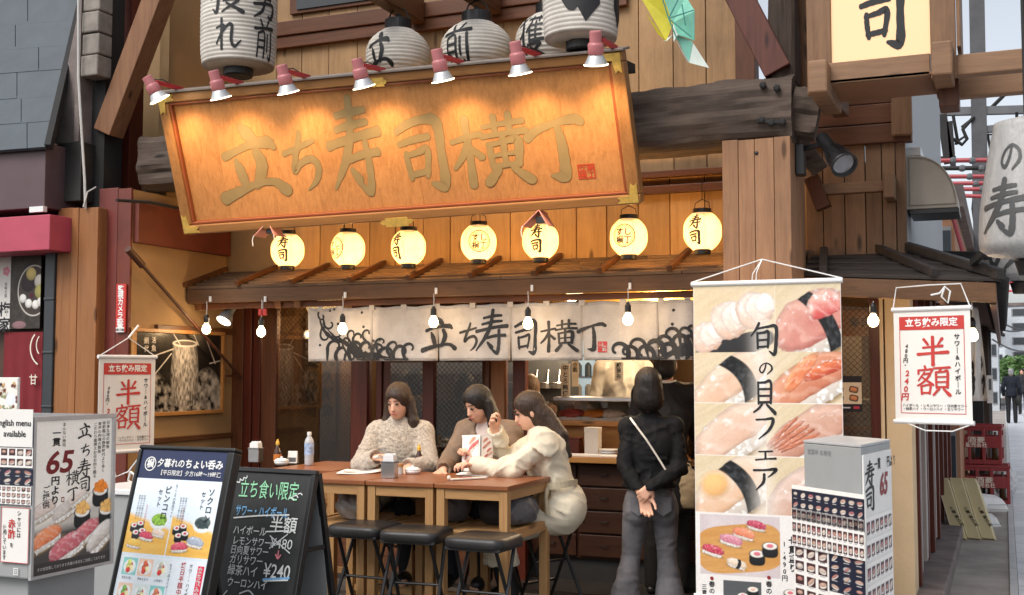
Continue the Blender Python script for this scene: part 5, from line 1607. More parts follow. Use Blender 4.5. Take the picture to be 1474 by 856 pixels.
# ------------------------------------------------------------------ hanging half-price signs
def half_price(pl,W,H,name,label,apex_up=.16,wide=True):
    o = thing(name,label,'sign',pl.o + pl.ux * W / 2 + pl.uy * H)
    mb = MB(); pl.box(mb,0,0,W,H,-.004,0); mb.build('sheet',M['paper'],o)
    for y in (0,H):
        mb = MB(); mb.tube([pl.fn(0)(-.01,y),pl.fn(0)(W + .01,y)],.014,12); mb.build('bar',M['white_plastic'],o)
    mb = MB(); pl.put(mb,frameg(.035,.05,W - .035,H - .045,.004),.002); pl.put(mb,rectg(.035,H - .125,W - .035,H - .045),.0025); mb.build('red_print',M['red_ink'],o)
    mb = MB(); pl.put(mb,at2(font('立ち飲み限定',W * .115,.03,'CENTER'),W / 2,H - .10),.004); mb.build('white_lettering',M['white_ink'],o)
    mb = MB()
    for c,y,s_ in (('半',H * .505,.20),('額',H * .23,.215)):
        for j,st in enumerate(BR[c]): pl.put(mb,place(ribbon(st,1.35,7,.05),W * .52 - s_ * W * 1.05,y,s_ * W * 2.05,s_ * H * 1.22),.003 + j * .0001)
    pl.put(mb,at2(font('\n'.join('240円'),W * .105,.03,'CENTER',.98),W * .17,H * .405,0,.12),.003)
    mb.build('red_lettering',M['red_ink'],o)
    mb = MB()
    pl.put(mb,at2(vfont('サワー&ハイボール',W * .078,.022,1.0),W * .83,H * .775),.003)
    pl.put(mb,at2(font('\n'.join('480円・'),W * .068,.02,'CENTER',.92),W * .17,H * .655,0,.1),.003)
    for t_,y in (('・ハイボール ・レモンサワー ・日向夏サワー',.135),('・緑茶ハイ ・ウーロンハイ ・ガリサワー',.105)):
        pl.put(mb,at2(font(t_,W * .043,.01,'CENTER'),W * .5,H * y),.003)
    mb.build('black_lettering',M['ink'],o)
    return o
a_,b_,c_ = P(1286,446,7.50),P(1396,441,7.36),P(1286,606,7.50)
W_ = (b_ - a_).length; H_ = (a_.z - c_.z)
pl = Plane((a_.x,a_.y,c_.z),(b_.x - a_.x,b_.y - a_.y,0),(0,0,1))
hp = half_price(pl,W_,H_,'hanging_sign','white and red half-price drinks sign hanging under the dark eave at the street corner')
mb = MB(); e0,e1 = P(1290,414,7.52),P(1383,408,7.40)
mb.tube([pl.fn()(0.0,H_ + .01),e0,e0.lerp(e1,.5) + Vector((0,0,.004)),e1,pl.fn()(W_ - .0,H_ + .01)],.004,6)
q = P(1360,412,7.42)
mb.tube([q,q + Vector((-.02,0,-.06)),q + Vector((.015,0,-.10)),q + Vector((.03,0,-.03)),q,q + Vector((-.03,0,-.04)),q + Vector((-.08,0,-.05))],.006,6)
mb.build('string',M['white_plastic'],hp)
mb = MB(); mb.tube([pl.fn()(.06,-.005),pl.fn(.01)(W_ * .4,-.05),pl.fn(.01)(W_ * .75,-.05),pl.fn()(W_,-.005)],.004,6); mb.build('lower_string',M['white_plastic'],hp)
d_ = (Vector((math.cos(YAW),math.sin(YAW),0)) * .285 + Vector((-math.sin(YAW),math.cos(YAW),0)) * .345)
a_ = P(143,513,6.42)
pl = Plane((a_.x,a_.y,a_.z - .665),d_,(0,0,1))
hp2 = half_price(pl,d_.length,.665,'hanging_sign','white and red half-price drinks sign hung on a cord from the dark red post')
ap = pl.fn()(d_.length / 2,.665 + .135)
mb = MB(); mb.tube([pl.fn()(0.0,.67),ap,pl.fn()(d_.length,.67)],.004,6); mb.tube([ap,ap + Vector((0,.1,.09))],.008,6); mb.build('string',M['white_plastic'],hp2)
e = pl.fn()(d_.length * .3,-.01)
mb = MB(); mb.tube([pl.fn()(.1,-.01),e + Vector((.03,-.02,-.16)),e + Vector((.14,-.02,-.12)),e + Vector((.25,-.02,0.0)),e + Vector((.33,-.02,.05))],.006,6)
k0 = e + Vector((.16,-.02,-.12)); mb.tube([k0,k0 + Vector((-.02,0,-.06)),k0 + Vector((.02,0,-.08)),k0 + Vector((.03,0,-.02)),k0],.008,6)
mb.build('tied_cord',M['white_plastic'],hp2)

# ------------------------------------------------------------------ red camera notice on the post
pl0 = P(166,478,6.985); pl1 = P(181,408,6.985)
cn = thing('notice_sticker','narrow red and white camera notice stuck on the dark red post','notice',(pl0 + pl1) / 2)
pl = Plane((pl0.x,6.985,pl0.z),(1,0,0),(0,0,1)); W_,H_ = pl1.x - pl0.x,pl1.z - pl0.z
mb = MB(); pl.box(mb,0,0,W_,H_,-.012,0); mb.build('card',M['red_ink'],cn)
mb = MB(); pl.put(mb,at2(vfont('監視カメラ設置',W_ * .62,.03,.80),W_ * .5,H_ * .97),.002); pl.put(mb,rectg(.006,.0,W_ - .006,H_ * .1),.0015)
for k in range(3): pl.put(mb,rectg(.012,H_ * (.16 + .05 * k),W_ - .012,H_ * (.16 + .05 * k) + .004),.0015)
mb.build('white_print',M['white_ink'],cn)
mb = MB(); pl.put(mb,at2(font('SECOM',W_ * .27,.03,'CENTER'),W_ / 2,H_ * .025),.003); mb.build('black_print',M['ink'],cn)

# ------------------------------------------------------------------ grey light box at the lower left: poster on its right side, menus on its front
c_ = P(47,600,1.0); f_ = ray(47,600)
t_ = 5.0 / (f_.x * -math.sin(YAW) + f_.y * math.cos(YAW))
cx_,cy_ = f_.x * t_,f_.y * t_
zt_ = EYE + f_.z * t_; zb_ = PX(46,835,cx_).z
ylen = PX(163,700,cx_).y - cy_
lb = thing('light_box_sign','grey box sign with a sushi poster showing a red price of 65','sign',(cx_ - .25,cy_ + ylen / 2,0))
mb = MB(); mb.box(cx_ - .5,cx_ - .004,cy_ + .004,cy_ + ylen,zb_ + .004,zt_ - .004); mb.build('housing',M['grey_plastic'],lb,bevel=.008)
mb = MB(); 
for a in ((0,1,0,.02),(0,1,.97,1),(0,.03,.02,.97),(.96,1,.02,.97)):
    mb.box(cx_ - .003,cx_ + .012,cy_ + ylen * a[0],cy_ + ylen * a[1],zb_ + (zt_ - zb_) * a[2],zb_ + (zt_ - zb_) * a[3])
mb.build('poster_frame',M['alu'],lb,bevel=.002)
pl = Plane((cx_ + .001,cy_ + ylen * .03,zb_ + (zt_ - zb_) * .02),(0,1,0),(0,0,1))
W_,H_ = ylen * .93,(zt_ - zb_) * .95
pr = Print(W_,H_,.003,'#ece4da')
pr.put(np.clip((.42 * H_ - pr.Y + .22 * (pr.X - W_ * .5)) / .05,0,1) * .9,'#b7b0a8')
pr.put(np.clip((.30 * H_ - pr.Y + .05 * pr.X) / .04,0,1),'#4a4644')
fl = .8
sc_ = W_
def ng(x,y,L,a,b1,e1,s1='#fff2ea'): pr.nigiri(x * W_,y * H_,L * W_,a,b1,e1,s1,False,None,L * W_ * .52,.45,8)
for x,y,L,a,b1,e1 in ((.12,.43,.17,.35,'#e7d9d0','#c9b4a6'),(.38,.41,.16,.4,'#ded6cf','#bcaea4'),(.55,.49,.15,.45,'#efe3da','#cdbcae')): ng(x,y,L,a,b1,e1)
for x,y in ((.86,.54),(.62,.41),(.95,.40)):
    pr.maki(x * W_,(y - .05) * H_,.11 * W_,'#e7a04a')
    for k in range(14):
        a = k * 2.4; rr = .075 * W_ * math.sqrt(k / 14)
        pr.ell(x * W_ + rr * math.cos(a),(y - .01) * H_ + rr * .6 * math.sin(a),.032 * W_,.028 * W_,a,('#e9852f' if y > .5 else '#eab66a'),.5)
for x,y,L,a,b1,e1 in ((.16,.25,.20,.35,'#f0a070','#d9744a'),(.66,.24,.20,.5,'#e38b8f','#b9545d'),(.42,.17,.24,.38,'#dc7f86','#b5555f'),(.86,.20,.22,.6,'#e8e1da','#b7aaa0')): ng(x,y,L,a,b1,e1)
pr.rect(0,0,W_,H_ * .075,'#3c3838')
pr.mesh('poster_print',pl,0,0,M['print_lit'],lb,.001)
def lq(px,py):
    p = PX(px,py,cx_); return p.y - pl.o.y,p.z - pl.o.z
mb = MB()
for ch,xa,xb,ya,yb in (('立',112,131,608,632),('ち',115,130,638,658),('寿',110,130,660,687),('司',113,130,685,708),('横',94,113,676,699),('丁',96,111,700,722)):
    x0_,y0_ = lq(xa,yb); x1_,y1_ = lq(xb,ya)
    for j,st in enumerate(BR[ch]): pl.put(mb,place(ribbon(st,1.25),x0_,y0_,x1_ - x0_,y1_ - y0_),.003 + j * .0001)
pxm = H_ / 223
for t_,px,py,s_,bo in (('一貫',81,617,13,.03),('円より',79,685,14,.03),('ご提供',66,699,11,.02),('まんない寿司',92,608,6,.01),('日本各地の鮮魚',155,605,6.2,.01),('帝釈龍山の静岡時代より承く',149,606,6,.01),('青海の創痍の精魚',143,607,6,.01),('こだわり厳撰えお召お創り難る',137,608,6,.01)):
    x_,y_ = lq(px,py); pl.put(mb,at2(vfont(t_,s_ * pxm,bo,.9,1.3),x_,y_),.003)
mb.build('lettering',M['ink'],lb)
mb = MB(); x_,y_ = lq(63,682); pl.put(mb,at2(font('65',45 * pxm,.025,'LEFT',1,4,1.25),x_,y_,0,.22),.003)
x0_,y0_ = lq(92,722); pl.put(mb,place(frameg(0,0,1,1,.2),x0_ - .02,y0_ + .0,.018,.022),.003); mb.build('price',M['dark_red_ink'],lb)
mb = MB(); pl.put(mb,at2(font('その他営業しております多種の寿司をご用意しております',W_ * .034,.0,'CENTER'),W_ * .5,H_ * .028),.003); mb.build('footer_lettering',M['paper'],lb)
# front of the box: menu sheets
fpl = Plane((cx_ - .5,cy_,zb_),(1,0,0),(0,0,1))
def fq(px,py):
    p = P(px,py,cy_); return p.x - (cx_ - .5),p.z - zb_
def sheet(par,plane,x0,y0,x1,y1,mat='paper',lift=.003,th=.002,name='menu_sheet'):
    mb = MB(); plane.box(mb,x0,y0,x1,y1,lift - th,lift); return mb.build(name,M[mat],par)
def menu_print(plane,par,x0,y0,x1,y1,cols,rows_,bgc,head,lift=.005,kinds=None,step=.0032,name='menu_print'):
    w_,h_ = x1 - x0,y1 - y0
    pr = Print(w_,h_,step,bgc)
    if head: pr.rect(0,h_ * (1 - head),w_,h_,'#f4f0ea' if bgc != '#f1efec' else '#26293a')
    r_ = random.Random(cols * 31 + rows_)
    for i in range(rows_):
        for j in range(cols):
            cw,chh = w_ / cols,h_ * (1 - (head or 0)) / rows_
            cx,cy = cw * (j + .5),chh * (rows_ - i - .5)
            if bgc in ('#f1efec','#efece8'): pr.rect(cx - cw * .38,cy - chh * .32,cx + cw * .38,cy + chh * .36,'#4a2c30')
            c1 = r_.choice(['#b9897e','#c2a08e','#a86a6e','#cbb8aa','#b07a72','#d4c6b8'])
            k_,an = r_.random(),r_.uniform(-.2,.6)
            if k_ < .12: pr.ell(cx,cy,cw * .25,chh * .2,0,'#3a3a3c',.3); pr.ell(cx,cy + chh * .08,cw * .24,chh * .15,0,c1,.5)
            elif k_ < .22: pr.ell(cx,cy,cw * .3,chh * .22,0,'#b9bdbe',.3); pr.ell(cx,cy,cw * .24,chh * .17,an,c1,.6)
            else: pr.ell(cx,cy - chh * .05,cw * .29,chh * r_.uniform(.13,.19),an,'#eee6dc',.2); pr.ell(cx + cw * r_.uniform(-.03,.03),cy + chh * .04,cw * r_.uniform(.27,.34),chh * .15,an,c1,.5)
            pr.rect(cx - cw * .25,cy - chh * .42,cx + cw * .2,cy - chh * .36,'#8a8688' if bgc[1] != '2' else '#c9c6c4')
    return pr.mesh(name,plane,x0,y0,M['print'],par,lift)
x1_ = .498
x0_,y0_ = fq(0,642); _,y1_ = fq(0,590); x1b = fq(49,640)[0]
sheet(lb,fpl,.12,y0_,x1b,y1_ + .005,'paper',.01)
mb = MB(); fpl.put(mb,at2(font('English menu',.0375,.012,'RIGHT'),x1b - .008,(y0_ + y1_) / 2 + .012),.012); fpl.put(mb,at2(font('available',.0375,.012,'RIGHT'),x1b - .035,(y0_ + y1_) / 2 - .034),.012); mb.build('lettering',M['ink'],lb)
y2_ = fq(10,672)[1]; menu_print(fpl,lb,.28,y2_,x1b + .0,y0_ - .004,5,2,'#efece8',0,.005)
y3_ = fq(10,697)[1]; menu_print(fpl,lb,.12,y3_,x1b + .004,y2_ - .004,7,2,'#26293a',0,.006)
y4_ = fq(10,725)[1]; menu_print(fpl,lb,.12,y4_,x1b - .004,y3_ - .004,14,3,'#efece8',0,.006)
x0_,y0_ = fq(2,808); x1_,y1_ = fq(44,731)
sheet(lb,fpl,x0_,y0_,x1_,y1_,'paper',.006)
mb = MB(); fpl.put(mb,frameg(x0_,y0_,x1_,y1_,.0025),.008); fpl.put(mb,at2(vfont('赤酢',.042,.02,.9),x0_ + .06,y1_ - .05),.008); mb.build('red_print',M['red_ink'],lb)
mb = MB(); fpl.put(mb,at2(vfont('シャリには',.024,.01,.85),x0_ + .10,y1_ - .012),.008); fpl.put(mb,at2(vfont('を',.022,.01),x0_ + .062,y1_ - .148),.008); fpl.put(mb,at2(vfont('使用しています',.022,.01,.85),x0_ + .022,y1_ - .075),.008); mb.build('lettering',M['ink'],lb)
x_,y_ = fq(23,822); mb = MB(); fpl.put(mb,merge([frameg(x_ - .012,y_ - .016,x_ + .014,y_ + .014,.004),frameg(x_ - .004,y_ - .008,x_ + .006,y_ + .006,.003)]),.003); mb.build('maker_mark',M['white_plastic'],lb)
mb = MB(); mb.box(cx_ - .45,cx_ - .05,cy_ + .05,cy_ + ylen - .05,0,zb_); mb.build('base',M['grey_plastic'],lb,bevel=.006)
# little stack of leaflets above it, on the box's far left corner
p = P(15,560,cy_ + .15)
lf = thing('leaflet_holder','white leaflet with small round food photos standing on the grey box sign','leaflet',(p.x,p.y,zt_))
mb = MB(); mb.box(p.x - .1,p.x + .045,p.y,p.y + .012,zt_ - .004,P(15,543,p.y).z); mb.build('card',M['paper'],lf,bevel=.002)
pl = Plane((p.x - .1,p.y,zt_),(1,0,0),(0,0,1)); pr = Print(.143,P(15,544,p.y).z - zt_,.003,'#e9e4dc')
r_ = random.Random(3)
for _ in range(70):
    pr.ell(r_.uniform(0,.143),r_.uniform(0,.14),.009,.008,r_.random(),r_.choice(['#6b3a2a','#c8a070','#8a8f6a','#3a2c28','#d8d0c4']),.4)
pr.ell(.105,.07,.028,.028,0,'#dfe3ea',.1)
pr.mesh('food_print',pl,0,0,M['print'],lf,.002)

# white counter box between the light box and the A-board
cb = P(165,700,5.9)
z1_ = P(180,700,5.75).z
ct = thing('drinks_cabinet','pale grey cabinet with a white top standing between the light box and the backlit board','cabinet',(cb.x,5.9,0))
xa,xb = XY(118,5.6,720),XY(206,5.6,720)
mb = MB(); mb.box(xa,xb,5.62,6.4,.03,z1_ - .035); mb.build('body',M['grey_plastic'],ct,bevel=.006)
mb = MB(); mb.box(xa - .01,xb + .01,5.6,6.41,z1_ - .034,z1_); mb.build('top',M['white_plastic'],ct,bevel=.006)

# ------------------------------------------------------------------ backlit A-board and chalk A-board
def a_board(TL,TR,lean,zb,name,label,fr=.03,back=True):
    ux = Vector((TR.x - TL.x,TR.y - TL.y,0)); W = ux.length; ux.normalize()
    out = Vector((ux.y,-ux.x,0))
    uy = (Vector((0,0,1)) - out * lean).normalized()
    H = (TL.z - zb) / uy.z
    pl = Plane(TL - uy * H,ux,uy)
    o = thing(name,label,'sandwich board',(TL.x + TR.x) / 2 * Vector((1,0,0)) + Vector((0,(TL.y + TR.y) / 2,0)))
    return o,pl,W,H,out
TL,TR = PZ(203,640,1.225),PZ(341,645,1.225)
ab,pl,W,H,out = a_board(TL,TR,.27,.06,'backlit_board','black-framed backlit sandwich board with colourful evening drinks menu')
mb = MB()
for a in ((0,W,0,.03),(0,W,H - .022,H),(0,.022,.03,H - .022),(W - .045,W,.03,H - .022)): pl.box(mb,a[0],a[2],a[1],a[3],-.05,.012)
mb.build('frame',M['black'],ab,bevel=.008)
mb = MB(); pl.box(mb,.02,.02,W - .02,H - .02,-.055,-.004); mb.build('light_panel',M['grey_dark'],ab)
mb = MB()
for x in (.03,W - .05):
    a = pl.fn(-.052)(x,H * .55); mb.bar(a,(a.x - out.x * .14,a.y - out.y * .14,.03),.025,.02,out)
mb.build('back_leg',M['black'],ab,bevel=.004)
x0,y0,x1,y1 = .024,.03,W - .047,H - .024
w_,h_ = x1 - x0,y1 - y0
pr = Print(w_,h_,.003,'#dfe9f1')
pr.put(np.clip((pr.Y - h_ * .5) / h_,0,1) * .5,'#b9d4e6')
pr.rect(0,h_ * .875,w_,h_,'#2b3350')
yT = h_ * .55; yM = h_ * .69
cl1 = ((pr.Y > yT) & (pr.Y < yM + .16 * h_) & (pr.X < w_ * .495)).astype(float); cl2 = ((pr.Y > yT) & (pr.Y < yM + .16 * h_) & (pr.X > w_ * .51)).astype(float)
for cl,xo in ((cl1,0),(cl2,w_ * .5)):
    e_ = np.clip((yM + .02 * h_ - pr.Y - .25 * (pr.X - xo) + .02) / .02,0,1)
    n_ = fbm(pr.X * 6,pr.Y * 50,3)[...,None]
    pr.put(e_ * cl,np.array(srgb('#f2c46a')) * n_ + np.array(srgb('#e3ab4c')) * (1 - n_))
    for k in range(4): pr.maki(xo + w_ * (.08 + .07 * (k % 2) + .035 * (k // 2)),yT + h_ * (.115 - .03 * (k // 2) + .01 * (k % 2)),w_ * .045,'#c23b56',cl)
    pr.ell(xo + w_ * .36,yT + h_ * .14,w_ * .105,h_ * .035,0,'#eef3f2',.2,clip=cl); pr.ell(xo + w_ * .36,yT + h_ * .148,w_ * .09,h_ * .026,0,'#7fa83c' if xo == 0 else '#5c6a68',.5,clip=cl)
    for k in range(9): pr.ell(xo + w_ * (.30 + .014 * k),yT + h_ * (.146 + .012 * math.sin(k * 2.2)),w_ * .028,h_ * .007,k * .7,'#8fbf4a' if xo == 0 else '#3d4a4c',.5,clip=cl)
pr.nigiri(w_ * .12,yT + h_ * .045,w_ * .09,-.1,'#f4cf62','#e0a838','#fff0c0',False,cl1,w_ * .045); pr.nigiri(w_ * .25,yT + h_ * .08,w_ * .09,-.1,'#e2526e','#b92d4a','#f6b0bc',False,cl1,w_ * .045); pr.nigiri(w_ * .38,yT + h_ * .095,w_ * .08,-.15,'#f3e3d4','#dcc0a8','#ffffff',False,cl1,w_ * .04)
pr.nigiri(w_ * .65,yT + h_ * .045,w_ * .10,.1,'#e8677c','#c23a52','#ffd0d4',False,cl2,w_ * .05); pr.nigiri(w_ * .82,yT + h_ * .07,w_ * .10,-.15,'#c2cbd6','#8f9bb0','#ffffff',False,cl2,w_ * .05)
# lower block: small dishes
yb = h_ * .16
pr.rect(w_ * .02,h_ * .02,w_ * .98,yT - h_ * .012,'#e8eef4')
for i in range(2):
    for j in range(3):
        cx,cy = w_ * (.125 + .185 * j),h_ * (.492 - .108 * i)
        pr.rect(cx - w_ * .085,cy - h_ * .036,cx + w_ * .085,cy + h_ * .038,['#8fcfc9','#f0cdb6','#dfe8e4'][(i + j) % 3])
        pr.ell(cx,cy,w_ * .07,h_ * .03,0,'#f4f6f4',.15)
        c1 = ['#d9e07a','#e06a4a','#c7c0ae','#7cb356','#cfe0d4','#e58a6a'][i * 3 + j]
        for k in range(8): pr.ell(cx + w_ * .035 * math.cos(k * 2.4) * (k / 8),cy + h_ * .022 * math.sin(k * 2.4) * (k / 8) + .003,w_ * .026,h_ * .012,k,[c1,'#f4e2b0',c1,'#d8433c'][k % 4],.5)
pr.rect(w_ * .60,h_ * .03,w_ * .604,yT - h_ * .03,'#aab4c4')
pr.rect(w_ * .905,h_ * .10,w_ * .975,yT - h_ * .03,'#d83a54')
pr.rect(0,0,w_,h_ * .018,'#2b3350')
pr.mesh('menu_print',pl,x0,y0,M['print_lit'],ab,.0)
mb = MB()
s = w_
pl.put(mb,at2(font('夕暮れの',s * .082,.02),x0 + s * .205,y0 + h_ * .93),.003); pl.put(mb,at2(font('ちょい呑み',s * .088,.03),x0 + s * .535,y0 + h_ * .929),.003)
pl.put(mb,at2(font('【平日限定】夕方16時〜19時迄',s * .052,.01),x0 + s * .24,y0 + h_ * .893),.003)
pl.put(mb,ringg(x0 + s * .125,y0 + h_ * .938,s * .062,s * .010,30),.003); pl.put(mb,at2(font('横',s * .085,.03,'CENTER'),x0 + s * .125,y0 + h_ * .925),.003)
mb.build('white_lettering',M['white_ink'],ab)
mb = MB()
pl.put(mb,at2(vfont('ピンコロ',s * .076,.015,.9),x0 + s * .40,y0 + h_ * .845),.003); pl.put(mb,at2(vfont('セット',s * .055,.012,.9),x0 + s * .315,y0 + h_ * .83),.003)
pl.put(mb,at2(vfont('ソクロン',s * .076,.015,.9),x0 + s * .90,y0 + h_ * .845),.003); pl.put(mb,at2(vfont('セット',s * .055,.012,.9),x0 + s * .815,y0 + h_ * .83),.003)
pl.put(mb,at2(vfont('サワー・ハイボール',s * .040,.008,.9),x0 + s * .83,y0 + h_ * .525),.003)
for k in range(6): pl.put(mb,at2(vfont('新鮮ネタの握り寿司と',s * .022,.0,.9),x0 + s * (.08 + .03 * k + (.40 if k > 2 else 0)),y0 + h_ * .80),.003)
pl.put(mb,at2(vfont('まごころの逸品セット',s * .03,.005,.9),x0 + s * .49,y0 + h_ * .855),.003); pl.put(mb,at2(vfont('もう一品メニュー',s * .03,.0,.9),x0 + s * .60,y0 + h_ * .52),.003)
for i in range(2):
    for j in range(3): pl.put(mb,at2(font(['青菜お浸し','厚焼き玉子','小鉢盛り','海鮮なめろう','しめ鯖','海老頭揚げ'][i * 3 + j],s * .026,.0,'CENTER'),x0 + w_ * (.125 + .185 * j),y0 + h_ * (.440 - .108 * i)),.003)
mb.build('dark_lettering',M['ink'],ab)
mb = MB()
pl.put(mb,at2(vfont('終日半額中',s * .058,.015,.88),x0 + s * .745,y0 + h_ * .53),.003); pl.put(mb,at2(vfont('240円',s * .045,.015,.85),x0 + s * .66,y0 + h_ * .36),.003)
for k in range(2): pl.put(mb,at2(vfont('おすすめ旬の握り',s * .024,.0,.9),x0 + s * (.19 + .43 * k),y0 + h_ * .76),.003)
mb.build('red_lettering',M['red_ink'],ab)
mb = MB(); pl.put(mb,at2(vfont('立ち飲み限定',s * .055,.02,.88),x0 + s * .94,y0 + h_ * .515),.0035); mb.build('strip_lettering',M['white_ink'],ab)
# chalk board
TL,TR = PZ(334,671,1.09),PZ(456,677,1.09)
kb,pl,W,H,out = a_board(TL,TR,.25,.04,'chalkboard','black chalkboard sandwich board with handwritten half-price drinks list, beside the high tables')
mb = MB()
for a in ((0,W,0,.03),(0,W,H - .025,H),(0,.024,.03,H - .025),(W - .026,W,.03,H - .025)): pl.box(mb,a[0],a[2],a[1],a[3],-.03,.008)
mb.build('frame',M['black'],kb,bevel=.004)
m,N,L,b,_ = nodes_of('slate_chalk')
v = coords(N,L); n = noise_n(N,L,v,3,6,.7,1.5)
r = ramp(N,[(.35,(.012,.013,.013)),(.75,(.035,.037,.037))]); L.new(n.outputs[0],r.inputs[0]); L.new(r.outputs[0],b.inputs['Base Color']); b.inputs['Roughness'].default_value = .55
M['slate_chalk'] = m
mb = MB(); pl.box(mb,.02,.02,W - .02,H - .02,-.02,-.004); mb.build('writing_surface',m,kb)
mb = MB()
for x in (.0,W - .03):
    a = pl.fn(-.035)(x + .015,H - .01); mb.bar(a,(a.x - out.x * .20 + .012,a.y - out.y * .20,.0),.03,.03,out)
a = pl.fn(-.035)(.02,H * .45); mb.build('back_leg',M['black'],kb,bevel=.003)
mb = MB(); 
for zz in (.62,.30):
    f1 = pl.fn(-.01)(W - .012,H * zz); k = 1 - zz
    mb.bar(f1,(f1.x - out.x * .44 * k,f1.y - out.y * .44 * k,f1.z),.02,.02)
mb.build('spreader',M['black'],kb)
mb = MB(); p0 = pl.fn(-.04)(.02,.05); p1 = pl.fn(-.04)(W - .02,.05); p2 = pl.fn(-.04)(W - .02,H - .03); p3 = pl.fn(-.04)(.02,H - .03)
sh = Vector((-out.x,-out.y,0))
mb.slab(p0 + sh * .40,p1 + sh * .40,p2 + sh * .0,p3 + sh * .0,sh,.006); mb.build('rear_board',M['grey_plastic'],kb)
chalk = {n_: plain('chalk_' + n_,srgb(c_),.9,0,.2,60) for n_,c_ in (('white','#dfe2df'),('green','#9fe0b4'),('blue','#7fb9e6'),('pink','#e88a94'))}
def kput(mb,px,py,g):
    """px, py on the leaning face"""
    d = ray(px,py); o = Vector((0,0,EYE)); t = (pl.o - o).dot(pl.n) / d.dot(pl.n); q = o + d * t - pl.o
    pl.put(mb,at2(g,q.dot(pl.ux),q.dot(pl.uy),0,0),.001)
U = W / 121
mg,mw,mbl,mp = MB(),MB(),MB(),MB()
kput(mg,343,713,font('立ち食い限定',22 * U,.002,'LEFT',1,3,.64))
kput(mbl,338,740,font('サワー・ハイボール',13.5 * U,.01,'LEFT',1,3,.62))
kput(mw,387,763,font('半額',19 * U,.008)); 
for t_,px,py,s_ in (('ハイボール',335,767,12),('レモンサワー',334,782,11.5),('日向夏サワー',331,795,11.5),('ガリサワー',330,809,12),('緑茶ハイ',327,825,13.5),('ウーロンハイ',326,842,12)):
    kput(mw,px,py,font(t_,s_ * U * .92,.008,'LEFT',1,3,.86))
kput(mw,388,788,font('¥480',15 * U,-.002)); kput(mw,378,830,font('¥240',21 * U,.006,'LEFT',1,3,.85))
for a_,b_,mm in (((338,744),(416,739),mw),((382,766),(416,765),mw),((380,834),(415,833),mbl),((381,836),(412,835),mw)):
    pass
def kline(mm,pts,w=1.6):
    g = []
    for px,py in pts:
        d = ray(px,py); o = Vector((0,0,EYE)); t = (pl.o - o).dot(pl.n) / d.dot(pl.n); q = o + d * t - pl.o
        g.append((q.dot(pl.ux),q.dot(pl.uy),w * U))
    pl.put(mm,ribbon(g,1,5),.0012)
kline(mw,[(337,745),(375,742),(416,741)]); kline(mw,[(383,765),(416,764)]); kline(mbl,[(379,834),(416,832)],2.4); kline(mw,[(380,836),(414,835)])
kline(mp,[(401,793),(400,803)]); kline(mp,[(397,798),(400,804),(404,799)]); kline(mw,[(389,771),(417,796)],1.2); kline(mw,[(414,769),(388,789)],1.2)
for k in range(3): kline(mw,[(341 + 5 * k,693 - 3 * k),(345 + 5 * k,694 - 3 * k),(346 + 5 * k,689 - 2 * k)],1.2); kline(mw,[(417 + 6 * k,717 - 3 * k),(421 + 6 * k,716 - 3 * k),(423 + 6 * k,720 - 4 * k)],1.2)
kline(mw,[(345,854),(358,850),(366,858)],1.6); kline(mw,[(322,856),(327,850)],1.4)
mg.build('chalk_heading',chalk['green'],kb); mw.build('chalk_writing',chalk['white'],kb); mbl.build('chalk_subheading',chalk['blue'],kb); mp.build('chalk_arrow',chalk['pink'],kb)

# ------------------------------------------------------------------ grey cabinet with menus on the right
F0,F1,F2 = PZ(1157,633,1.25),PZ(1239,640,1.25),PZ(1281,632,1.25)
F3 = F0 + F2 - F1
gb = thing('menu_cabinet','tall grey cabinet plastered with small menus, standing in front of the shellfish banner','cabinet',((F0 + F2) / 2).xy.to_3d())
mb = MB(); mb.hexa([Vector((p.x,p.y,.02)) for p in (F0,F1,F2,F3)] + [Vector((p.x,p.y,1.235)) for p in (F0,F1,F2,F3)]); mb.build('body',M['grey_plastic'],gb,bevel=.006)
c_ = (F0 + F2) / 2
mb = MB(); mb.hexa([(c_ + (p - c_) * 1.012).xy.to_3d() + Vector((0,0,1.236)) for p in (F0,F1,F2,F3)] + [(c_ + (p - c_) * 1.012).xy.to_3d() + Vector((0,0,1.25)) for p in (F0,F1,F2,F3)]); mb.build('top',plain('grey_top',srgb('#b4b5b5'),.5,0,.1),gb,bevel=.003)
plL = Plane(F0.xy.to_3d(),(F1 - F0),(0,0,1)); plR = Plane(F1.xy.to_3d(),(F2 - F1),(0,0,1))
WL,WR = (F1 - F0).length,(F2 - F1).length
def fz(px,py):
    d = ray(px,py); o = Vector((0,0,EYE)); t = (plL.o - o).dot(plL.n) / d.dot(plL.n); q = o + d * t - plL.o
    return q.dot(plL.ux),q.z
mb = MB(); plL.put(mb,at2(font('営業中 お寿司',.03,.004),.03,fz(1190,652)[1] - .012),.002); mb.build('worn_lettering',plain('worn',srgb('#7d7f80'),.6),gb)
xa,ya = fz(1146,746); xb,yb = fz(1250,710); xa2 = xa
for (p0_,p1_,cols,rws,bgc,hd) in (((1146,746),(1250,712),9,3,'#26293a',.12),((1146,784),(1250,748),14,3,'#efece8',0)):
    xa,ya = fz(*p0_); xb,yb = fz(*p1_)
    mb = MB(); plL.box(mb,xa,ya,xb,yb,.018,.024); mb.build('menu_card',M['paper'],gb)
    menu_print(plL,gb,xa,ya,xb,yb,cols,rws,bgc,hd,.0255)
xa,ya = fz(1148,900); xb,yb = fz(1196,786)
mb = MB(); plL.box(mb,xa,ya,fz(1250,880)[0],yb,.008,.014); mb.build('menu_card',M['paper'],gb)
menu_print(plL,gb,xa,ya,xb,yb,3,6,'#efece8',.06,.0155)
menu_print(plL,gb,xb + .003,fz(1200,850)[1],fz(1250,850)[0],yb - .005,3,4,'#26293a',.08,.0155)
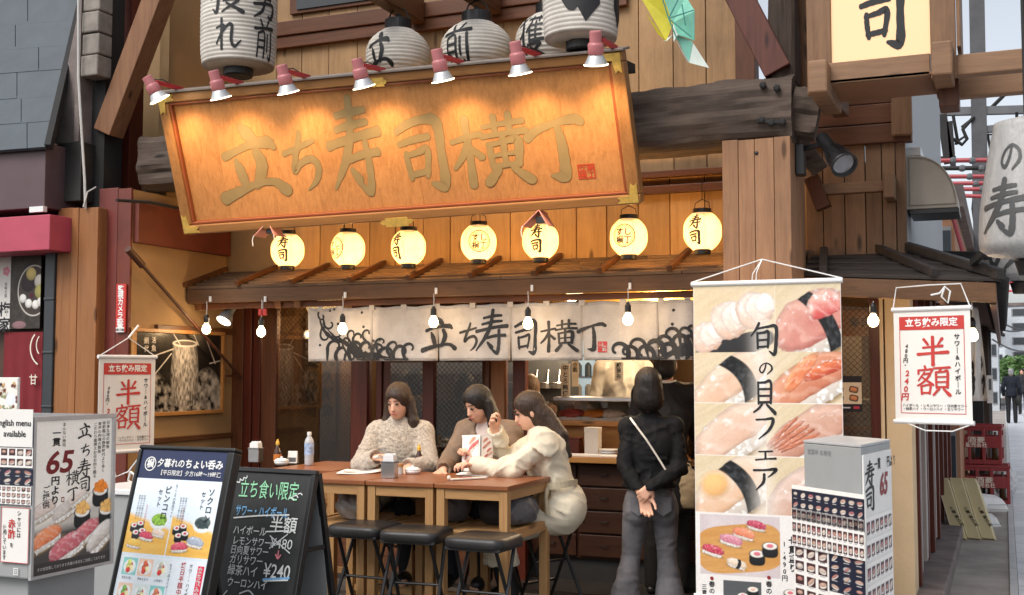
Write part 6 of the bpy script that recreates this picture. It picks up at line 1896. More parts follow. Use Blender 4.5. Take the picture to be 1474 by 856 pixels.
menu_print(plL,gb,xb + .003,ya,fz(1250,850)[0],fz(1200,852)[1],3,2,'#efece8',.1,.0155)
mb = MB(); plR.box(mb,.012,.25,WR - .012,1.20,.0,.008); mb.build('poster',M['paper'],gb)
mb = MB()
for k,ch in enumerate('寿司'):
    for j,st in enumerate(BR[ch]): plR.put(mb,place(ribbon(st,1.5),.03,1.045 - .12 * k,.17,.115),.010 + j * .0001)
plR.put(mb,at2(font('一貫       円より',.06,.02),.2,1.12),.010); mb.build('lettering',M['ink'],gb)
mb = MB(); plR.put(mb,at2(font('65',.15,.03),.29,.985,0,.2),.011); mb.build('price',M['dark_red_ink'],gb)
for k in range(6): menu_print(plR,gb,.03,.80 - .11 * k,WR - .03,.895 - .11 * k,6,1,'#efece8' if k != 4 else '#26293a',.1,.010)
# ------------------------------------------------------------------ high tables
TZ = .95
def ty(px): return PZ(px,690 + (px - 534) * .041,TZ)
TY0 = 6.20
TD = .70
def high_table(x0,x1,label,y0=TY0):
    o = thing('high_table',label,'table',((x0 + x1) / 2,y0 + TD / 2,0),'high tables pushed together in a row')
    mb = MB(); mb.box(x0,x1,y0,y0 + TD,TZ - .028,TZ); mb.build('tabletop',M['table_top'],o,bevel=.004)
    L_ = .052
    for x in (x0 + .008,x1 - .008 - L_):
        for y in (y0 + .012,y0 + TD - .012 - L_):
            mb = MB(); mb.box(x,x + L_,y,y + L_,0,TZ - .0285); mb.build('leg',M['pine'],o,bevel=.003)
    xa,xb,ya,yb = x0 + .008 + L_,x1 - .008 - L_,y0 + .012 + L_,y0 + TD - .012 - L_
    for y in (y0 + .018,y0 + TD - .058): mb = MB(); mb.box(xa + .001,xb - .001,y,y + .03,TZ - .088,TZ - .029); mb.build('apron',M['pine_x'],o,bevel=.002)
    for x in (x0 + .016,x1 - .046): mb = MB(); mb.box(x,x + .03,ya + .001,yb - .001,TZ - .088,TZ - .0295); mb.build('apron',M['pine_y'],o,bevel=.002)
    zs = TZ - .27
    for y in (y0 + .016,y0 + TD - .056): mb = MB(); mb.box(xa + .001,xb - .001,y,y + .034,zs - .062,zs); mb.build('shelf_rail',M['pine_x'],o,bevel=.002)
    for x in (x0 + .014,x1 - .048): mb = MB(); mb.box(x,x + .034,ya + .001,yb - .001,zs - .055,zs + .002); mb.build('shelf_rail',M['pine_y'],o,bevel=.002)
    mb = MB(); mb.box(xa - .004,xb + .004,y0 + .05,y0 + TD - .056,zs - .02,zs - .004); mb.build('shelf',M['pine_y'],o)
    for y in (y0 + .02,y0 + TD - .05): mb = MB(); mb.box(xa + .001,xb - .001,y,y + .026,.16,.20); mb.build('stretcher',M['pine_x'],o)
    return o
e1,e2,e3,e4 = ty(632).x,ty(737.5).x,ty(534).x,ty(430).x
high_table(e1 + .003,e2,'high table at the end of the row, where the person in the trench coat leans')
high_table(e3 + .003,e1 - .003,'high table in the middle of the row, under the napkin holder and sauce bottles')
high_table(e4 + .003,e3 - .003,'high table right of the chalkboard, with an open menu on its right half')
BX0,BX1 = ty(330).x,ty(424).x
high_table(BX0,BX1,'high table mostly hidden behind the two sandwich boards, with a water bottle beside it',TY0 + .55)

# ------------------------------------------------------------------ folding stools
def stool(x,y,rz,label):
    o = thing('bar_stool',label,'stool',(x,y,0),'black folding bar stools at the high tables',rz=rz)
    zs = .715
    mb = MB()
    n_ = 10
    V_ = []
    w_,d_ = .18,.165
    def rr(t,a): 
        c,s_ = math.cos(a),math.sin(a); q = (abs(c) ** 7 + abs(s_) ** 7) ** (-1 / 7)
        return (w_ * t * c * q,d_ * t * s_ * q)
    prof = [(0.0,.0),(.6,.002),(.88,-.002),(.97,-.010),(1.0,-.024),(1.0,-.05),(.97,-.06)]
    k = 40
    for t,z in prof:
        for i in range(k):
            a = 2 * PI * i / k; x_,y_ = rr(max(t,.01),a); V_.append((x_,y_,zs + z - .008 * (x_ / w_) ** 2 * 0))
    F_ = []
    for j in range(len(prof) - 1):
        for i in range(k): F_.append((j * k + i,(j + 1) * k + i,(j + 1) * k + (i + 1) % k,j * k + (i + 1) % k))
    F_.append(tuple(range(k)))
    mb.add(V_,F_); mb.build('seat',M['vinyl'],o,smooth=True,local=True)
    mb = MB(); mb.box(-.165,.165,-.15,.15,zs - .074,zs - .056); mb.build('seat_pan',M['black_rough'],o,local=True,bevel=.004)
    for sx in (-1,1):
        mb = MB(); mb.tube([(sx * .12,-.10,zs - .07),(sx * .15,.20,.012)],.011,8); mb.build('leg',M['stool_tube'],o,local=True)
        mb = MB(); mb.tube([(sx * .135,.10,zs - .07),(sx * .165,-.20,.012)],.011,8); mb.build('leg',M['stool_tube'],o,local=True)
    mb = MB(); mb.tube([(-.16,-.15,.16),(.16,-.15,.16)],.009,8); mb.tube([(-.14,.10,.26),(.14,.10,.26)],.009,8); mb.tube([(-.14,.0,.40),(.14,.0,.40)],.008,8); mb.build('footrest',M['stool_tube'],o,local=True)
    return o
M['vinyl'] = plain('vinyl',(.018,.017,.017),.42,0,.25,8,.25)
M['stool_tube'] = plain('stool_tube',(.02,.02,.021),.35,.3,.2)
for px,py,Y,rz,lab in ((575,766,6.02,5,'black folding stool in front of the middle high table'),(683,773,5.92,-2,'black folding stool in front of the right-hand high table'),(480,763,6.10,-3,'black folding stool partly hidden behind the edge of the chalkboard')):
    p = PZ(px,py,.715); stool(p.x,Y,R(rz),lab)
p = PZ(788,762,.62); STX,STY = -2.42,6.62
stool(-2.69,7.06,R(66),'black folding stool under the seated person in the pale trench coat')
stool(-3.83,7.24,0,'black folding stool under the person in the fluffy cream sweater')
stool(-3.19,7.30,0,'black folding stool under the person reading a menu')

# ------------------------------------------------------------------ things on the tables
def on(px,py,z=TZ): return PZ(px,py,z)
def napkins(p,label,rz=.1):
    o = thing('napkin_holder',label,'napkin holder',p,'napkin holders on the tables',rz=rz)
    mb = MB(); mb.box(-.045,.045,-.034,.034,.0,.105); mb.build('case',M['steel'],o,local=True,bevel=.006)
    mb = MB(); mb.box(-.047,.047,-.036,.036,.094,.104); mb.build('rim',M['grey_dark'],o,local=True,bevel=.002)
    mb = MB()
    for i in range(9):
        a = -.026 + i * .0062
        mb.hexa([(-.036,a,.1),(.036,a,.1),(.036,a + .004,.1),(-.036,a + .004,.1),(-.034 + .004 * (i % 3),a + .002 * (i % 2),.138 + .006 * (i % 3)),(.032 - .003 * (i % 2),a,.142 + .005 * ((i + 1) % 3)),(.032,a + .005,.14),(-.034,a + .005,.138)])
    mb.build('napkins',M['white_plastic'],o,local=True)
def sauce(p,label,c='#b96a2c'):
    o = thing('sauce_bottle',label,'bottle',p,'sauce bottles on the tables')
    mb = MB(); mb.lathe([(0,0),(.026,0),(.028,.006),(.028,.075),(.024,.095),(.013,.118),(.012,.135),(0,.135)],(0,0,0),20); mb.build('body',M['soy'],o,local=True,smooth=True)
    mb = MB(); mb.lathe([(.0285,.018),(.0287,.068)],(0,0,0),20); mb.build('label_band',plain('band_' + c[1:],srgb(c),.5,0,.5,60),o,local=True)
    mb = MB(); mb.lathe([(0,.132),(.0135,.132),(.0135,.15),(.009,.158),(.006,.172),(0,.172)],(0,0,0),16); mb.build('cap',plain('cap_' + c[1:],srgb('#d8a63a'),.4),o,local=True)
def shaker(p,label):
    o = thing('toothpick_jar',label,'jar',p,'toothpick jars on the tables')
    mb = MB(); mb.lathe([(0,0),(.020,0),(.022,.008),(.020,.05),(0,.05)],(0,0,0),16); mb.build('jar',plain('jar_glass',(.5,.46,.42),.15),o,local=True)
    mb = MB(); mb.lathe([(0,.05),(.022,.05),(.021,.068),(.0,.072)],(0,0,0),16); mb.build('lid',M['counter_wood'],o,local=True)
def pot(p,label):
    o = thing('condiment_pot',label,'pot',p,'condiment pots on the tables')
    mb = MB(); mb.lathe([(0,0),(.04,0),(.05,.012),(.052,.026),(0,.026)],(0,0,0),24); mb.build('bowl',M['white_plastic'],o,local=True,smooth=True)
    mb = MB(); mb.lathe([(.053,.026),(.053,.031),(.03,.043),(.008,.046),(.008,.052),(.011,.056),(0,.058)],(0,0,0),24); mb.build('lid',M['white_plastic'],o,local=True,smooth=True)
def card(p,label,w=.07,h=.085):
    o = thing('table_card',label,'card',p,'small standing cards on the tables',rz=.15)
    mb = MB(); mb.hexa([(-w / 2,-.016,0),(w / 2,-.016,0),(w / 2,-.012,0),(-w / 2,-.012,0),(-w / 2,-.003,h),(w / 2,-.003,h),(w / 2,.001,h),(-w / 2,.001,h)]); mb.build('front',M['paper'],o,local=True)
    mb = MB(); mb.hexa([(-w / 2,.012,0),(w / 2,.012,0),(w / 2,.016,0),(-w / 2,.016,0),(-w / 2,.0015,h),(w / 2,.0015,h),(w / 2,.0045,h),(-w / 2,.0045,h)]); mb.build('back',M['paper'],o,local=True)
    mb = MB(); mb.box(-w / 2 + .006,w / 2 - .006,-.0155,-.0135,.008,.04); mb.build('dark_band',M['grey_dark'],o,local=True)
M['soy'] = plain('soy',(.05,.022,.012),.15)
napkins(on(561,688),'steel napkin holder on the middle high table')
shaker(on(576,683),'small toothpick jar beside the steel napkin holder on the middle table')
pot(on(594,682),'round white lidded condiment pot on the middle high table')
sauce(on(603,677),'brown sauce bottle behind the white pot on the middle high table')
card(on(590,672),'small standing card next to the sauce bottle on the middle table')
z2 = TZ
yb_ = TY0 + .95
def onb(px): 
    d = ray(px,670); t = yb_ / d.y; return Vector((d.x * t,yb_,TZ))
napkins(onb(368),'steel napkin holder above the top edge of the chalkboard',.0)
sauce(onb(405) + Vector((0,-.05,0)),'orange-labelled sauce bottle above the middle of the chalkboard','#c9762f')
pot(onb(419) + Vector((0,-.12,0)),'round white lidded condiment pot peeking over the chalkboard')
card(onb(417) + Vector((0,.04,0)),'small standing card behind the sauce bottle over the chalkboard')
# water bottle
p = onb(456) + Vector((0,-.10,0))
wb = thing('water_bottle','clear plastic water bottle with a blue and white label, right of the chalkboard top','bottle',p)
mb = MB(); mb.lathe([(0,0),(.028,0),(.032,.008),(.031,.03),(.033,.04),(.031,.055),(.033,.07),(.033,.16),(.028,.18),(.013,.203),(.013,.212),(0,.212)],(0,0,0),20); mb.build('bottle',plain('clear_pet',(.45,.47,.50),.12,0,.2),wb,local=True,smooth=True)
mb = MB(); mb.lathe([(.0335,.075),(.0337,.155)],(0,0,0),20); mb.build('label_band',plain('pet_label',srgb('#9fb4d4'),.4,0,.7,40),wb,local=True)
mb = MB(); mb.lathe([(0,.208),(.0155,.208),(.0155,.232),(0,.233)],(0,0,0),16); mb.build('cap',M['white_plastic'],wb,local=True)
# menus lying on the tables
def flat_menu(pts,label,z=TZ,curl=0.0):
    q = [on(*p_) for p_ in pts]
    c = sum(q,Vector()) / 4
    o = thing('menu',label,'menu',c,'menus lying on the tables')
    mb = MB(); n_ = 8
    V_,F_ = [],[]
    for j in range(n_ + 1):
        for i in range(n_ + 1):
            u,v_ = i / n_,j / n_
            p_ = q[0].lerp(q[1],u).lerp(q[3].lerp(q[2],u),v_)
            V_.append(p_ + Vector((0,0,.004 + curl * (abs(2 * u - 1) ** 2) + .003 * math.sin(v_ * 4))))
    for j in range(n_):
        for i in range(n_): k = j * (n_ + 1) + i; F_.append((k,k + 1,k + n_ + 2,k + n_ + 1))
    mb.add(V_,F_); ob = mb.build('pages',M['paper'],o,smooth=True)
    md = ob.modifiers.new('t','SOLIDIFY'); md.thickness = .003
    mb = MB()
    r_ = random.Random(int(pts[0][0]))
    for k in range(9):
        u,v_ = r_.uniform(.08,.75),r_.uniform(.1,.85)
        a = [q[0].lerp(q[1],uu).lerp(q[3].lerp(q[2],uu),vv) + Vector((0,0,.0075 + curl * (abs(2 * uu - 1) ** 2) + .003 * math.sin(vv * 4))) for uu,vv in ((u,v_),(u + .16,v_),(u + .16,v_ + .08),(u,v_ + .08))]
        mb.add(a,[(0,1,2,3)])
    mb.build('print',plain('menu_ink',srgb('#8a7f80'),.6,0,.5,30),o)
flat_menu([(484,684),(548,681),(552,675),(500,677)],'open white menu lying on the table beside the chalkboard',curl=.010)
flat_menu([(656,684),(728,687),(742,683),(672,679)],'white menu sheet flat on the right-hand table under the held menu',curl=.003)
p0,p1 = on(648,692),on(700,689)
ck = thing('wet_wipe','wrapped paper chopstick sleeve lying at the front of the right-hand table','wrapper',p0)
mb = MB(); mb.bar(p0 + Vector((0,0,.008)),p1 + Vector((0,0,.008)),.028,.012); mb.build('sleeve',M['paper_warm'],ck,bevel=.004)
mb = MB(); mb.bar(p0.lerp(p1,.25) + Vector((0,-.002,.0145)),p0.lerp(p1,.6) + Vector((0,-.002,.0145)),.010,.001); mb.build('printed_band',M['red_ink'],ck)
mb = MB(); mb.ball(tuple(p0 + Vector((-.008,0,.018))),.012,.012,.014); mb.build('twist',M['paper_warm'],ck)
flat_menu([(700,681),(742,684),(748,681),(712,679)],'small white paper by the elbow of the person in the trench coat')
# bags and folded coats on the shelves under the tops
M['bag_grey'] = plain('bag_grey',srgb('#5d5c60'),.6,0,.2,8,.3)
M['bag_plastic'] = plain('bag_plastic',srgb('#8d8a88'),.35,0,.4,14,.4)
def bundle(c,rad,name,label,mat,seed):
    F = Field(np.array(c) - np.array(rad) * 1.35 - .03,np.array(c) + np.array(rad) * 1.35 + .03,.008)
    F.ell(c,rad); F.folds(.014,26,seed); F.rough(.006,40,seed)
    F.half((0,0,c[2] - rad[2] * .72),(0,0,-1))
    o = thing(name,label,name.split('_')[-1],c,'belongings stowed on the table shelves')
    V_,F_ = F.mesh(); np_mesh('body',V_,F_,mat,o)
    mb = MB(); mb.tube([(c[0] - rad[0] * .5,c[1] - .01,c[2] + rad[2] * .7),(c[0] - rad[0] * .2,c[1] - .02,c[2] + rad[2] * 1.15),(c[0] + rad[0] * .3,c[1] - .02,c[2] + rad[2] * 1.1),(c[0] + rad[0] * .5,c[1] - .01,c[2] + rad[2] * .7)],.006,6); mb.build('handle',mat,o)
zs = TZ - .27
bundle((e3 - .22,TY0 + .30,zs + .075),(.15,.11,.10),'plastic_bag','crumpled clear plastic bag on the shelf of the table beside the chalkboard',M['bag_plastic'],3)
bundle((e1 - .09,TY0 + .42,zs + .085),(.13,.12,.11),'shoulder_bag','dark grey bag on the shelf under the middle high table',M['bag_grey'],5)
bundle((e2 - .24,TY0 + .40,zs + .085),(.11,.11,.11),'knit_bundle','dark bundled scarf on the shelf under the right-hand high table',M['black_rough'],8)
bundle((e2 - .09,TY0 + .42,zs + .085),(.08,.2,.10),'rolled_coat','folded grey coat at the right end of the shelf under the right-hand table',M['bag_grey'],11)

# ------------------------------------------------------------------ hanging bulbs under the eave
bulb_on = emit('bulb_glass',(1.0,.84,.55),9)
nt = bulb_on.node_tree; tr = nt.nodes.new('ShaderNodeBsdfTransparent'); mx = nt.nodes.new('ShaderNodeMixShader'); mx.inputs[0].default_value = .6
bo = [n for n in nt.nodes if n.type == 'OUTPUT_MATERIAL'][0]; bp = [n for n in nt.nodes if n.type == 'BSDF_PRINCIPLED'][0]
nt.links.new(bp.outputs[0],mx.inputs[1]); nt.links.new(tr.outputs[0],mx.inputs[2]); nt.links.new(mx.outputs[0],bo.inputs[0])
fan = []
def bulb(px,py,Y,label,top=None,on_=True,e=3.2,s=1.0):
    p = P(px,py,Y)
    zt = top if top is not None else zfb
    o = thing('light_bulb',label,'light bulb',p,'bare bulbs hanging under the eave')
    mb = MB(); mb.lathe([(0,-.042 * s),(.018 * s,-.038 * s),(.031 * s,-.022 * s),(.034 * s,-.004 * s),(.030 * s,.014 * s),(.018 * s,.034 * s),(.014 * s,.044 * s)],(0,0,0),20); mb.build('bulb',bulb_on,o,local=True,smooth=True)
    mb = MB(); mb.lathe([(0,.044),(.019,.044),(.021,.05),(.021,.088),(.016,.098),(.008,.112),(0,.113)],(0,0,0),16); mb.build('socket',M['black'],o,local=True)
    mb = MB(); mb.tube([(0,0,.11),(.003,0,(.11 + zt - p.z) / 2),(0,0,zt - p.z)],.0035,6); mb.build('cord',M['cable'],o,local=True)
    ld = bpy.data.lights.new('bulb_light','POINT'); ld.energy = e; ld.color = (1,.68,.36); ld.shadow_soft_size = .018
    lo = bpy.data.objects.new('bulb_light',ld); col.objects.link(lo); lo.parent = o; lo.location = (0,0,-.0)
NB = YF - .02
for px,py,Y,lab in ((297,473,7.62,'bare bulb at the left end of the eave, beside the round floodlight'),(376,477,7.62,'bare bulb in front of the left glass door, below a red clip'),(493,473,7.5,'bare bulb in front of the left wave print on the curtain'),
                       (624,463,7.5,'bare bulb in front of the first brush character on the curtain'),(760,465,7.5,'bare bulb in front of the middle characters of the curtain'),(904,459,7.5,'bare bulb in front of the right part of the curtain, above the standing person'),
                       (1257,461,7.62,'bare bulb by the red-brown post right of the shellfish banner'),(1400,482,8.0,'bare bulb glowing behind the right edge of the half-price sign at the corner')):
    bulb(px,py,Y,lab,zfb + .01 if px < 1200 else c_f.z - .10)
# white clips of the lamp cable on the eave board
for i,(px,py) in enumerate(((303,430),(382,430),(497,424),(628,418),(766,414),(907,411),(1263,411))):
    p = P(px,py,YF - .012)
    o = thing('cable_clip','small white cable clip on the eave board holding a bulb cord','clip',p,'white cable clips along the eave board')
    mb = MB(); mb.box(p.x - .009,p.x + .009,YF - .022,YF - .003,p.z - .024,p.z + .02); mb.build('clip',M['white_plastic'],o,bevel=.002)
# small round floodlight at the left
p = P(322,462,7.75)
fl = thing('floodlight','round grey floodlight with a glowing face under the left end of the eave','floodlight',p)
ax = Vector((-.1,-.55,-.75)).normalized()
mb = MB(); mb.lathe([(0,-.16),(.032,-.16),(.036,-.15),(.036,-.08),(.05,-.06),(.064,-.01),(.066,0),(.058,0)],p,24,ax); mb.build('housing',M['grey_dark'],fl,smooth=True)
mb = MB(); mb.lathe([(0,.004),(.02,.003),(.058,0)],p,24,ax); mb.build('lens',emit('flood_lens',(1,.86,.62),10),fl)
mb = MB(); mb.bar(p - ax * .12,(p.x,7.75,zfb + .03),.02,.02); mb.build('bracket',M['black_rough'],fl)
ld = bpy.data.lights.new('flood_light','SPOT'); ld.energy = 7; ld.spot_size = R(120); ld.spot_blend = .6; ld.color = (1,.72,.42); ld.shadow_soft_size = .05
lo = bpy.data.objects.new('flood_light',ld); col.objects.link(lo); lo.parent = fl; lo.location = ax * .02; lo.rotation_euler = ax.to_track_quat('-Z','Y').to_euler()
p = P(377,450,7.6)
rc = thing('red_clip','small red clip hanging above the bulb by the left glass door','clip',p)
mb = MB(); mb.box(p.x - .035,p.x - .004,7.6,7.62,p.z - .02,p.z + .03); mb.box(p.x + .004,p.x + .035,7.6,7.62,p.z - .02,p.z + .03); mb.build('jaw',M['red_ink'],rc,bevel=.004)
mb = MB(); mb.tube([(p.x,7.61,p.z),(p.x,7.61,zfb)],.004,6); mb.build('hook',M['steel'],rc)
# dark spotlight on the pillar
p0,p1 = P(1187,203,7.3),P(1216,238,7.12)
ds = thing('floodlight','black ribbed spotlight fixed to the right side of the boxed pillar','floodlight',p0)
ax = (p1 - p0).normalized(); Ln = (p1 - p0).length
mb = MB(); mb.lathe([(0,-.05),(.036,-.05),(.04,-.04),(.04,Ln * .35),(.046,Ln * .4),(.056,Ln * .5),(.06,Ln * .6),(.078,Ln * .92),(.082,Ln),(.072,Ln),(.06,Ln * .9)],p0,24,ax); mb.build('housing',M['black'],ds,smooth=True)
mb = MB()
for k in range(12):
    a = 2 * PI * k / 12; sx = ax.orthogonal().normalized(); sy = ax.cross(sx); dd = sx * math.cos(a) + sy * math.sin(a)
    mb.bar(p0 + dd * .048 + ax * Ln * .38,p0 + dd * .068 + ax * Ln * .72,.006,.014,dd)
mb.build('cooling_fins',M['black'],ds)
mb = MB(); mb.lathe([(0,Ln * .93),(.07,Ln * .93)],p0,24,ax); mb.build('lens',plain('lens_off',(.55,.55,.58),.15),ds)
w_ = P(1158,230,7.4)
mb = MB(); mb.box(xp1 + .002,xp1 + .055,7.36,7.46,P(1160,252,7.4).z,P(1160,208,7.4).z); mb.build('mount_box',M['black'],ds,bevel=.006)
mb = MB(); mb.bar((xp1 + .05,7.4,P(1160,214,7.4).z),p0 + ax * .02,.02,.03); mb.build('arm',M['black'],ds)

# ------------------------------------------------------------------ framed photograph on the left wall
zA,zB = PX(250,480,XL).z,PX(250,592,XL).z
yA,yB = 7.03,PX(318,530,XL).y
fp = thing('framed_photo','large framed black and white photo of a woven fish basket on the left plaster wall','picture',(XL,(yA + yB) / 2,(zA + zB) / 2))
mb = MB(); 
for a in ((yA,yB,zB - .03,zB),(yA,yB,zA,zA + .03),(yA,yA + .03,zB,zA),(yB - .03,yB,zB,zA)): mb.box(XL + .006,XL + .04,a[0],a[1],a[2],a[3])
mb.build('frame',M['counter_wood'],fp,bevel=.004)
pl = Plane((XL + .02,yA + .03,zB),(0,1,0),(0,0,1)); W_,H_ = yB - yA - .06,zA - zB
pr = Print(W_,H_,.004,'#1a1614')
n_ = fbm(pr.X * 7,pr.Y * 7,21)
pr.put(np.clip((n_ - .5) * 1.2,0,1) * .5,'#4a423c')
g_ = np.clip((.42 * H_ + .1 * np.sin(pr.X * 9) - pr.Y) / .05,0,1)
n2_ = fbm(pr.X * 22,pr.Y * 22,33)[...,None]
pr.put(g_ * .9,np.array(srgb('#c9bfb3')) * np.clip(n2_ * 2 - .6,0,1) + np.array(srgb('#15110f')) * (1 - np.clip(n2_ * 2 - .6,0,1)))
bx = W_ * .56
u_,v_ = (pr.X - bx),(pr.Y - H_ * .47)
bw = .155 + .02 * np.cos(v_ * 8)
m_ = np.clip((1 - np.abs(u_ / bw)) * 18,0,1) * np.clip((1 - np.abs(v_ / (H_ * .41))) * 25,0,1)
tx_ = np.clip(fbm(pr.X * 75,pr.Y * 28,51) * 1.5 - .25,0,1)[...,None]
sh_ = np.clip(1 - (u_ / bw) ** 2,0.1,1)[...,None]
pr.put(m_,(np.array(srgb('#d5cabd')) * tx_ + np.array(srgb('#3a322c')) * (1 - tx_)) * (.35 + .65 * sh_))
pr.ell(bx,H_ * .875,.155,.03,0,'#e0d6c8',.2); pr.ell(bx,H_ * .88,.13,.018,0,'#5a5048',.2)
for a,b_,c__,d_ in ((.42,1.0,.50,.86),(.66,1.0,.72,.86),(.80,.98,.93,.62),(.0,.62,.42,.80),(.18,.42,.40,.74),(.86,.62,1.0,.66)):
    x0_,y0_,x1_,y1_ = a * W_,b_ * H_,c__ * W_,d_ * H_
    l2 = (x1_ - x0_) ** 2 + (y1_ - y0_) ** 2
    t_ = np.clip(((pr.X - x0_) * (x1_ - x0_) + (pr.Y - y0_) * (y1_ - y0_)) / l2,0,1)
    dd = np.hypot(pr.X - x0_ - t_ * (x1_ - x0_),pr.Y - y0_ - t_ * (y1_ - y0_))
    pr.put(np.clip((.006 - dd) / .003,0,1),'#cfc6ba')
pr.mesh('photo_print',pl,0,0,M['print_gloss'],fp,.0)
mb = MB(); pl.put(mb,at2(vfont('網代',.055,.01),W_ * .12,H_ * .94),.003); pl.put(mb,at2(vfont('活魚',.055,.01),W_ * .20,H_ * .95),.003); mb.build('caption',M['paper_warm'],fp)
# calligraphy boards seen through the left glass
for k,(px,t_,lab) in enumerate(((449,'生酛造り鮮魚','left of the two tall dark calligraphy boards behind the left glass door'),(472,'朝獲れ久鮮魚','right of the two tall dark calligraphy boards behind the left glass door'))):
    Y = YG + .5; c_ = P(px,560,Y)
    o = thing('calligraphy_board',lab,'board',c_,'calligraphy boards behind the glass')
    mb = MB(); mb.box(c_.x - .075,c_.x + .075,Y,Y + .02,1.0,2.1); mb.build('board',wood('board_brown%d' % k,srgb('#7a6248'),srgb('#4e3c2a'),'z'),o,bevel=.003)
    pl = Plane((c_.x,Y,2.06),(1,0,0),(0,0,1)); mb = MB(); pl.put(mb,at2(vfont(t_,.13,.02,1.0),0,0),.003); mb.build('lettering',M['ink'],o)
# ------------------------------------------------------------------ people
def fabric(name,c,rough=.85,var=.12,bmp=.25,sc_=22,spec=.25):
    return plain(name,c,rough,0,var,sc_,bmp,spec)
M['skin'] = plain('skin',srgb('#d9a78c'),.5,0,.05,6)
def hair_mat(name,a,b_):
    m,N,L,b,_ = nodes_of(name)
    v = coords(N,L,(1,1,.06)); n = noise_n(N,L,v,190,4,.7,.5)
    r = ramp(N,[(.35,a),(.7,b_)]); L.new(n.outputs[0],r.inputs[0]); L.new(r.outputs[0],b.inputs['Base Color'])
    b.inputs['Roughness'].default_value = .42; b.inputs['Specular IOR Level'].default_value = .4; bump(N,L,n.outputs[0],b,.7,.006)
    return m
M['hair_black'] = hair_mat('hair_black',(.005,.004,.004),(.024,.018,.016))
M['hair_brown'] = hair_mat('hair_brown',(.014,.008,.005),(.075,.042,.026))
M['hair_tan'] = hair_mat('hair_tan',(.08,.045,.025),(.26,.16,.09))
M['hair_grey'] = hair_mat('hair_grey',(.18,.18,.18),(.4,.4,.4))
M['lips'] = plain('lips',srgb('#a8574f'),.4)
M['eye_white'] = plain('eye_dark',(.03,.022,.018),.15)
def W(o,B,x,y,z): return np.array(o,float) + B @ np.array([x,y,z],float)
def sub(a,b,t): return np.array(a) * (1 - t) + np.array(b) * t
def field_for(J,h,m=.22):
    lo,hi = bounds([J[k] for k in J],m)
    return Field(lo,hi,h)
def limbs(F,J,g=0.0,arms=True,legs=True,torso=True,k=.03,B=None,wide=1.0):
    if torso:
        pel,ch = np.array(J['pel']),np.array(J['chest'])
        TB = B
        F.ell(pel + TB @ V3(0,0,.02),np.array([.155 * wide,.112,.13]) + g,TB,k)
        F.ell(sub(pel,ch,.5),np.array([.128 * wide,.098,.17]) + g,TB,k)
        F.ell(ch,np.array([.152 * wide,.112,.165]) + g,TB,k)
        F.cap(J['shL'],J['shR'],.058 + g,None,k)
        F.cap(sub(ch,J['neck'],.6),J['neck'],.062 + g,.05 + g * .6,k)
    if arms:
        for s in 'LR':
            F.cap(J['sh' + s],J['el' + s],.050 + g,.040 + g,.02)
            F.cap(J['el' + s],J['wr' + s],.040 + g,.027 + g,.012)
    if legs:
        for s in 'LR':
            F.cap(J['hip' + s],J['kn' + s],.082 + g,.055 + g,.025)
            F.cap(J['kn' + s],J['an' + s],.054 + g,.036 + g,.015)
    return F
def make_person(label,J,B,HB,hands,hair_fn,hair_mat,group=None,detail=.0075,sc_=1.0,face=True,name='person'):
    """J = joints in the place's metres, B = body frame, HB = head frame"""
    base = (float(J['pel'][0]),float(J['pel'][1]),0.0)
    o = thing(name,label,'person',base,group)
    F = field_for(J,detail)
    limbs(F,J,-.012,B=B)
    F.cap(J['neck'],W(J['head'],HB,0,-.02,-.06),.050,.046,.012)
    w = add_head(F,J['head'],HB,sc_)
    for s in 'LR':
        if s in hands:
            d,palm,curl = hands[s]
            F.cap(sub(J['el' + s],J['wr' + s],.8),J['wr' + s],.029,.025,.006)
            add_hand(F,J['wr' + s],d,palm,1 if s == 'R' else -1,curl)
        F.cap(J['an' + s],J['toe' + s],.038,.03,.02)
    V_,F_ = F.mesh()
    np_mesh('body',V_,F_,M['skin'],o)
    if face:
        mb = MB()
        for sx in (1,-1):
            c = w(.031 * sx,.083,.004); mb = MB(); mb.ball(tuple(c),.013 * sc_,.009 * sc_,.008 * sc_,10,6); mb.build('eye',M['eye_white'],o)
            mb = MB(); mb.tube([w(.012 * sx,.088,.026),w(.030 * sx,.088,.031),w(.048 * sx,.078,.027)],.0035,6); mb.build('eyebrow',M['hair_brown'],o)
        mb = MB(); mb.tube([w(-.022,.086,-.061),w(-.008,.094,-.058),w(.008,.094,-.058),w(.022,.086,-.061)],[.003,.006,.006,.003],8); mb.build('mouth',M['lips'],o)
    if hair_fn:
        lo,hi = bounds([J['head']],.34); lo[2] -= .25
        H = Field(lo,hi,.0075)
        hair_fn(H,w,HB)
        H.strands(J['head'],HB); H.rough(.003,55,5)
        V_,F_ = H.mesh(); np_mesh('hair',V_,F_,hair_mat,o)
    return o,w
def cloth(o,name,F,mat,label=None):
    V_,F_ = F.mesh()
    ob = np_mesh(name,V_,F_,mat,o)
    if label: ob['label'] = label
    return ob
def cap_hair(H,w,HB,face_open=True,thick=.0):
    H.ell(w(0,-.016,.034),np.array([.083,.100,.094]) + thick,HB,.01)
    H.ell(w(0,-.040,-.03),np.array([.080,.070,.085]) + thick,HB,.02)
    if face_open: H.ell(w(0,.115,-.045),(.072,.095,.10),HB,.012,True)

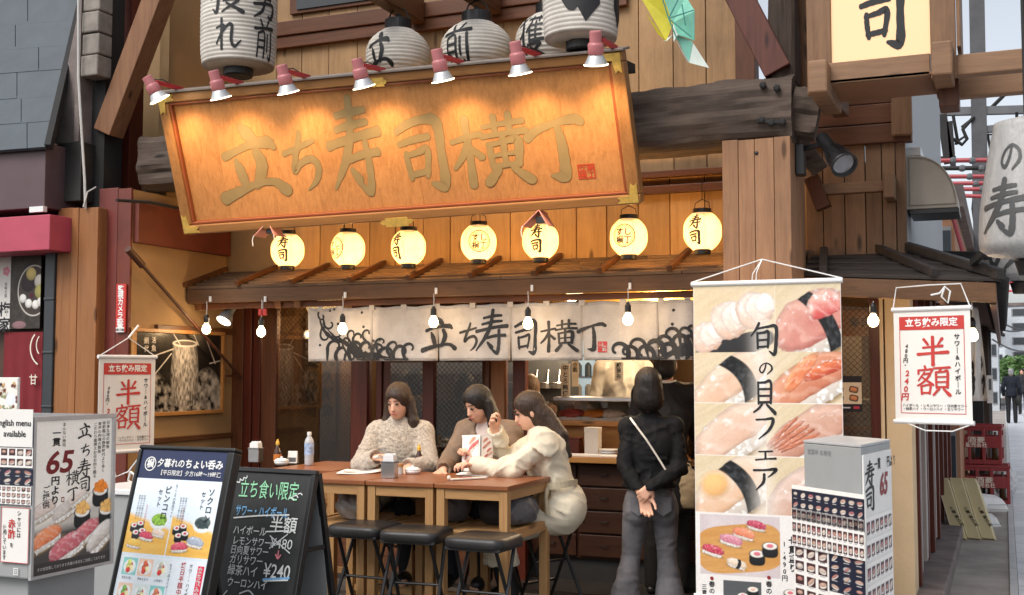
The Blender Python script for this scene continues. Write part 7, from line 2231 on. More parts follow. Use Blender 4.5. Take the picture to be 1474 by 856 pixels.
# --- standing woman seen from behind, hands clasped behind her back
t_ = 7.62
def at_depth(px,py,t):
    """point at distance t along the view axis"""
    d = ray(px,py); f = d.x * -math.sin(YAW) + d.y * math.cos(YAW)
    f = Vector((-math.sin(YAW) * math.cos(PITCH),math.cos(YAW) * math.cos(PITCH),math.sin(PITCH))).dot(d)
    return np.array(Vector((0,0,EYE)) + d * (t / f))
fw = np.array([-.30,.95,0]); B = frame_of(fw); r_,f_,u_ = B[:,0],B[:,1],B[:,2]
A = lambda px,py,dt=0: at_depth(px,py,t_ + dt)
J = {'head': A(933,557),'neck': A(936,592,.02),'chest': A(937,640),'pel': A(936,716,.0)}
J['shL'],J['shR'] = A(906,615),A(970,615,.0)
J['elL'],J['elR'] = A(899,672,-.06),A(978,672,-.06)
J['wrL'],J['wrR'] = A(926,714,-.17),A(938,700,-.20)
J['hipL'],J['hipR'] = A(916,735),A(957,735)
J['knL'],J['knR'] = A(908,802,.02),A(960,802,.02)
for s,px in (('L',897),('R',966)):
    J['an' + s] = A(px,878,-.02); J['an' + s][2] = .085
    J['toe' + s] = J['an' + s] + f_ * .13 + V3(0,0,-.045)
def bob(H,w,HB):
    cap_hair(H,w,HB,False,.006)
    H.ell(w(0,-.02,-.05),(.090,.094,.11),HB,.03); H.ell(w(0,-.025,-.09),(.096,.082,.075),HB,.03)
    H.half(w(0,0,-.155),(0,0,-1))
wo,w = make_person('standing person in black blazer and flared grey jeans, hands clasped behind the back',J,B,B,
    {'L': (V3(*(A(932,742,-.19) - A(926,714,-.17))),-f_,.55),'R': (V3(*(A(922,716,-.2) - A(938,700,-.20))),f_,.8)},bob,M['hair_black'],face=False)
F = field_for(J,.008)
limbs(F,J,.016,legs=False,B=B,k=.035)
F.ell(J['pel'] + V3(0,0,.06),(.168,.125,.12),B,.04)
F.half(W(J['pel'],B,0,0,.065),(0,0,-1)); F.folds(.014,27,4); F.folds(.009,50,9)
F.ell(np.array(J['neck']) + V3(0,0,.05),(.055,.06,.05),B,.01,True)
jack = cloth(wo,'jacket',F,fabric('blazer',(.013,.013,.014),.8,.2,.25,30,.15))
F = Field(*bounds([J[k] for k in ('pel','anL','anR','knL','knR')],.24),.008)
F.ell(J['pel'],(.158,.118,.12),B,.03); F.ell(np.array(J['hipL']) - f_ * .02,(.086,.092,.11),B,.05); F.ell(np.array(J['hipR']) - f_ * .02,(.086,.092,.11),B,.05)
for s in 'LR':
    F.cap(J['hip' + s],J['kn' + s],.090,.062,.012)
    kk,an = np.array(J['kn' + s]),np.array(J['an' + s])
    F.cap(kk,sub(kk,an,.35),.062,.072,.012); F.cap(sub(kk,an,.35),an + V3(0,0,-.04),.073,.118,.012)
F.half(V3(0,0,.03),(0,0,-1)); F.half(W(J['pel'],B,0,0,.14),(0,0,1)); F.folds(.006,38,2,(.6,.6,1.5))
m,N,L,b,_ = nodes_of('grey_denim')
v = coords(N,L); n = noise_n(N,L,v,5,5,.6); n2 = noise_n(N,L,v,160,2,.6)
r = ramp(N,[(.3,srgb('#3f3e41')),(.72,srgb('#77757a'))]); L.new(n.outputs[0],r.inputs[0]); L.new(r.outputs[0],b.inputs['Base Color']); b.inputs['Roughness'].default_value = .9; bump(N,L,n2.outputs[0],b,.2,.003)
jeans = cloth(wo,'jeans',F,m)
mb = MB()
for sx in (-1,1):
    q = [W(J['pel'],B,sx * .078 + dx,-.124 + abs(dx) * .1,-.02 + dz) for dx,dz in ((-.055,.035),(.055,.035),(.052,-.05),(0,-.085),(-.052,-.05))]
    mb.prism([Vector(p) for p in q][::-1],Vector(-f_),.006)
mb.build('back_pocket',m,jeans)
mb = MB()
pts = [A(907,601,-.10),A(915,612,-.155),A(930,632,-.165),A(945,655,-.15),A(958,676,-.14),A(967,688,-.10)]
for a_,b_ in zip(pts,pts[1:]): mb.bar(a_,b_,.004,.012,Vector(-f_).cross(Vector(b_ - a_)))
mb.build('bag_strap',M['paper_warm'],wo)
for s in 'LR':
    mb = MB(); c = J['an' + s]; q = c + f_ * .06; mb.ball((q[0],q[1],.05),.05,.11,.05); mb.build('shoe',M['black'],wo,smooth=True)

# --- man in a black coat in front of her at the counter
t_ = 8.35
fw = np.array([-.1,.99,0]); B = frame_of(fw); r_,f_,u_ = B[:,0],B[:,1],B[:,2]
J = {'head': A(958,524),'neck': A(960,551),'chest': A(960,600),'pel': A(960,685)}
J['shL'],J['shR'] = A(925,566),A(994,566)
J['elL'],J['elR'] = A(914,622,.05),A(1004,625,.05)
J['wrL'],J['wrR'] = A(920,640,.25),A(998,650,.25)
J['hipL'],J['hipR'] = A(942,700),A(978,700)
for s,px in (('L',940),('R',980)):
    J['kn' + s] = A(px,790); J['kn' + s][2] = .5; J['an' + s] = A(px,850); J['an' + s][2] = .1
    J['toe' + s] = J['an' + s] + f_ * .14 + V3(0,0,-.05)
mo,w = make_person('person in a black coat and dark trousers at the counter, head half behind the curtain',J,B,B,{'L': (f_,-u_,.3),'R': (f_,-u_,.3)},lambda H,w,HB: cap_hair(H,w,HB,False),M['hair_black'],face=False)
F = field_for(J,.010); limbs(F,J,.024,legs=False,B=B,k=.04); F.cap(J['pel'],J['pel'] - V3(0,0,.18),.17,.18,.05)
F.half(J['pel'] - V3(0,0,.25),(0,0,-1)); F.folds(.010,26,12); F.ell(np.array(J['neck']) + V3(0,0,.04),(.055,.06,.05),B,.01,True)
cloth(mo,'coat',F,fabric('black_coat',(.012,.011,.011),.75))
F = Field(*bounds([J[k] for k in ('pel','anL','anR')],.2),.010)
for s in 'LR': F.cap(J['hip' + s],J['kn' + s],.09,.07,.012); F.cap(J['kn' + s],J['an' + s],.07,.06,.012)
F.folds(.006,30,3); cloth(mo,'trousers',F,fabric('black_trousers',(.014,.013,.013)))
mb = MB(); n_ = W(J['neck'],B,0,0,.012)
mb.tube([n_ + B @ V3(.062 * math.cos(a),.058 * math.sin(a),.004 * math.sin(a)) for a in np.linspace(0,2 * PI,22)],.010,6); mb.build('collar',M['paper_warm'],mo)
for s in 'LR':
    mb = MB(); c = J['an' + s]; q = c + f_ * .06; mb.ball((q[0],q[1],.06),.05,.13,.05); mb.build('shoe',M['black'],mo,smooth=True)
# tote bag at his side
c = A(988,706,-.12)
bundle(tuple(c),(.10,.07,.17),'tote_bag','pale tan tote bag hanging beside the person in the black coat',fabric('tote',srgb('#9c8a6e')),4)

# --- seated woman in a fluffy sweater
def seated(head,fwd,seat_z,px_pel,hz=None):
    pass
fw = np.array([.25,-.95,0]); fw /= np.linalg.norm(fw); B = frame_of(fw); r_,f_,u_ = B[:,0],B[:,1],B[:,2]
pel = np.array([-3.83,7.20,.80])
LL = lambda x,y,z: W(pel,B,x,y,z)
J = {'pel': pel,'chest': LL(0,.05,.30),'neck': LL(0,.08,.47),'head': LL(.0,.13,.60),'shR': LL(.150,.06,.385),'shL': LL(-.150,.06,.385),
     'elR': LL(.235,.20,.175),'elL': LL(-.23,.20,.175),'wrR': LL(.10,.36,.235),'wrL': LL(-.15,.43,.185),'hipR': LL(.09,.0,-.03),'hipL': LL(-.09,0,-.03),
     'knR': LL(.12,.42,-.08),'knL': LL(-.12,.42,-.08),'anR': LL(.12,.35,-.50),'anL': LL(-.12,.35,-.50),'toeR': LL(.12,.48,-.55),'toeL': LL(-.12,.48,-.55)}
HB = frame_of(fw * .9 + V3(0,0,-.25) + V3(-.2,0,0))
def long_hair(H,w,HB):
    cap_hair(H,w,HB,True,.004)
    for s in (1,-1):
        H.cap(w(.078 * s,-.03,.0),w(.098 * s,.0,-.14),.032,.036,.02); H.cap(w(.098 * s,.0,-.14),w(.115 * s,.045,-.28),.036,.020,.02)
    H.ell(w(0,-.06,-.12),(.10,.05,.14),HB,.03)
so,w = make_person('seated person with long brown hair in a fluffy cream sweater behind the high tables',J,B,HB,{'R': (-r_ * .75 + f_ * .5 + u_ * .1,-u_ * .4 - f_ * .2,.9),'L': (f_ * .8 + r_ * .35 - u_ * .25,-u_,.55)},long_hair,M['hair_brown'])
F = field_for(J,.0075); limbs(F,J,.030,legs=False,B=B,k=.04,wide=1.05)
F.half(LL(0,0,.0),(0,0,-1)); F.ell(np.array(J['neck']) + V3(0,0,.055),(.06,.065,.045),B,.01,True)
for s in 'LR': F.ell(np.array(J['wr' + s]) + (np.array(J['wr' + s]) - np.array(J['el' + s])) * .16,(.045,.045,.045),None,.004,True)
F.folds(.008,24,21); F.rough(.004,75,2); F.rough(.004,150,6)
m,N,L,b,_ = nodes_of('fluffy_wool')
v = coords(N,L); n = noise_n(N,L,v,60,5,.7); n3 = noise_n(N,L,v,9,4,.6)
r = ramp(N,[(.32,srgb('#8f8274')),(.66,srgb('#d6cab9'))]); L.new(n.outputs[0],r.inputs[0]); L.new(r.outputs[0],b.inputs['Base Color']); b.inputs['Roughness'].default_value = 1.0; b.inputs['Sheen Weight'].default_value = .5
bump(N,L,n.outputs[0],b,.9,.02)
cloth(so,'sweater',F,m)
F = Field(*bounds([J[k] for k in ('pel','knL','knR','anL','anR')],.2),.010)
F.ell(pel,(.17,.14,.12),B,.03)
for s in 'LR': F.cap(J['hip' + s],J['kn' + s],.09,.07,.02); F.cap(J['kn' + s],J['an' + s],.068,.055,.012); 
cloth(so,'trousers',F,fabric('dark_trousers',(.02,.02,.024)))
for s in 'LR':
    mb = MB(); c = sub(J['an' + s],J['toe' + s],.5); mb.ball((c[0],c[1],c[2] - .01),.05,.10,.05); mb.build('shoe',M['black'],so,smooth=True)
# chopsticks paper she holds
q = sub(J['wrR'],J['wrL'],.35) + f_ * .10 + V3(0,0,.02)
o = thing('paper_napkin','crumpled white paper held in the hands of the person in the fluffy sweater','napkin',q)
mb = MB(); nn = 9; V_,F_ = [],[]
for j in range(nn):
    for i in range(nn): V_.append(q + B @ V3((i / 8 - .5) * .12,(j / 8 - .5) * .05 + .01 * math.sin(i * 1.7),.01 * math.sin(i * 1.3 + j) + (j / 8) * .02))
for j in range(nn - 1):
    for i in range(nn - 1): k = j * nn + i; F_.append((k,k + 1,k + nn + 1,k + nn))
mb.add(V_,F_); mb.build('sheet',M['paper'],o,smooth=True)

# --- seated woman reading a menu
pel = np.array([-3.19,7.28,.80])
fw = np.array([-.05,-1,0]); fw /= np.linalg.norm(fw); B = frame_of(fw); r_,f_,u_ = B[:,0],B[:,1],B[:,2]
J = {'pel': pel,'chest': LL(0,.04,.29),'neck': LL(0.01,.07,.46),'head': LL(.04,.14,.585),'shR': LL(.165,.05,.40),'shL': LL(-.165,.05,.40),
     'elR': LL(.225,.22,.18),'elL': LL(-.23,.18,.17),'wrR': LL(.14,.42,.17),'wrL': LL(-.06,.37,.235),'hipR': LL(.09,.0,-.03),'hipL': LL(-.09,0,-.03),
     'knR': LL(.12,.42,-.08),'knL': LL(-.12,.42,-.08),'anR': LL(.12,.35,-.50),'anL': LL(-.12,.35,-.50),'toeR': LL(.12,.48,-.55),'toeL': LL(-.12,.48,-.55)}
HB = frame_of(fw * .85 + V3(-.35,0,-.42))
ro,w = make_person('seated person with dark hair in an open brown coat, looking down at a held menu',J,B,HB,{'R': (f_ * .8 + r_ * .2 - u_ * .35,-u_,.5),'L': (r_ * .45 + f_ * .3 + u_ * .6,f_ * .3 + r_ * .5,1.0)},long_hair,M['hair_black'])
F = field_for(J,.008); limbs(F,J,.026,legs=False,B=B,k=.04,wide=1.05)
F.half(LL(0,0,.0),(0,0,-1)); F.ell(np.array(J['neck']) + f_ * .06 + V3(0,0,.0),(.05,.10,.12),B,.015,True); F.ell(W(pel,B,0,.20,.30),(.055,.10,.22),B,.015,True)
for s in 'LR': F.ell(np.array(J['wr' + s]) + (np.array(J['wr' + s]) - np.array(J['el' + s])) * .16,(.045,.045,.045),None,.004,True)
F.folds(.009,26,31)
cloth(ro,'coat',F,fabric('brown_coat',srgb('#7d6a5a'),.8,.15,.3,14))
F = field_for(J,.010); limbs(F,J,.008,legs=False,arms=False,B=B,k=.03); F.half(LL(0,0,.0),(0,0,-1)); F.half(np.array(J['neck']) + V3(0,0,.01),(0,0,1)); F.folds(.005,30,7)
cloth(ro,'shirt',F,fabric('pale_shirt',srgb('#c8b7ae')))
F = Field(*bounds([J[k] for k in ('pel','knL','knR','anL','anR')],.2),.010)
F.ell(pel,(.17,.14,.12),B,.03)
for s in 'LR': F.cap(J['hip' + s],J['kn' + s],.09,.07,.02); F.cap(J['kn' + s],J['an' + s],.068,.055,.012)
cloth(ro,'trousers',F,fabric('blue_trousers',(.025,.028,.04)))
for s in 'LR':
    mb = MB(); c = sub(J['an' + s],J['toe' + s],.5); mb.ball((c[0],c[1],c[2] - .01),.05,.10,.05); mb.build('shoe',M['black'],ro,smooth=True)
# the menu booklet, standing open, held
c0 = P(672,678,6.86); hgt = .235
mn = thing('held_menu','tall open menu booklet with food photos held upright by the person in the brown coat','menu',c0)
a_,m_,b_ = P(664,680,6.88),P(690,680,6.80),P(709,680,6.90)
lean = Vector((-.02,.05,hgt))
for nme,p_,q_ in (('left_page',a_,m_),('right_page',m_ + Vector((.002,0,0)),b_)):
    mb = MB(); nv = (q_ - p_).cross(lean); mb.slab(p_ + Vector((0,0,.012)),q_ + Vector((0,0,.012)),q_ + lean,p_ + lean,nv,.004); pg = mb.build(nme.split('_')[1],M['paper'],mn)
    pl = Plane(p_ + Vector((0,0,.012)),q_ - p_,lean); Wd,Hd = (q_ - p_).length,lean.length
    pr = Print(Wd - .012,Hd - .03,.0035,'#efe6df')
    r2 = random.Random(int(px * 10) + len(nme))
    pr.rect(0,0,.006,1,'#1d1d22')
    for k in range(9): pr.nigiri(Wd * r2.uniform(.3,.8),Hd * (.1 + .085 * k),Wd * .22,.6,r2.choice(['#e8906e','#d9646a','#efc0a0']),'#a8554a','#ffe0d0')
    pr.mesh('menu_print',pl,.004,.008,M['print'],pg,.003)

# --- trench coat woman at the right end of the tables, leaning on her elbow
pel = np.array([-2.63,7.06,.74])
fw = np.array([-.90,-.42,0]); fw /= np.linalg.norm(fw); B = frame_of(fw); r_,f_,u_ = B[:,0],B[:,1],B[:,2]
J = {'pel': pel,'chest': LL(0,.08,.32),'neck': LL(0,.13,.49),'head': LL(.0,.19,.61),'shR': LL(.15,.10,.42),'shL': LL(-.155,.10,.41),
     'elR': LL(.20,.34,.27),'elL': LL(-.19,.31,.255),'wrR': LL(.09,.40,.47),'wrL': LL(-.10,.53,.275),'hipR': LL(.09,.0,-.03),'hipL': LL(-.09,0,-.03),
     'knR': LL(.11,.40,-.11),'knL': LL(-.12,.40,-.12),'anR': LL(.11,.30,-.52),'anL': LL(-.12,.32,-.52),'toeR': LL(.11,.43,-.58),'toeL': LL(-.12,.45,-.58)}
HB = frame_of(fw * .9 + V3(0,-.1,-.30))
def trench_hair(H,w,HB):
    cap_hair(H,w,HB,True,.005)
    H.ell(w(0,-.055,-.06),(.085,.06,.12),HB,.03)
    H.cap(w(-.03,-.09,-.05),w(-.06,-.135,-.20),.055,.05,.02); H.cap(w(-.06,-.135,-.20),w(-.075,-.15,-.34),.048,.018,.02)
    H.cap(w(.03,-.09,-.05),w(.06,-.13,-.22),.055,.03,.02)
to,w = make_person('long-haired person in a pale beige trench coat leaning on the end of the tables',J,B,HB,{'R': (u_ * .8 + f_ * .3 - r_ * .25,-f_ * .6 - r_ * .3,.7),'L': (f_ * .6 - r_ * .3 + u_ * .1,-u_,.5)},trench_hair,M['hair_brown'])
F = field_for(J,.008)
limbs(F,J,.030,legs=False,B=B,k=.04,wide=1.05)
F.ell(pel + V3(0,0,-.01),(.185,.16,.16),B,.05); F.ell(W(pel,B,0,-.03,.02),(.165,.14,.15),B,.05)
for s in 'LR':
    F.cap(J['hip' + s],J['kn' + s],.115,.105,.05); F.cap(J['kn' + s],np.array(J['kn' + s]) - f_ * .03 - V3(0,0,.20),.105,.11,.04)
F.half(W(pel,B,0,.3,-.34),(0,0,-1))
F.ell(np.array(J['neck']) + f_ * .03 + V3(0,0,.05),(.06,.065,.05),B,.01,True)
for s in 'LR': F.ell(np.array(J['wr' + s]) + (np.array(J['wr' + s]) - np.array(J['el' + s])) * .18,(.045,.045,.045),None,.004,True)
F.folds(.018,26,41,(.8,.8,1.2)); F.folds(.010,45,17)
coat = cloth(to,'trench_coat',F,fabric('trench',srgb('#d6ccb6'),.75,.08,.2,10))
mb = MB()
pts = [W(pel,B,.205 * math.cos(a),.16 * math.sin(a) + .045,.155 + .012 * math.sin(a * 2)) for a in np.linspace(0,2 * PI,40)]
for a_,b_ in zip(pts,pts[1:]): mb.bar(a_,b_,.010,.042)
mb.build('belt',M['trenchbelt'] if 'trenchbelt' in M else fabric('trench_belt',srgb('#c0b398'),.75,.08),coat)
mb = MB(); q = W(pel,B,-.215,.09,.14); mb.tube([q,q + V3(0,-.02,-.05),q + V3(.01,-.025,-.15)],[.016,.012,.014],8); mb.build('belt_end',fabric('trench_belt_end',srgb('#b3a68c'),.75,.08),coat)
F = Field(*bounds([J[k] for k in ('knL','knR','anL','anR')],.2),.010)
for s in 'LR': F.cap(np.array(J['kn' + s]) - V3(0,0,.1),J['an' + s],.065,.058,.012); F.cap(J['an' + s],J['toe' + s],.055,.045,.02)
cloth(to,'boots',F,fabric('black_boots',(.012,.012,.013),.5))

# --- chef behind the showcase and guests further in (only their upper bodies show)
def standing(label,px,py_top,t,fwd,height,coatm,hairm,zb=0.0,face=False,group=None,hairf=None,trous=None,detail=.011,name='person'):
    head_top = at_depth(px,py_top,t)
    fw = np.array([fwd[0],fwd[1],0.0]); B = frame_of(fw)
    k = height / 1.70
    base = np.array([head_top[0],head_top[1],zb])
    L2 = lambda x,y,z: W(base,B,x * k,y * k,z * k)
    J = {'head': L2(0,.02,1.59),'neck': L2(0,0,1.45),'chest': L2(0,0,1.27),'pel': L2(0,0,.96),'shL': L2(-.17,0,1.39),'shR': L2(.17,0,1.39),'elL': L2(-.235,-.01,1.12),'elR': L2(.235,-.01,1.12),
         'wrL': L2(-.23,.10,.88),'wrR': L2(.23,.10,.88),'hipL': L2(-.09,0,.90),'hipR': L2(.09,0,.90),'knL': L2(-.10,.03,.50),'knR': L2(.10,.01,.50),'anL': L2(-.10,-.04,.08),'anR': L2(.10,.0,.08),'toeL': L2(-.10,.1,.035),'toeR': L2(.10,.13,.035)}
    o,w = make_person(label,J,B,B,{'L': (-B[:,2] + B[:,1] * .2,B[:,0],.4),'R': (-B[:,2] + B[:,1] * .2,-B[:,0],.4)},hairf or (lambda H,w,HB: cap_hair(H,w,HB,True)),hairm,group,detail,1.0,face,name)
    F = field_for(J,.012); limbs(F,J,.022,legs=False,B=B,k=.04); F.cap(J['pel'],J['pel'] - V3(0,0,.08),.15,.16,.05); F.half(J['pel'] - V3(0,0,.12),(0,0,-1))
    F.ell(np.array(J['neck']) + V3(0,0,.05),(.055,.06,.05),B,.01,True)
    F.folds(.009,26,int(px)); cloth(o,'jacket',F,coatm)
    F = Field(*bounds([J[q] for q in ('pel','anL','anR')],.2),.012)
    F.ell(J['pel'],(.16,.12,.12),B,.03)
    for s in 'LR': F.cap(J['hip' + s],J['kn' + s],.09,.07,.012); F.cap(J['kn' + s],J['an' + s],.07,.06,.012)
    F.folds(.006,30,3); cloth(o,'trousers',F,trous or M['cloth_dark'])
    for s in 'LR':
        mb = MB(); c = J['toe' + s] - B[:,1] * .05; mb.ball((c[0],c[1],c[2] + .015),.05,.10,.05); mb.build('shoe',M['black'],o,smooth=True)
    return o
M['cloth_dark'] = fabric('cloth_dark',(.02,.02,.022))
standing('chef in a cream jacket working behind the fish showcase, head hidden by the curtain',897,478,9.75,(.35,-.93),1.72,fabric('chef_cream',srgb('#d9d0c0')),M['hair_black'],.22)
standing('guest with dark hair behind the glass, between the fluffy sweater and the brown coat',668,536,9.4,(-.4,.9),1.58,fabric('guest_dark',(.03,.028,.03)),M['hair_black'])
standing('guest with light brown hair inside the glass door near the entrance frame',762,540,9.3,(-.5,.85),1.56,fabric('guest_brown',srgb('#5b4638')),M['hair_tan'])
standing('guest in a beige coat seen through the middle glass door above the fluffy sweater',596,520,9.6,(-.9,.2),1.62,fabric('guest_beige',srgb('#8d7a62')),M['hair_black'])
# --- people out in the street
po = standing('pedestrian with grey hair in a dark navy jacket walking away down the white pavement',1455,536,36.5,(.05,1),1.70,fabric('navy',srgb('#22262f')),M['hair_grey'],detail=.016)
q = at_depth(1466,575,36.3)
sb = thing('shoulder_bag','black bag hanging at the side of the grey-haired pedestrian','bag',q)
mb = MB(); mb.ball((q[0],q[1],q[2] - .02),.09,.14,.17); mb.build('body',M['black_rough'],sb,smooth=True)
mb = MB(); mb.tube([q + V3(-.02,.05,.12),q + V3(-.06,.05,.40),q + V3(-.02,-.05,.12)],.012,6); mb.build('strap',M['black_rough'],sb)
standing('distant pedestrian in dark clothes half beyond the grey-haired pedestrian',1471,533,44,(-.2,-1),1.72,fabric('far_dark',(.03,.03,.035)),M['hair_black'],detail=.016)
# ------------------------------------------------------------------ counter, showcase and the kitchen behind
cx0,cx1 = XY(757,8.45,650),XR - .3
CY = 8.42
ctr = thing('counter','wooden sushi counter with dark drawers below, at the open entrance','counter',((cx0 + cx1) / 2,CY + .3,0))
zc = P(870,657,CY).z
mb = MB(); mb.box(cx0,cx1,CY - .10,CY + .34,zc - .045,zc); mb.build('ledge',M['counter_wood'],ctr,bevel=.005)
mb = MB(); mb.box(cx0,cx1,CY + .04,CY + .30,.20,zc - .046); mb.build('carcass',M['drawer_wood'],ctr)
for j in range(4):
    for i in range(6):
        w_ = (cx1 - cx0) / 6
        mb = MB(); z0 = .22 + j * .175; mb.box(cx0 + i * w_ + .012,cx0 + (i + 1) * w_ - .012,CY + .015,CY + .039,z0,z0 + .16); dr = mb.build('drawer',M['drawer_wood'],ctr,bevel=.004)
        if i < 4:
            mb = MB(); c = cx0 + (i + .5) * w_; mb.tube([(c - .03,CY + .012,z0 + .09),(c - .028,CY - .006,z0 + .085),(c + .028,CY - .006,z0 + .085),(c + .03,CY + .012,z0 + .09)],.004,6); mb.build('handle',M['black_rough'],dr)
mb = MB(); mb.box(cx0,cx1,CY + .06,CY + .30,.03,.199); mb.build('plinth',M['black_rough'],ctr)
zs0,zs1,zs2 = P(850,612,CY + .35).z,P(850,606,CY + .3).z,P(850,577,CY + .38).z
mb = MB(); mb.box(cx0,cx1,CY + .35,CY + .37,zc,zs0); mb.build('back_panel',M['counter_wood'],ctr)
shc = thing('fish_showcase','chilled glass showcase of raw fish on the sushi counter','showcase',((cx0 + cx1) / 2,CY + .5,zs0))
sx0 = XY(797,CY + .35,600)
mb = MB(); mb.box(sx0,cx1,CY + .24,CY + .85,zs0,zs0 + .035); mb.build('base',M['counter_wood'],shc,bevel=.004)
mb = MB(); mb.box(sx0,cx1,CY + .34,CY + .85,zs2,zs2 + .03); mb.box(sx0,cx1,CY + .83,CY + .85,zs0 + .036,zs2); mb.build('steel_top',M['steel'],shc,bevel=.004)
mb = MB(); mb.hexa([(sx0,CY + .255,zs0 + .036),(cx1,CY + .255,zs0 + .036),(cx1,CY + .262,zs0 + .036),(sx0,CY + .262,zs0 + .036),(sx0,CY + .345,zs2),(cx1,CY + .345,zs2),(cx1,CY + .352,zs2),(sx0,CY + .352,zs2)]); mb.build('glass',glass_mat('case_glass',(.93,.92,.9),.06),shc)
mb = MB(); mb.box(sx0 - .006,sx0,CY + .26,CY + .85,zs0 + .036,zs2); mb.build('side_glass',glass_mat('case_glass2',(.93,.92,.9),.06),shc)
mb = MB(); mb.box(sx0 + .01,cx1,CY + .30,CY + .80,zs0 + .037,zs0 + .06); mb.build('ice_tray',plain('ice',(.72,.70,.68),.4,0,.2,30,.6),shc)
for k,(px,c_,lx,lab) in enumerate(((823,'#b04a48',.12,'dark red block of tuna at the left end of the showcase'),(842,'#d8b9a6',.10,'pale slab of fish between the tuna and the salmon in the showcase'),(856,'#dd8238',.11,'orange slab of salmon in the middle of the showcase'),(880,'#e2cdbd',.12,'white fish fillet at the right of the salmon in the showcase'),(868,'#c98a86',.10,'pink fillet laid behind the salmon in the showcase'))):
    Y = CY + .42 + (.14 if k in (1,4) else 0); x = XY(px,Y,600)
    F = Field((x - lx - .03,Y - .11,zs0 + .03),(x + lx + .03,Y + .11,zs0 + .18),.006)
    F.ell((x,Y,zs0 + .085),(lx,.07,.038),frame_of((.2,.95,.25)),.01); F.rough(.006,40,k); F.folds(.004,30,k)
    o = thing('fish_fillet',lab,'fish',(x,Y,zs0 + .06),'fish laid out in the showcase'); V_,F_ = F.mesh(); np_mesh('flesh',V_,F_,plain('fish%d' % k,srgb(c_),.25,0,.25,25),o)
    mb = MB(); mb.box(x - lx * .9,x + lx * .9,Y - .06,Y + .06,zs0 + .0605,zs0 + .066); mb.build('tray',M['steel'],o)
p = P(851,655,CY + .10); o = thing('tea_tin','tall pale paper box standing on the counter ledge under the showcase','box',p)
mb = MB(); mb.box(p.x - .055,p.x + .055,CY + .10,CY + .19,zc,zc + .205); mb.build('carton',M['paper_warm'],o,bevel=.004)
mb = MB(); mb.box(p.x - .057,p.x + .057,CY + .098,CY + .192,zc + .17,zc + .21); mb.build('lid',M['paper_warm'],o,bevel=.004)
p = P(820,655,CY + .12); o = thing('wooden_box','small reddish wooden box with a lid on the counter ledge','box',p)
mb = MB(); mb.box(p.x - .075,p.x + .075,CY + .12,CY + .22,zc,zc + .11); mb.build('body',M['frame_red'],o,bevel=.005)
mb = MB(); mb.box(p.x - .08,p.x + .08,CY + .115,CY + .225,zc + .111,zc + .128); mb.build('lid',M['frame_red'],o,bevel=.004)
p = P(876,655,CY + .08); o = thing('plate_stack','low stack of pale dishes on the counter ledge left of the standing person','plates',p)
for k in range(3):
    mb = MB(); mb.lathe([(0,.001),(.05,.001),(.08,.014),(.078,.018),(.05,.008),(0,.008)],(p.x,CY + .10,zc + k * .016),24); mb.build('plate',M['white_plastic'],o,smooth=True)
p = P(845,658,CY - .05); o = thing('chopping_board','thin pale board lying on the counter ledge','board',p)
mb = MB(); mb.box(p.x - .22,p.x + .24,CY - .08,CY + .02,zc + .001,zc + .014); mb.build('board',M['paper_warm'],o,bevel=.003)
mb = MB(); mb.box(p.x - .20,p.x + .10,CY - .07,CY - .03,zc + .0145,zc + .02); mb.build('cloth',M['paper'],o,bevel=.003)
# fridge and hanging slips behind
p = P(858,560,11.5)
fr_ = thing('fridge','pale blue-lit glass fridge in the back of the kitchen','fridge',(p.x,11.5,0))
mb = MB(); mb.box(p.x - .38,p.x + .38,11.5,12.1,.03,2.0); mb.build('cabinet',plain('fridge_body',(.32,.36,.38),.4),fr_,bevel=.01)
mb = MB(); mb.box(p.x - .32,p.x + .32,11.47,11.499,.9,1.92); mb.build('lit_inside',emit('fridge_light',(.35,.45,.50),.55),fr_)
for k in range(4):
    mb = MB(); mb.box(p.x - .32,p.x + .32,11.44,11.469,1.1 + k * .22,1.115 + k * .22); sh = mb.build('shelf',M['steel'],fr_)
    mb = MB()
    for i in range(6): mb.lathe([(0,0),(.035,0),(.035,.11),(.012,.14),(0,.14)],(p.x - .27 + .105 * i,11.43,1.116 + k * .22),10)
    mb.build('bottles',plain('fridge_bottles%d' % k,[(.2,.22,.2),(.45,.42,.38),(.08,.1,.12),(.3,.2,.15)][k],.3),sh)
mb = MB(); mb.box(p.x + .02,p.x + .05,11.42,11.44,.9,1.92); mb.build('door_frame',M['black'],fr_)
def slip(px,py0,py1,Y,w,t_,lab,red=False):
    a,b_ = P(px,py1,Y),P(px,py0,Y)
    o = thing('menu_slip',lab,'menu slip',a,'paper menu slips hanging in the kitchen')
    mb = MB(); mb.box(a.x - w / 2,a.x + w / 2,Y,Y + .004,a.z,b_.z); mb.build('slip',M['paper_warm'],o)
    pl = Plane((a.x,Y,a.z),(1,0,0),(0,0,1)); H = b_.z - a.z
    mb = MB(); pl.put(mb,at2(vfont(t_,min(w * .7,H / (len(t_) + .6)),.02,.95),0,H * .97),.003); mb.build('lettering',M['red_ink'] if red else M['ink'],o)
slip(814,524,572,9.0,.075,'中とろ鮪握','paper menu slip hanging left of the fridge with brush writing')
slip(828,520,556,9.6,.06,'小肌','narrow paper slip hanging just right of the brush-written one')
slip(891,521,548,9.0,.075,'鯛昆布','paper slip with black writing by the chef\'s shoulder')
p = P(803,540,10.2); o = thing('kitchen_shelf','dark kitchen shelf unit with pans behind the entrance frame','shelf',(p.x,10.2,0))
mb = MB(); mb.box(p.x - .5,p.x + .1,10.2,10.5,.03,1.95); mb.build('unit',M['grey_dark'],o,bevel=.006)
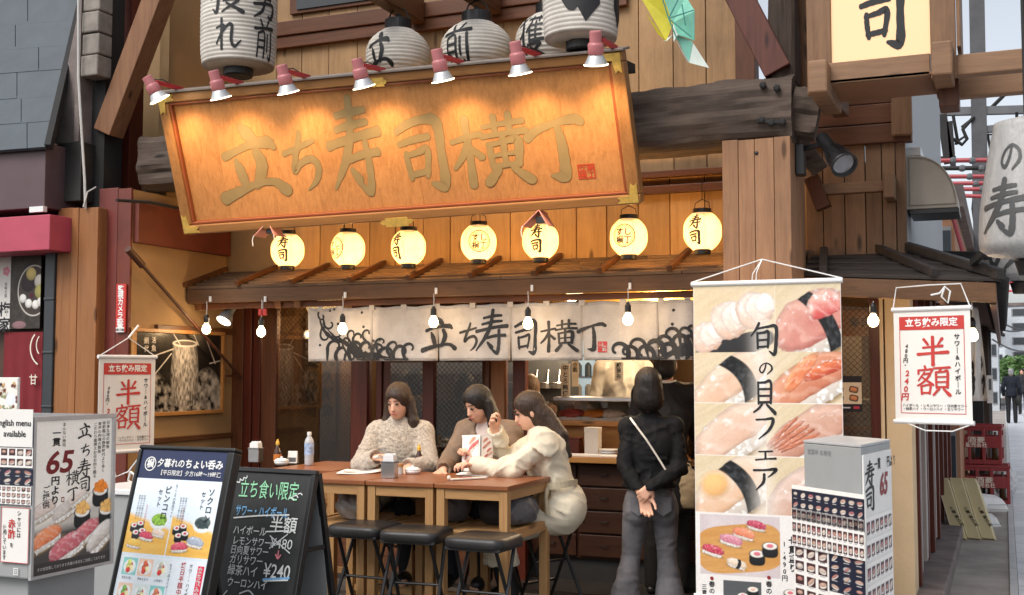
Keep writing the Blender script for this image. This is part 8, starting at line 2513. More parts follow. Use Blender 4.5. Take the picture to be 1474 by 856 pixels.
for k in range(5):
    mb = MB(); mb.lathe([(.0,0),(.07,0),(.09,.05),(.085,.055),(.065,.008),(0,.008)],(p.x - .42 + .11 * k,10.12,1.45),16); mb.tube([(p.x - .42 + .11 * k,10.16,1.48),(p.x - .42 + .11 * k,10.19,1.62)],.008,6); mb.build('pan',M['steel'],o)
p = P(850,570,9.9); o = thing('work_bench','dark kitchen bench behind the showcase','bench',(p.x,9.9,0))
mb = MB(); mb.box(p.x - .7,p.x + .9,9.9,10.15,.03,1.30); mb.build('cabinet',M['black_rough'],o,bevel=.006)
mb = MB(); mb.box(p.x - .72,p.x + .92,9.88,10.16,1.301,1.33); mb.build('worktop',M['steel'],o,bevel=.004)
# warm boards with yellow slips and paper lamps near the ceiling, seen over the curtain
for k,(px,t_) in enumerate(((690,'本日のおすすめ'),(775,'特選握り盛合せ'),(880,'旬の鮮魚いろいろ'),(965,'酒肴一品'))):
    c = P(px,433,9.0)
    o = thing('price_board',['yellow board of prices under the ceiling above the brown coat','yellow board of prices under the ceiling above the entrance frame','yellow board of prices under the ceiling left of the standing person','yellow board of prices under the ceiling beside the banner'][k],'board',c,'yellow price boards under the ceiling')
    mb = MB(); mb.box(c.x - .24,c.x + .24,9.0,9.015,c.z - .10,c.z + .16); mb.build('board',plain('board_y%d' % k,srgb('#d3a24a'),.6),o)
    pl = Plane((c.x,9.0,c.z - .1),(1,0,0),(0,0,1)); mb = MB(); pl.put(mb,at2(font(t_,.055,.015,'CENTER'),0,.05),.003); mb.build('lettering',M['ink'],o)
def room_lamp(x,y,z,label,e=30,r=.16):
    o = thing('ceiling_lamp',label,'lamp',(x,y,z),'round paper lamps inside the restaurant')
    mb = MB(); mb.lathe([(.03,.11),(r * .8,.08),(r,.0),(r * .8,-.08),(.03,-.11)],(0,0,0),24); mb.build('shade',emit('room_shade',(1,.78,.46),2.2) if 'room_shade' not in M else M['room_shade'],o,local=True,smooth=True)
    mb = MB(); mb.tube([(0,0,.1),(0,0,2.75 - z)],.006,6); mb.build('cord',M['black_rough'],o,local=True)
    ld = bpy.data.lights.new('room_light','POINT'); ld.energy = e; ld.color = (1,.78,.52); ld.shadow_soft_size = .15
    lo = bpy.data.objects.new('room_light',ld); col.objects.link(lo); lo.parent = o; lo.location = (0,0,-.16)
pl_ = P(466,437,8.62)
room_lamp(pl_.x,8.62,pl_.z,'round paper lamp behind the left glass door, just over the curtain corner',30)
room_lamp(-3.6,10.0,2.35,'round paper lamp deep inside behind the middle glass doors',60)
room_lamp(-2.5,8.95,2.38,'round paper lamp over the fish showcase',65)
room_lamp(-1.4,9.6,2.38,'round paper lamp deep in the room on the right, behind the pillar',80)
# right window: price sticker, yellow paper board, jar and shelf behind
c = P(1222,566,YG - .03); a,b_ = P(1200,592,YG - .03),P(1240,541,YG - .03)
o = thing('menu_sticker','small menu sticker with four dishes on the glass right of the banner','sticker',c)
mb = MB(); mb.box(a.x,b_.x,YG - .032,YG - .028,a.z,b_.z); mb.build('sheet',M['ink'],o)
pl = Plane((a.x,YG - .032,a.z),(1,0,0),(0,0,1)); W_,H_ = b_.x - a.x,b_.z - a.z
pr = Print(W_,H_,.003,'#26242a'); pr.rect(0,H_ * .22,W_,H_ * .82,'#e6cfae'); pr.rect(W_ * .7,H_ * .08,W_ * .92,H_ * .16,'#c23a4a'); pr.rect(W_ * .1,H_ * .09,W_ * .6,H_ * .13,'#d8d8d8')
for x,y in ((.2,.62),(.72,.62),(.2,.38),(.72,.38)): pr.ell(W_ * x,H_ * y,W_ * .16,H_ * .09,-.2,'#3a2a22',0,p=4); pr.ell(W_ * x,H_ * y,W_ * .12,H_ * .06,-.2,'#d98a5a',.4,p=4)
pr.mesh('menu_print',pl,0,0,M['print'],o,.002)
c = P(1238,470,9.0); o = thing('price_board','yellow price board hanging inside the window right of the banner','board',c,'yellow price boards under the ceiling')
mb = MB(); mb.box(c.x - .13,c.x + .13,9.0,9.015,c.z - .07,c.z + .12); mb.build('board',plain('board_yr',srgb('#d8ab45'),.6),o)
pl = Plane((c.x,9.0,c.z),(1,0,0),(0,0,1)); mb = MB(); pl.put(mb,at2(font('寿司',.08,.015,'CENTER'),0,0),.003); mb.build('lettering',M['ink'],o)
c = P(1222,560,9.6); o = thing('menu_poster','pale notice paper on the wall inside the right window','poster',c)
mb = MB(); mb.box(c.x - .18,c.x + .1,9.6,9.61,c.z + .05,c.z + .5); mb.build('sheet',M['grey_plastic'],o)
mb = MB(); mb.box(c.x - .18,c.x + .2,9.5,9.59,c.z - .75,c.z - .35); mb.build('bundle',M['paper_warm'],o)
# ------------------------------------------------------------------ neighbouring shop on the left
YN = 6.98
nb = thing('neighbouring_shop','neighbouring shop with steep slate roof, purple-brown fascia and pink awning board','building',(XY(30,YN,400),YN,0))
# slate roof: overlapping courses, leaning back
def nq(px,py,Y): return P(px,py,Y)
rb,rt = YN - .30,YN + .35
ROW = [(212,66),(174,78),(137,87),(99,95),(64,102),(28,108),(-12,116)]
mb = MB()
for i in range(6):
    (yb_,xb_),(yt_,xt_) = ROW[i],ROW[i + 1]
    Yb,Yt = rb + (rt - rb) * i / 6,rb + (rt - rb) * (i + 1) / 6
    xs = [-60 + 0.0]
    x = -460 + (i % 2) * 52
    cuts = [-460.0]
    while x < xb_ - 14:
        if x > -456: cuts.append(x)
        x += 96 + random.uniform(-12,12)
    cuts.append(xb_)
    for a_,b_ in zip(cuts,cuts[1:]):
        dy = random.uniform(-1.2,1.2)
        k = (xt_ - xb_) if b_ == xb_ else 0
        sl = -.07
        f = lambda px,py: py + (-(px - xb_)) * .075
        q0,q1 = P(a_ + .4,f(a_,yb_ + dy),Yb - .015),P(b_ - .4,f(b_,yb_ + dy),Yb - .015)
        q2,q3 = P(b_ - .4 + k,f(b_ + k,yt_ - 3),Yt),P(a_ + .4,f(a_,yt_ - 3),Yt)
        mb.slab(q0,q1,q2,q3,(q1 - q0).cross(q3 - q0),.032)
mb.build('slate_roof',M['slate'],nb,bevel=.003)
mb = MB()
for (y0_,x0_),(y1_,x1_),t0,t1 in [(ROW[0],ROW[-1],0,1)]:
    mb.bar(P(x0_ + 4,y0_,rb),P(x1_ + 5,y1_,rt),.05,.07)
mb.build('roof_edge',M['black_rough'],nb,bevel=.004)
mb = MB(); a_,b_ = P(66,205,YN - .25),P(66,298,YN - .25); mb.box(-10.5,a_.x,YN - .25,YN + .2,b_.z,a_.z); mb.build('fascia',plain('fascia_plum',srgb('#5b474b'),.55,0,.12),nb,bevel=.006)
mb = MB(); a_,b_ = P(72,308,YN - .3),P(72,359,YN - .3); mb.box(-10.5,a_.x,YN - .3,YN + .15,b_.z,a_.z); mb.build('awning_board',plain('awning_pink',srgb('#b4485c'),.55,0,.08),nb,bevel=.006)
mb = MB(); a_ = P(42,302,YN - .28); mb.box(a_.x,XY(62,YN - .28,302),YN - .28,YN - .24,P(50,305,YN - .28).z,P(50,297,YN - .28).z); mb.build('white_strip',M['white_plastic'],nb)
mb = MB(); mb.prism([P(74,205,YN + .0),P(113,206,YN + .0),P(113,-30,YN),P(117,-60,YN),P(112,20,YN)][::1],(0,-1,0),.1); mb.build('gable_wall',M['concrete'],nb)
mb = MB(); mb.box(XY(112,YN - .02,100) - .005,XY(118,YN - .02,100),YN - .04,YN + .2,P(100,206,YN).z,5.2); mb.build('gable_strip',M['concrete'],nb)
mb = MB(); mb.box(XY(80,YN - .05,250),XY(116,YN - .05,250),YN - .05,YN + .2,P(90,292,YN).z,P(90,208,YN).z); mb.build('vent_box',plain('vent_dark',(.03,.028,.027),.5,0,.3),nb,bevel=.006)
mb = MB(); a_ = P(118,111,YN - .05)
zz = a_.z
k = 0
while zz < 5.2:
    mb.box(XY(118,YN - .05,60),XY(142,YN - .05,60),YN - .06 + .012 * (k % 2),YN + .1,zz + .004,zz + .165); zz += .17; k += 1
mb.build('tile_stack',plain('tile_grey',srgb('#8d857d'),.85,0,.3,9,.5),nb,bevel=.012)
mb = MB(); mb.box(XY(116,YN,60),XY(140,YN,60),YN + .1,YN + .3,2.4,5.2); mb.build('gap_board',M['black_rough'],nb)
mb = MB(); mb.box(XY(62,YN - .1,480),XY(76,YN - .1,480),YN - .1,YN + .0,0,P(70,362,YN - .1).z)
for py in (430,507,585): 
    z = P(70,py,YN - .1).z; mb.box(XY(61.5,YN - .1,480),XY(76.5,YN - .1,480),YN - .106,YN - .0,z - .012,z + .012)
mb.build('downpipe',plain('pipe_dark',srgb('#34383c'),.45),nb,bevel=.008)
mb = MB(); mb.box(-10.5,XY(80,YN + .1,480),YN + .1,YN + .3,0,3.0); mb.build('shop_wall',plain('shop_wall',srgb('#4b3226'),.6,0,.2),nb)
mb = MB(); mb.tube([P(113,0,YN - .1),P(113,110,YN - .1),P(117,180,YN - .1),P(122,260,YN - .1),P(123,300,YN - .1)],.010,6); mb.tube([P(120,298,YN - .12),P(126,276,YN - .1),P(138,269,6.95)],.006,6); mb.build('cable',M['cable'],nb)
# dessert poster
a_,b_ = P(-30,474,YN),P(60,363,YN)
ps = thing('dessert_poster','shop poster with white dumplings in a bowl on dark ground beside the downpipe','poster',((a_ + b_) / 2))
mb = MB(); mb.box(a_.x,b_.x,YN,YN + .02,a_.z,b_.z); mb.build('board',M['black'],ps)
pl = Plane((a_.x,YN,a_.z),(1,0,0),(0,0,1)); W_,H_ = b_.x - a_.x,b_.z - a_.z
xs_ = P(15,420,YN).x - a_.x
pr = Print(W_,H_,.004,'#39332f'); n_ = fbm(pr.X * 30,pr.Y * 30,9); pr.put(np.clip(n_ * 1.5 - .6,0,1) * .4,'#6a625a'); pr.rect(0,0,xs_,H_,'#dcd8d2')
cx,cy = xs_ + (W_ - xs_) * .78,H_ * .50
pr.ell(cx,cy,.165,.20,0,'#d8d2c8',.1); pr.ell(cx,cy,.155,.19,0,'#4a3f3a',.2)
for x,y,r_,c1 in ((-.06,.06,.07,'#3a2b30'),(.06,.07,.055,'#e4dccf'),(-.03,.13,.05,'#d9c27a'),(.07,-.01,.06,'#b9b06a'),(-.11,-.06,.035,'#efebe4'),(-.05,-.10,.035,'#efebe4'),(.02,-.11,.035,'#efebe4'),(.07,-.09,.035,'#efebe4'),(-.02,-.04,.02,'#5a2030')): pr.ell(cx + x,cy + y,r_,r_,0,c1,.6)
pr.ell(xs_ + .1,H_ * .05,.07,.03,0,'#8c6a6e',.3)
for a in range(5): pr.ell(xs_ - .045 + .022 * math.cos(a * 1.2566),H_ * .77 + .022 * math.sin(a * 1.2566),.017,.017,0,'#d98a98',0)
pr.mesh('photo_print',pl,0,0,M['print'],ps,.002)
mb = MB(); pl.put(mb,at2(vfont('梅家',.12,.02,.9),xs_ - .05,H_ * .36),.004); pl.put(mb,at2(vfont('甘味と茶',.03,.0,.9),xs_ - .045,H_ * .62),.004); mb.build('lettering',M['ink'],ps)
a_,b_ = P(-30,600,YN),P(59,477,YN)
rd = thing('shop_curtain','dark red shop cloth with a white line emblem, below the dessert poster','curtain',((a_ + b_) / 2))
mb = MB(); n_ = 24; V_,F_ = [],[]
for j in range(9):
    for i in range(n_ + 1): V_.append((a_.x + .22 + (b_.x - a_.x - .22) * i / n_,YN + .02 + .010 * math.sin(i * .9) * (1 - j / 9),a_.z + (b_.z - a_.z) * j / 8))
for j in range(8):
    for i in range(n_): k = j * (n_ + 1) + i; F_.append((k,k + 1,k + n_ + 2,k + n_ + 1))
mb.add(V_,F_); mb.build('cloth',plain('cloth_red',srgb('#7a1f26'),.85,0,.1),rd,smooth=True)
pl = Plane((a_.x,YN,a_.z),(1,0,0),(0,0,1)); qx = lambda px,py: (P(px,py,YN).x - a_.x,P(px,py,YN).z - a_.z)
mb = MB(); c = qx(66,500); x_,y_ = qx(50,552)
ring = ringg(c[0],c[1],.145,.012,40); pl.put(mb,(ring[0],[f for f in ring[1] if all(ring[0][i][0] < b_.x - a_.x and ring[0][i][1] < b_.z - a_.z - .004 for i in f)]),.012); ring = ringg(c[0] + .01,c[1] + .02,.095,.010,40); pl.put(mb,(ring[0],[f for f in ring[1] if all(ring[0][i][0] < b_.x - a_.x and ring[0][i][1] < b_.z - a_.z - .004 for i in f)]),.012)
pl.put(mb,at2(font('甘',.085,.01,'CENTER'),x_ - .005,y_),.012); mb.build('emblem',M['paper_warm'],rd)

# ------------------------------------------------------------------ backlit box sign at the top right
YS = 6.9
bs = thing('box_sign','large backlit timber-framed box sign with one bold black character, high at the right','sign',P(1268,90,YS))
def sq(px,py,Y=YS): return P(px,py,Y)
zbt,zt_ = sq(1268,114).z,5.2
xl,xr = sq(1192,110).x,sq(1358,100).x
zi = sq(1268,82).z; xil,xir = sq(1197,60).x,sq(1338,60).x
mb = MB(); mb.box(xl - .01,xr,YS,YS + .53,zbt + .006,zbt + .02); mb.build('bottom_panel',plain('ply',srgb('#8a5f42'),.6,0,.12),bs)
mb = MB(); mb.box(xl + .002,xr - .07,YS,YS + .05,zbt,zi - .004); mb.build('frame_rail',M['right_wood_x'],bs,bevel=.005)
mb = MB(); mb.box(XY(1161,YS,60),xil - .004,YS + .003,YS + .06,zbt - .05,zt_); mb.build('frame_stile',M['right_wood_z'],bs,bevel=.005)
mb = MB(); mb.box(xir + .004,XY(1376,YS,60),YS + .003,YS + .06,zbt - .02,zt_); mb.build('frame_stile',M['right_wood_z'],bs,bevel=.005)
mb = MB(); mb.box(XY(1377,YS,60),XY(1383,YS,60),YS + .01,YS + .5,zi + .02,zt_); mb.build('frame_edge',M['right_wood_z'],bs,bevel=.003)
mb = MB(); mb.box(xl,xl + .02,YS + .06,YS + .53,zbt + .021,zt_); mb.box(xr - .02,xr,YS + .06,YS + .53,zbt + .021,zt_); mb.build('side_panel',M['right_wood_z'],bs)
m,N,L,b,out = nodes_of('lit_panel')
b.inputs['Base Color'].default_value = c4(srgb('#e6bf94')); b.inputs['Emission Color'].default_value = c4(srgb('#f4bd88')); b.inputs['Emission Strength'].default_value = .30; b.inputs['Roughness'].default_value = .4
mb = MB(); mb.box(xil - .003,xir + .003,YS + .02,YS + .04,zi - .003,zt_); mb.build('lit_panel',m,bs)
x0_,x1_ = sq(1232,30).x,sq(1307,30).x; z0_,z1_ = sq(1268,68).z,sq(1268,-28).z
mb = MB()
for j,st in enumerate(BR['司']): mb.flat(place(ribbon(st,1.5,7,.05),x0_,z0_,x1_ - x0_,z1_ - z0_),lambda x,y,j=j: Vector((x,YS + .018 - .0002 * j,y)))
mb.build('lettering',M['ink'],bs)
for px,py in ((1178,110),(1356,84)):
    c = sq(px,py,YS - .1)
    mb = MB(); mb.box(c.x - .055,c.x + .055,YS - .14,YS + .5,c.z - .10,c.z + .09); mb.build('beam_end',M['right_wood_x'],bs,bevel=.012)
for yy in (YS + .05,YS + .42):
    mb = MB(); c = sq(1400,100,yy)
    mb.box(XY(1376,yy,90),XY(1480,yy,90) + .3,yy,yy + .09,P(1400,106,yy).z if yy < YS + .1 else P(1400,138,yy).z,P(1400,76,yy).z if yy < YS + .1 else P(1400,106,yy).z); mb.build('arm',M['right_wood_x'],bs,bevel=.008)
mb = MB(); c = sq(1368,128,YS + .3); mb.box(c.x - .06,c.x + .05,YS + .2,YS + .40,c.z - .12,c.z + .05); mb.build('bracket',M['trim_z'],bs,bevel=.006)
mb = MB(); mb.bar(P(1185,130,7.15),P(1212,158,7.6),.09,.10); mb.build('bracket',M['trim_y'],bs,bevel=.006)
mb = MB(); mb.box(XY(1132,7.6,60),XY(1190,7.6,60),7.6,7.63,sq(1175,125,7.6).z,5.2); mb.build('rear_board',M['right_wood_z'],bs)
# ventilation hood on the side wall
Yh = YW + .12
p = P(1305,302,Yh); z0_,z1_ = P(1340,300,Yh).z,P(1340,222,Yh).z; x1_ = XY(1379,Yh,280)
vh = thing('vent_hood','beige quarter-round ventilation hood on the white side wall','vent hood',(XR,Yh,z0_))
x0_ = XY(1304,Yh,270)
pts = [Vector((x0_,Yh,z0_)),Vector((x1_,Yh,z0_))] + [Vector((x0_ + .06 + (x1_ - x0_ - .06) * math.cos(a),Yh,z0_ + (z1_ - z0_) * math.sin(a))) for a in np.linspace(.12,PI / 2,14)] + [Vector((x0_,Yh,z1_))]
mb = MB(); mb.prism(pts,(0,-1,0),.38); hd = mb.build('hood',plain('hood_beige',srgb('#aaa093'),.45,.1,.06),vh,bevel=.006)
cc = sum(pts,Vector()) / len(pts)
mb = MB(); q_ = [cc + (p_ - cc) * .88 + Vector((0,-.004,0)) for p_ in pts]; mb.tube(q_ + [q_[0]],.004,6,False); mb.build('pressed_rim',plain('hood_rim',srgb('#8f867a'),.5),vh)
mb = MB(); mb.box(x0_ + .02,x1_ + .005,Yh - .005,Yh + .385,z0_ - .035,z0_ - .002); mb.build('grille',M['black'],vh,bevel=.004)
mb = MB(); mb.box(x0_ - .02,x0_ + .1,Yh + .02,Yh + .36,z1_ + .002,z1_ + .06); mb.build('flashing',M['alu'],vh,bevel=.004)
# paper fish streamer hanging at the top
def kp(px,py,Y=6.6): return P(px,py,Y)
kt = thing('paper_streamer','folded green, white and yellow paper streamer hanging at the top of the plank wall','streamer',kp(965,30))
tri = {'yellow': [[(918,-12),(952,-14),(966,30)],[(918,-12),(966,30),(958,58)],[(930,20),(958,58),(946,48)]],'mint': [[(952,-14),(985,-8),(966,30)],[(985,-8),(1002,18),(966,30)],[(966,30),(1002,18),(998,56)],[(966,30),(998,56),(978,52)],[(972,50),(996,58),(990,88)]],'white': [[(958,58),(952,56),(970,50)],[(990,88),(996,60),(1021,98)],[(976,62),(990,88),(986,86)],[(966,30),(978,52),(972,62)]]}
for nme,c1 in (('yellow','#c9bd2e'),('mint','#86c9b4'),('white','#cfd9d2')):
    mb = MB(); i = 0
    for t3 in tri[nme]:
        d = [Vector((0,.04 * math.sin(px * .11 + py * .07),0)) for px,py in t3]
        q_ = [kp(px,py) + dd for (px,py),dd in zip(t3,d)]
        nv = (q_[1] - q_[0]).cross(q_[2] - q_[0])
        if nv.y > 0: q_.reverse(); nv = -nv
        mb.prism(q_,nv,.004)
    mb.build('%s_paper' % nme,plain('paper_' + nme,srgb(c1),.5,0,.15,12),kt)
mb = MB()
for a_,b_ in (((952,-14),(966,30)),((966,30),(1002,18)),((966,30),(998,56)),((985,-8),(966,30)),((985,10),(990,40)),((966,30),(978,60))):
    mb.tube([kp(*a_) + Vector((0,-.055,0)),kp(*b_) + Vector((0,-.055,0))],.004,5)
mb.tube([kp(955,-14),kp(960,-60)],.004,5); mb.build('fold_lines',plain('teal',srgb('#2f7f74'),.5),kt)

# ------------------------------------------------------------------ plastic-wrapped lanterns at the right edge
m,N,L,b,out = nodes_of('grey_wrap')
v = coords(N,L,(3,3,1)); n = noise_n(N,L,v,9,6,.7,.8)
r = ramp(N,[(.3,srgb('#92908e')),(.68,srgb('#abaaa8'))]); L.new(n.outputs[0],r.inputs[0]); L.new(r.outputs[0],b.inputs['Base Color']); b.inputs['Roughness'].default_value = .32
bump(N,L,n.outputs[0],b,.3,.02)
M['grey_wrap'] = m
def wrapped(px,py0,py1,Y,rad,lab,texts,top=.55):
    a_,b_ = P(px,py1,Y),P(px,py0,Y); H = b_.z - a_.z
    o = thing('wrapped_lantern',lab,'lantern',a_,'grey plastic-wrapped lanterns over the side street')
    def rr(t): return rad * (1.0 - .10 * (1 - t) ** 4 - (1 - top) * max(0,t - .08) ** 1.25)
    pr = [(.02,-.03)] + [(rr(i / 24) * (.85 if i == 0 else 1),H * i / 24) for i in range(25)] + [(.03,H + .03)]
    mb = MB(); mb.lathe(pr,a_,40); mb.build('shade',M['grey_wrap'],o,smooth=True)
    a0 = math.atan2(-a_.y,-a_.x)
    mb = MB()
    for g,xo in texts:
        def wrap(x,y,xo=xo):
            t = min(max(y / H,0),1); q = rr(t) + .004; an = a0 + (x + xo) / rad
            return (a_.x + q * math.cos(an),a_.y + q * math.sin(an),a_.z + y)
        mb.flat(cut_x(g,.02),wrap)
    mb.build('lettering',plain('wash_ink',(.05,.05,.05),.5),o)
    mb = MB(); mb.lathe([(0,-.10),(.05,-.10),(.07,-.03),(0,-.03)],a_,16); mb.tube([(a_.x,a_.y,a_.z + H),(a_.x,a_.y,a_.z + H + .8)],.01,6); mb.build('cap_and_cord',M['black_rough'],o)
wrapped(1482,176,366,6.2,.245,'large grey plastic-wrapped lantern with black brush strokes at the right edge of the picture',[(place(brush('寿',1.5),0,.08,.26,.26),-.26),(place(brush('の',1.5),0,.38,.15,.16),-.17),(place(brush('司',1.4),0,.36,.2,.26),.05)])
wrapped(1470,338,400,8.2,.24,'smaller grey wrapped lantern half hidden below the large one',[(place(brush('の',1.8),0,.03,.24,.24),-.24)],.8)
mb = MB()
tb = thing('lantern_bracket','black metal bracket reaching from the street lattice to the wrapped lanterns','bracket',P(1440,345,7.4))
mb.bar(P(1360,366,9.2),P(1424,368,7.5),.03,.05); mb.bar(P(1400,378,7.6),P(1442,338,7.2),.03,.04); mb.bar(P(1420,362,7.5),P(1442,330,7.3),.025,.03); mb.bar(P(1438,340,7.2),P(1448,372,7.2),.02,.02); mb.build('bars',M['black_rough'],tb)

# ------------------------------------------------------------------ the street lattice of poles, rods and wires further down
mast = thing('utility_mast','dark steel lattice mast with cross arms and hanging cable loops over the side street','mast',(P(1408,300,19).x,19,0))
Ym = 19.0
mb = MB(); mb.bar((P(1409,300,Ym).x,Ym,0),(P(1409,60,Ym).x,Ym,9.5),.22,.16,(0,1,0)); mb.build('mast_post',plain('mast_steel',srgb('#4a4a4e'),.6,0,.2),mast)
mb = MB(); mb.bar(P(1352,161,Ym),P(1500,157,Ym),.1,.12); mb.bar(P(1412,187,Ym),P(1500,178,Ym),.1,.10); mb.build('cross_arm',M['grey_dark'],mast)
mb = MB(); mb.bar(P(1356,165,Ym - .2),P(1366,235,Ym - .2),.14,.1,(0,1,0)); mb.bar(P(1367,175,Ym - .2),P(1372,240,Ym - .2),.08,.1,(0,1,0)); mb.bar(P(1350,228,Ym - .2),P(1376,228,Ym - .2),.06,.06); mb.build('hanger',M['black_rough'],mast)
mb = MB()
mb.tube([P(1372,166,Ym - .1),P(1378,200,Ym - .1),P(1376,208,Ym - .1)],.025,6); mb.tube([P(1400,170,Ym - .1),P(1386,186,Ym - .1),P(1392,200,Ym - .1),P(1385,208,Ym - .1),P(1372,200,Ym - .1)],.03,6); mb.tube([P(1403,168,Ym - .1),P(1385,182,Ym - .1),P(1389,196,Ym - .1),P(1380,202,Ym - .1)],.02,6)
mb.tube([P(1424,158,Ym),P(1446,136,Ym)],.03,6); mb.tube([P(1404,255,Ym),P(1400,300,Ym),P(1404,330,Ym)],.02,6); mb.build('cable_loop',M['black_rough'],mast)
sf = thing('street_sign_frame','dark framed tilted light panel hung on the mast cross arm','sign',P(1440,205,Ym))
q_ = [P(1420,192,Ym),P(1424,217,Ym),P(1452,228,Ym),P(1470,192,Ym)]
mb = MB(); mb.prism(q_,(0,-1,0),.25); mb.build('frame',M['black_rough'],sf)
c_ = sum(q_,Vector()) / 4; mb = MB(); mb.prism([c_ + (p_ - c_) * .82 + Vector((0,-.012,0)) for p_ in q_],(0,-1,0),.01); mb.build('panel',plain('pale_sign',(.5,.55,.6),.4),sf)
for k,(y0_,y1_,x0_,x1_) in enumerate(((231,229,1352,1462),(242,241,1360,1462),(254,253,1366,1460),(264,262,1370,1456),(272,272,1374,1452),(281,286,1376,1450))):
    Yk = 15 + k * .5
    o = thing('street_rod',['topmost','second','third','fourth','fifth','lowest'][k] + ' of the red and dark rods crossing the side street in front of the mast','rod',P(x0_,y0_,Yk),'red rods across the side street')
    mb = MB(); mb.tube([P(x0_ - 4,y0_,Yk),P(x1_ + 60,y1_,Yk)],.028,8); mb.build('rod',M['red_rod'] if k not in (1,) else M['black_rough'],o)
    mb = MB(); 
    for j in range(3): c = P(x0_ + 20 + 28 * j + 5 * k,y0_,Yk); mb.ball((c.x,c.y,c.z),.05,.04,.045,8,5)
    mb.build('clamps',M['grey_dark'],o)
rs = thing('leaning_rod','red rod leaning down across the narrow white shop sign','rod',P(1372,330,13))
mb = MB(); mb.tube([P(1366,300,13),P(1374,320,13),P(1390,378,13)],.022,8); mb.build('rod',M['red_rod'],rs)
vs_ = thing('street_sign','narrow white street sign with red border and red characters behind the rods','sign',P(1384,350,20))
a_,b_ = P(1373,378,20),P(1398,320,20)
mb = MB(); mb.box(a_.x,b_.x,20,20.12,a_.z - .5,b_.z); mb.build('panel',M['white_plastic'],vs_)
pl = Plane((a_.x,20,a_.z - .5),(1,0,0),(0,0,1)); W_,H_ = b_.x - a_.x,b_.z - a_.z + .5
mb = MB(); pl.put(mb,frameg(0,0,W_,H_,.02),.006); pl.put(mb,at2(vfont('三番街',.21,.02,.95),W_ / 2,H_ * .94),.006); mb.build('red_lettering',M['red_ink'],vs_)

# ------------------------------------------------------------------ along the side of the restaurant
def atg(px,py,z=0.0): return PZ(px,py,z)
# red bottle crates
def crate(x,y,z,label,rz=0):
    o = thing('bottle_crate',label,'crate',(x,y,z),'red plastic bottle crates stacked by the side wall',rz=rz)
    m_ = M['crate']
    w_,d_,h_ = .255,.20,.40
    mb = MB()
    for zz in ((.0,.05),(.17,.29),(.345,.40)): 
        mb.box(-w_,w_,-d_,-d_ + .02,*zz); mb.box(-w_,w_,d_ - .02,d_,*zz)
        mb.box(-w_,-w_ + .02,-d_ + .021,d_ - .021,*zz); mb.box(w_ - .02,w_,-d_ + .021,d_ - .021,*zz)
    for x_ in (-w_,-.09,.055,w_ - .035):
        for y_ in (-d_ - .004,d_ - .018): mb.box(x_,x_ + .035,y_,y_ + .022,.0,.398)
    mb.box(-w_ + .02,w_ - .02,-d_ + .02,d_ - .02,.012,.03); mb.build('shell',m_,o,local=True,bevel=.006)
    mb = MB(); mb.box(-w_ - .008,w_ + .008,-d_ - .01,-d_ + .006,.375,.405); mb.box(-w_ - .008,w_ + .008,d_ - .006,d_ + .01,.375,.405); mb.build('rim',m_,o,local=True,bevel=.005)
    pl = Plane((-w_,-d_ - .006,.17),(1,0,0),(0,0,1)); mb = MB(); pl.put(mb,at2(font('酒菱',.065,.012,'CENTER',1,3,1.4),w_,.058),.001); pl.put(mb,at2(font('販売会社',.05,.012,'CENTER',1,3,1.1),w_,.01),.001); mb.build('lettering',M['paper_warm'],o,local=True)
    mb = MB()
    for i in range(4): mb.lathe([(0,.03),(.035,.03),(.035,.2),(.013,.27),(.013,.33),(0,.33)],(-.18 + .12 * i,-.05,0),12)
    mb.build('bottles',plain('bottle_br',(.10,.06,.03),.15) if 'bottle_br' not in M else M['bottle_br'],o,local=True,smooth=True)
M['crate'] = plain('crate',srgb('#8a2a2e'),.45,0,.15,8)
p = atg(1417,724)
crate(p.x + .01,p.y,0,'lower red bottle crate of the stack by the side wall')
crate(p.x - .06,p.y + .02,.408,'upper red bottle crate of the stack by the side wall',R(-3))
for ob in list(bpy.data.objects):
    if ob.name.startswith('bottle_crate'): ob.scale = (1.12,1.0,1.18); ob.location.z *= 1.18
# folded cartons leaning on the crates
p0 = atg(1393,777)
for k in range(3):
    o = thing('folded_carton',['leftmost','middle','rightmost'][k] + ' of the three flat cream cartons leaning together in front of the crates','carton',(p0.x,p0.y,0),'flat cream cartons leaning by the crates')
    x = p0.x - .13 + .125 * k
    b0,b1 = Vector((x,p0.y + .04 * k - .04,.02)),Vector((x + .118,p0.y + .04 * k - .07,.02))
    ln = Vector((-.165,.34,.54))
    mb = MB(); mb.slab(b0,b1,b1 + ln,b0 + ln,(b1 - b0).cross(ln),.13); mb.build('carton',M['carton'] if 'carton' in M else M.setdefault('carton',plain('carton',srgb('#c9bb93'),.7,0,.06)),o,bevel=.006)
    pl = Plane(b0,b1 - b0,ln); mb = MB(); pl.put(mb,at2(font('V:菱 蛋白質',.042,.012,'LEFT'),.05,.33,-PI / 2 + .3),.003); mb.build('lettering',M['ink'],o)
    mb = MB(); pl.box(mb,.004,.04,.012,.62,.0,.004); mb.build('flap_edge',plain('flap%d' % k,srgb('#ded3b4'),.7),o)
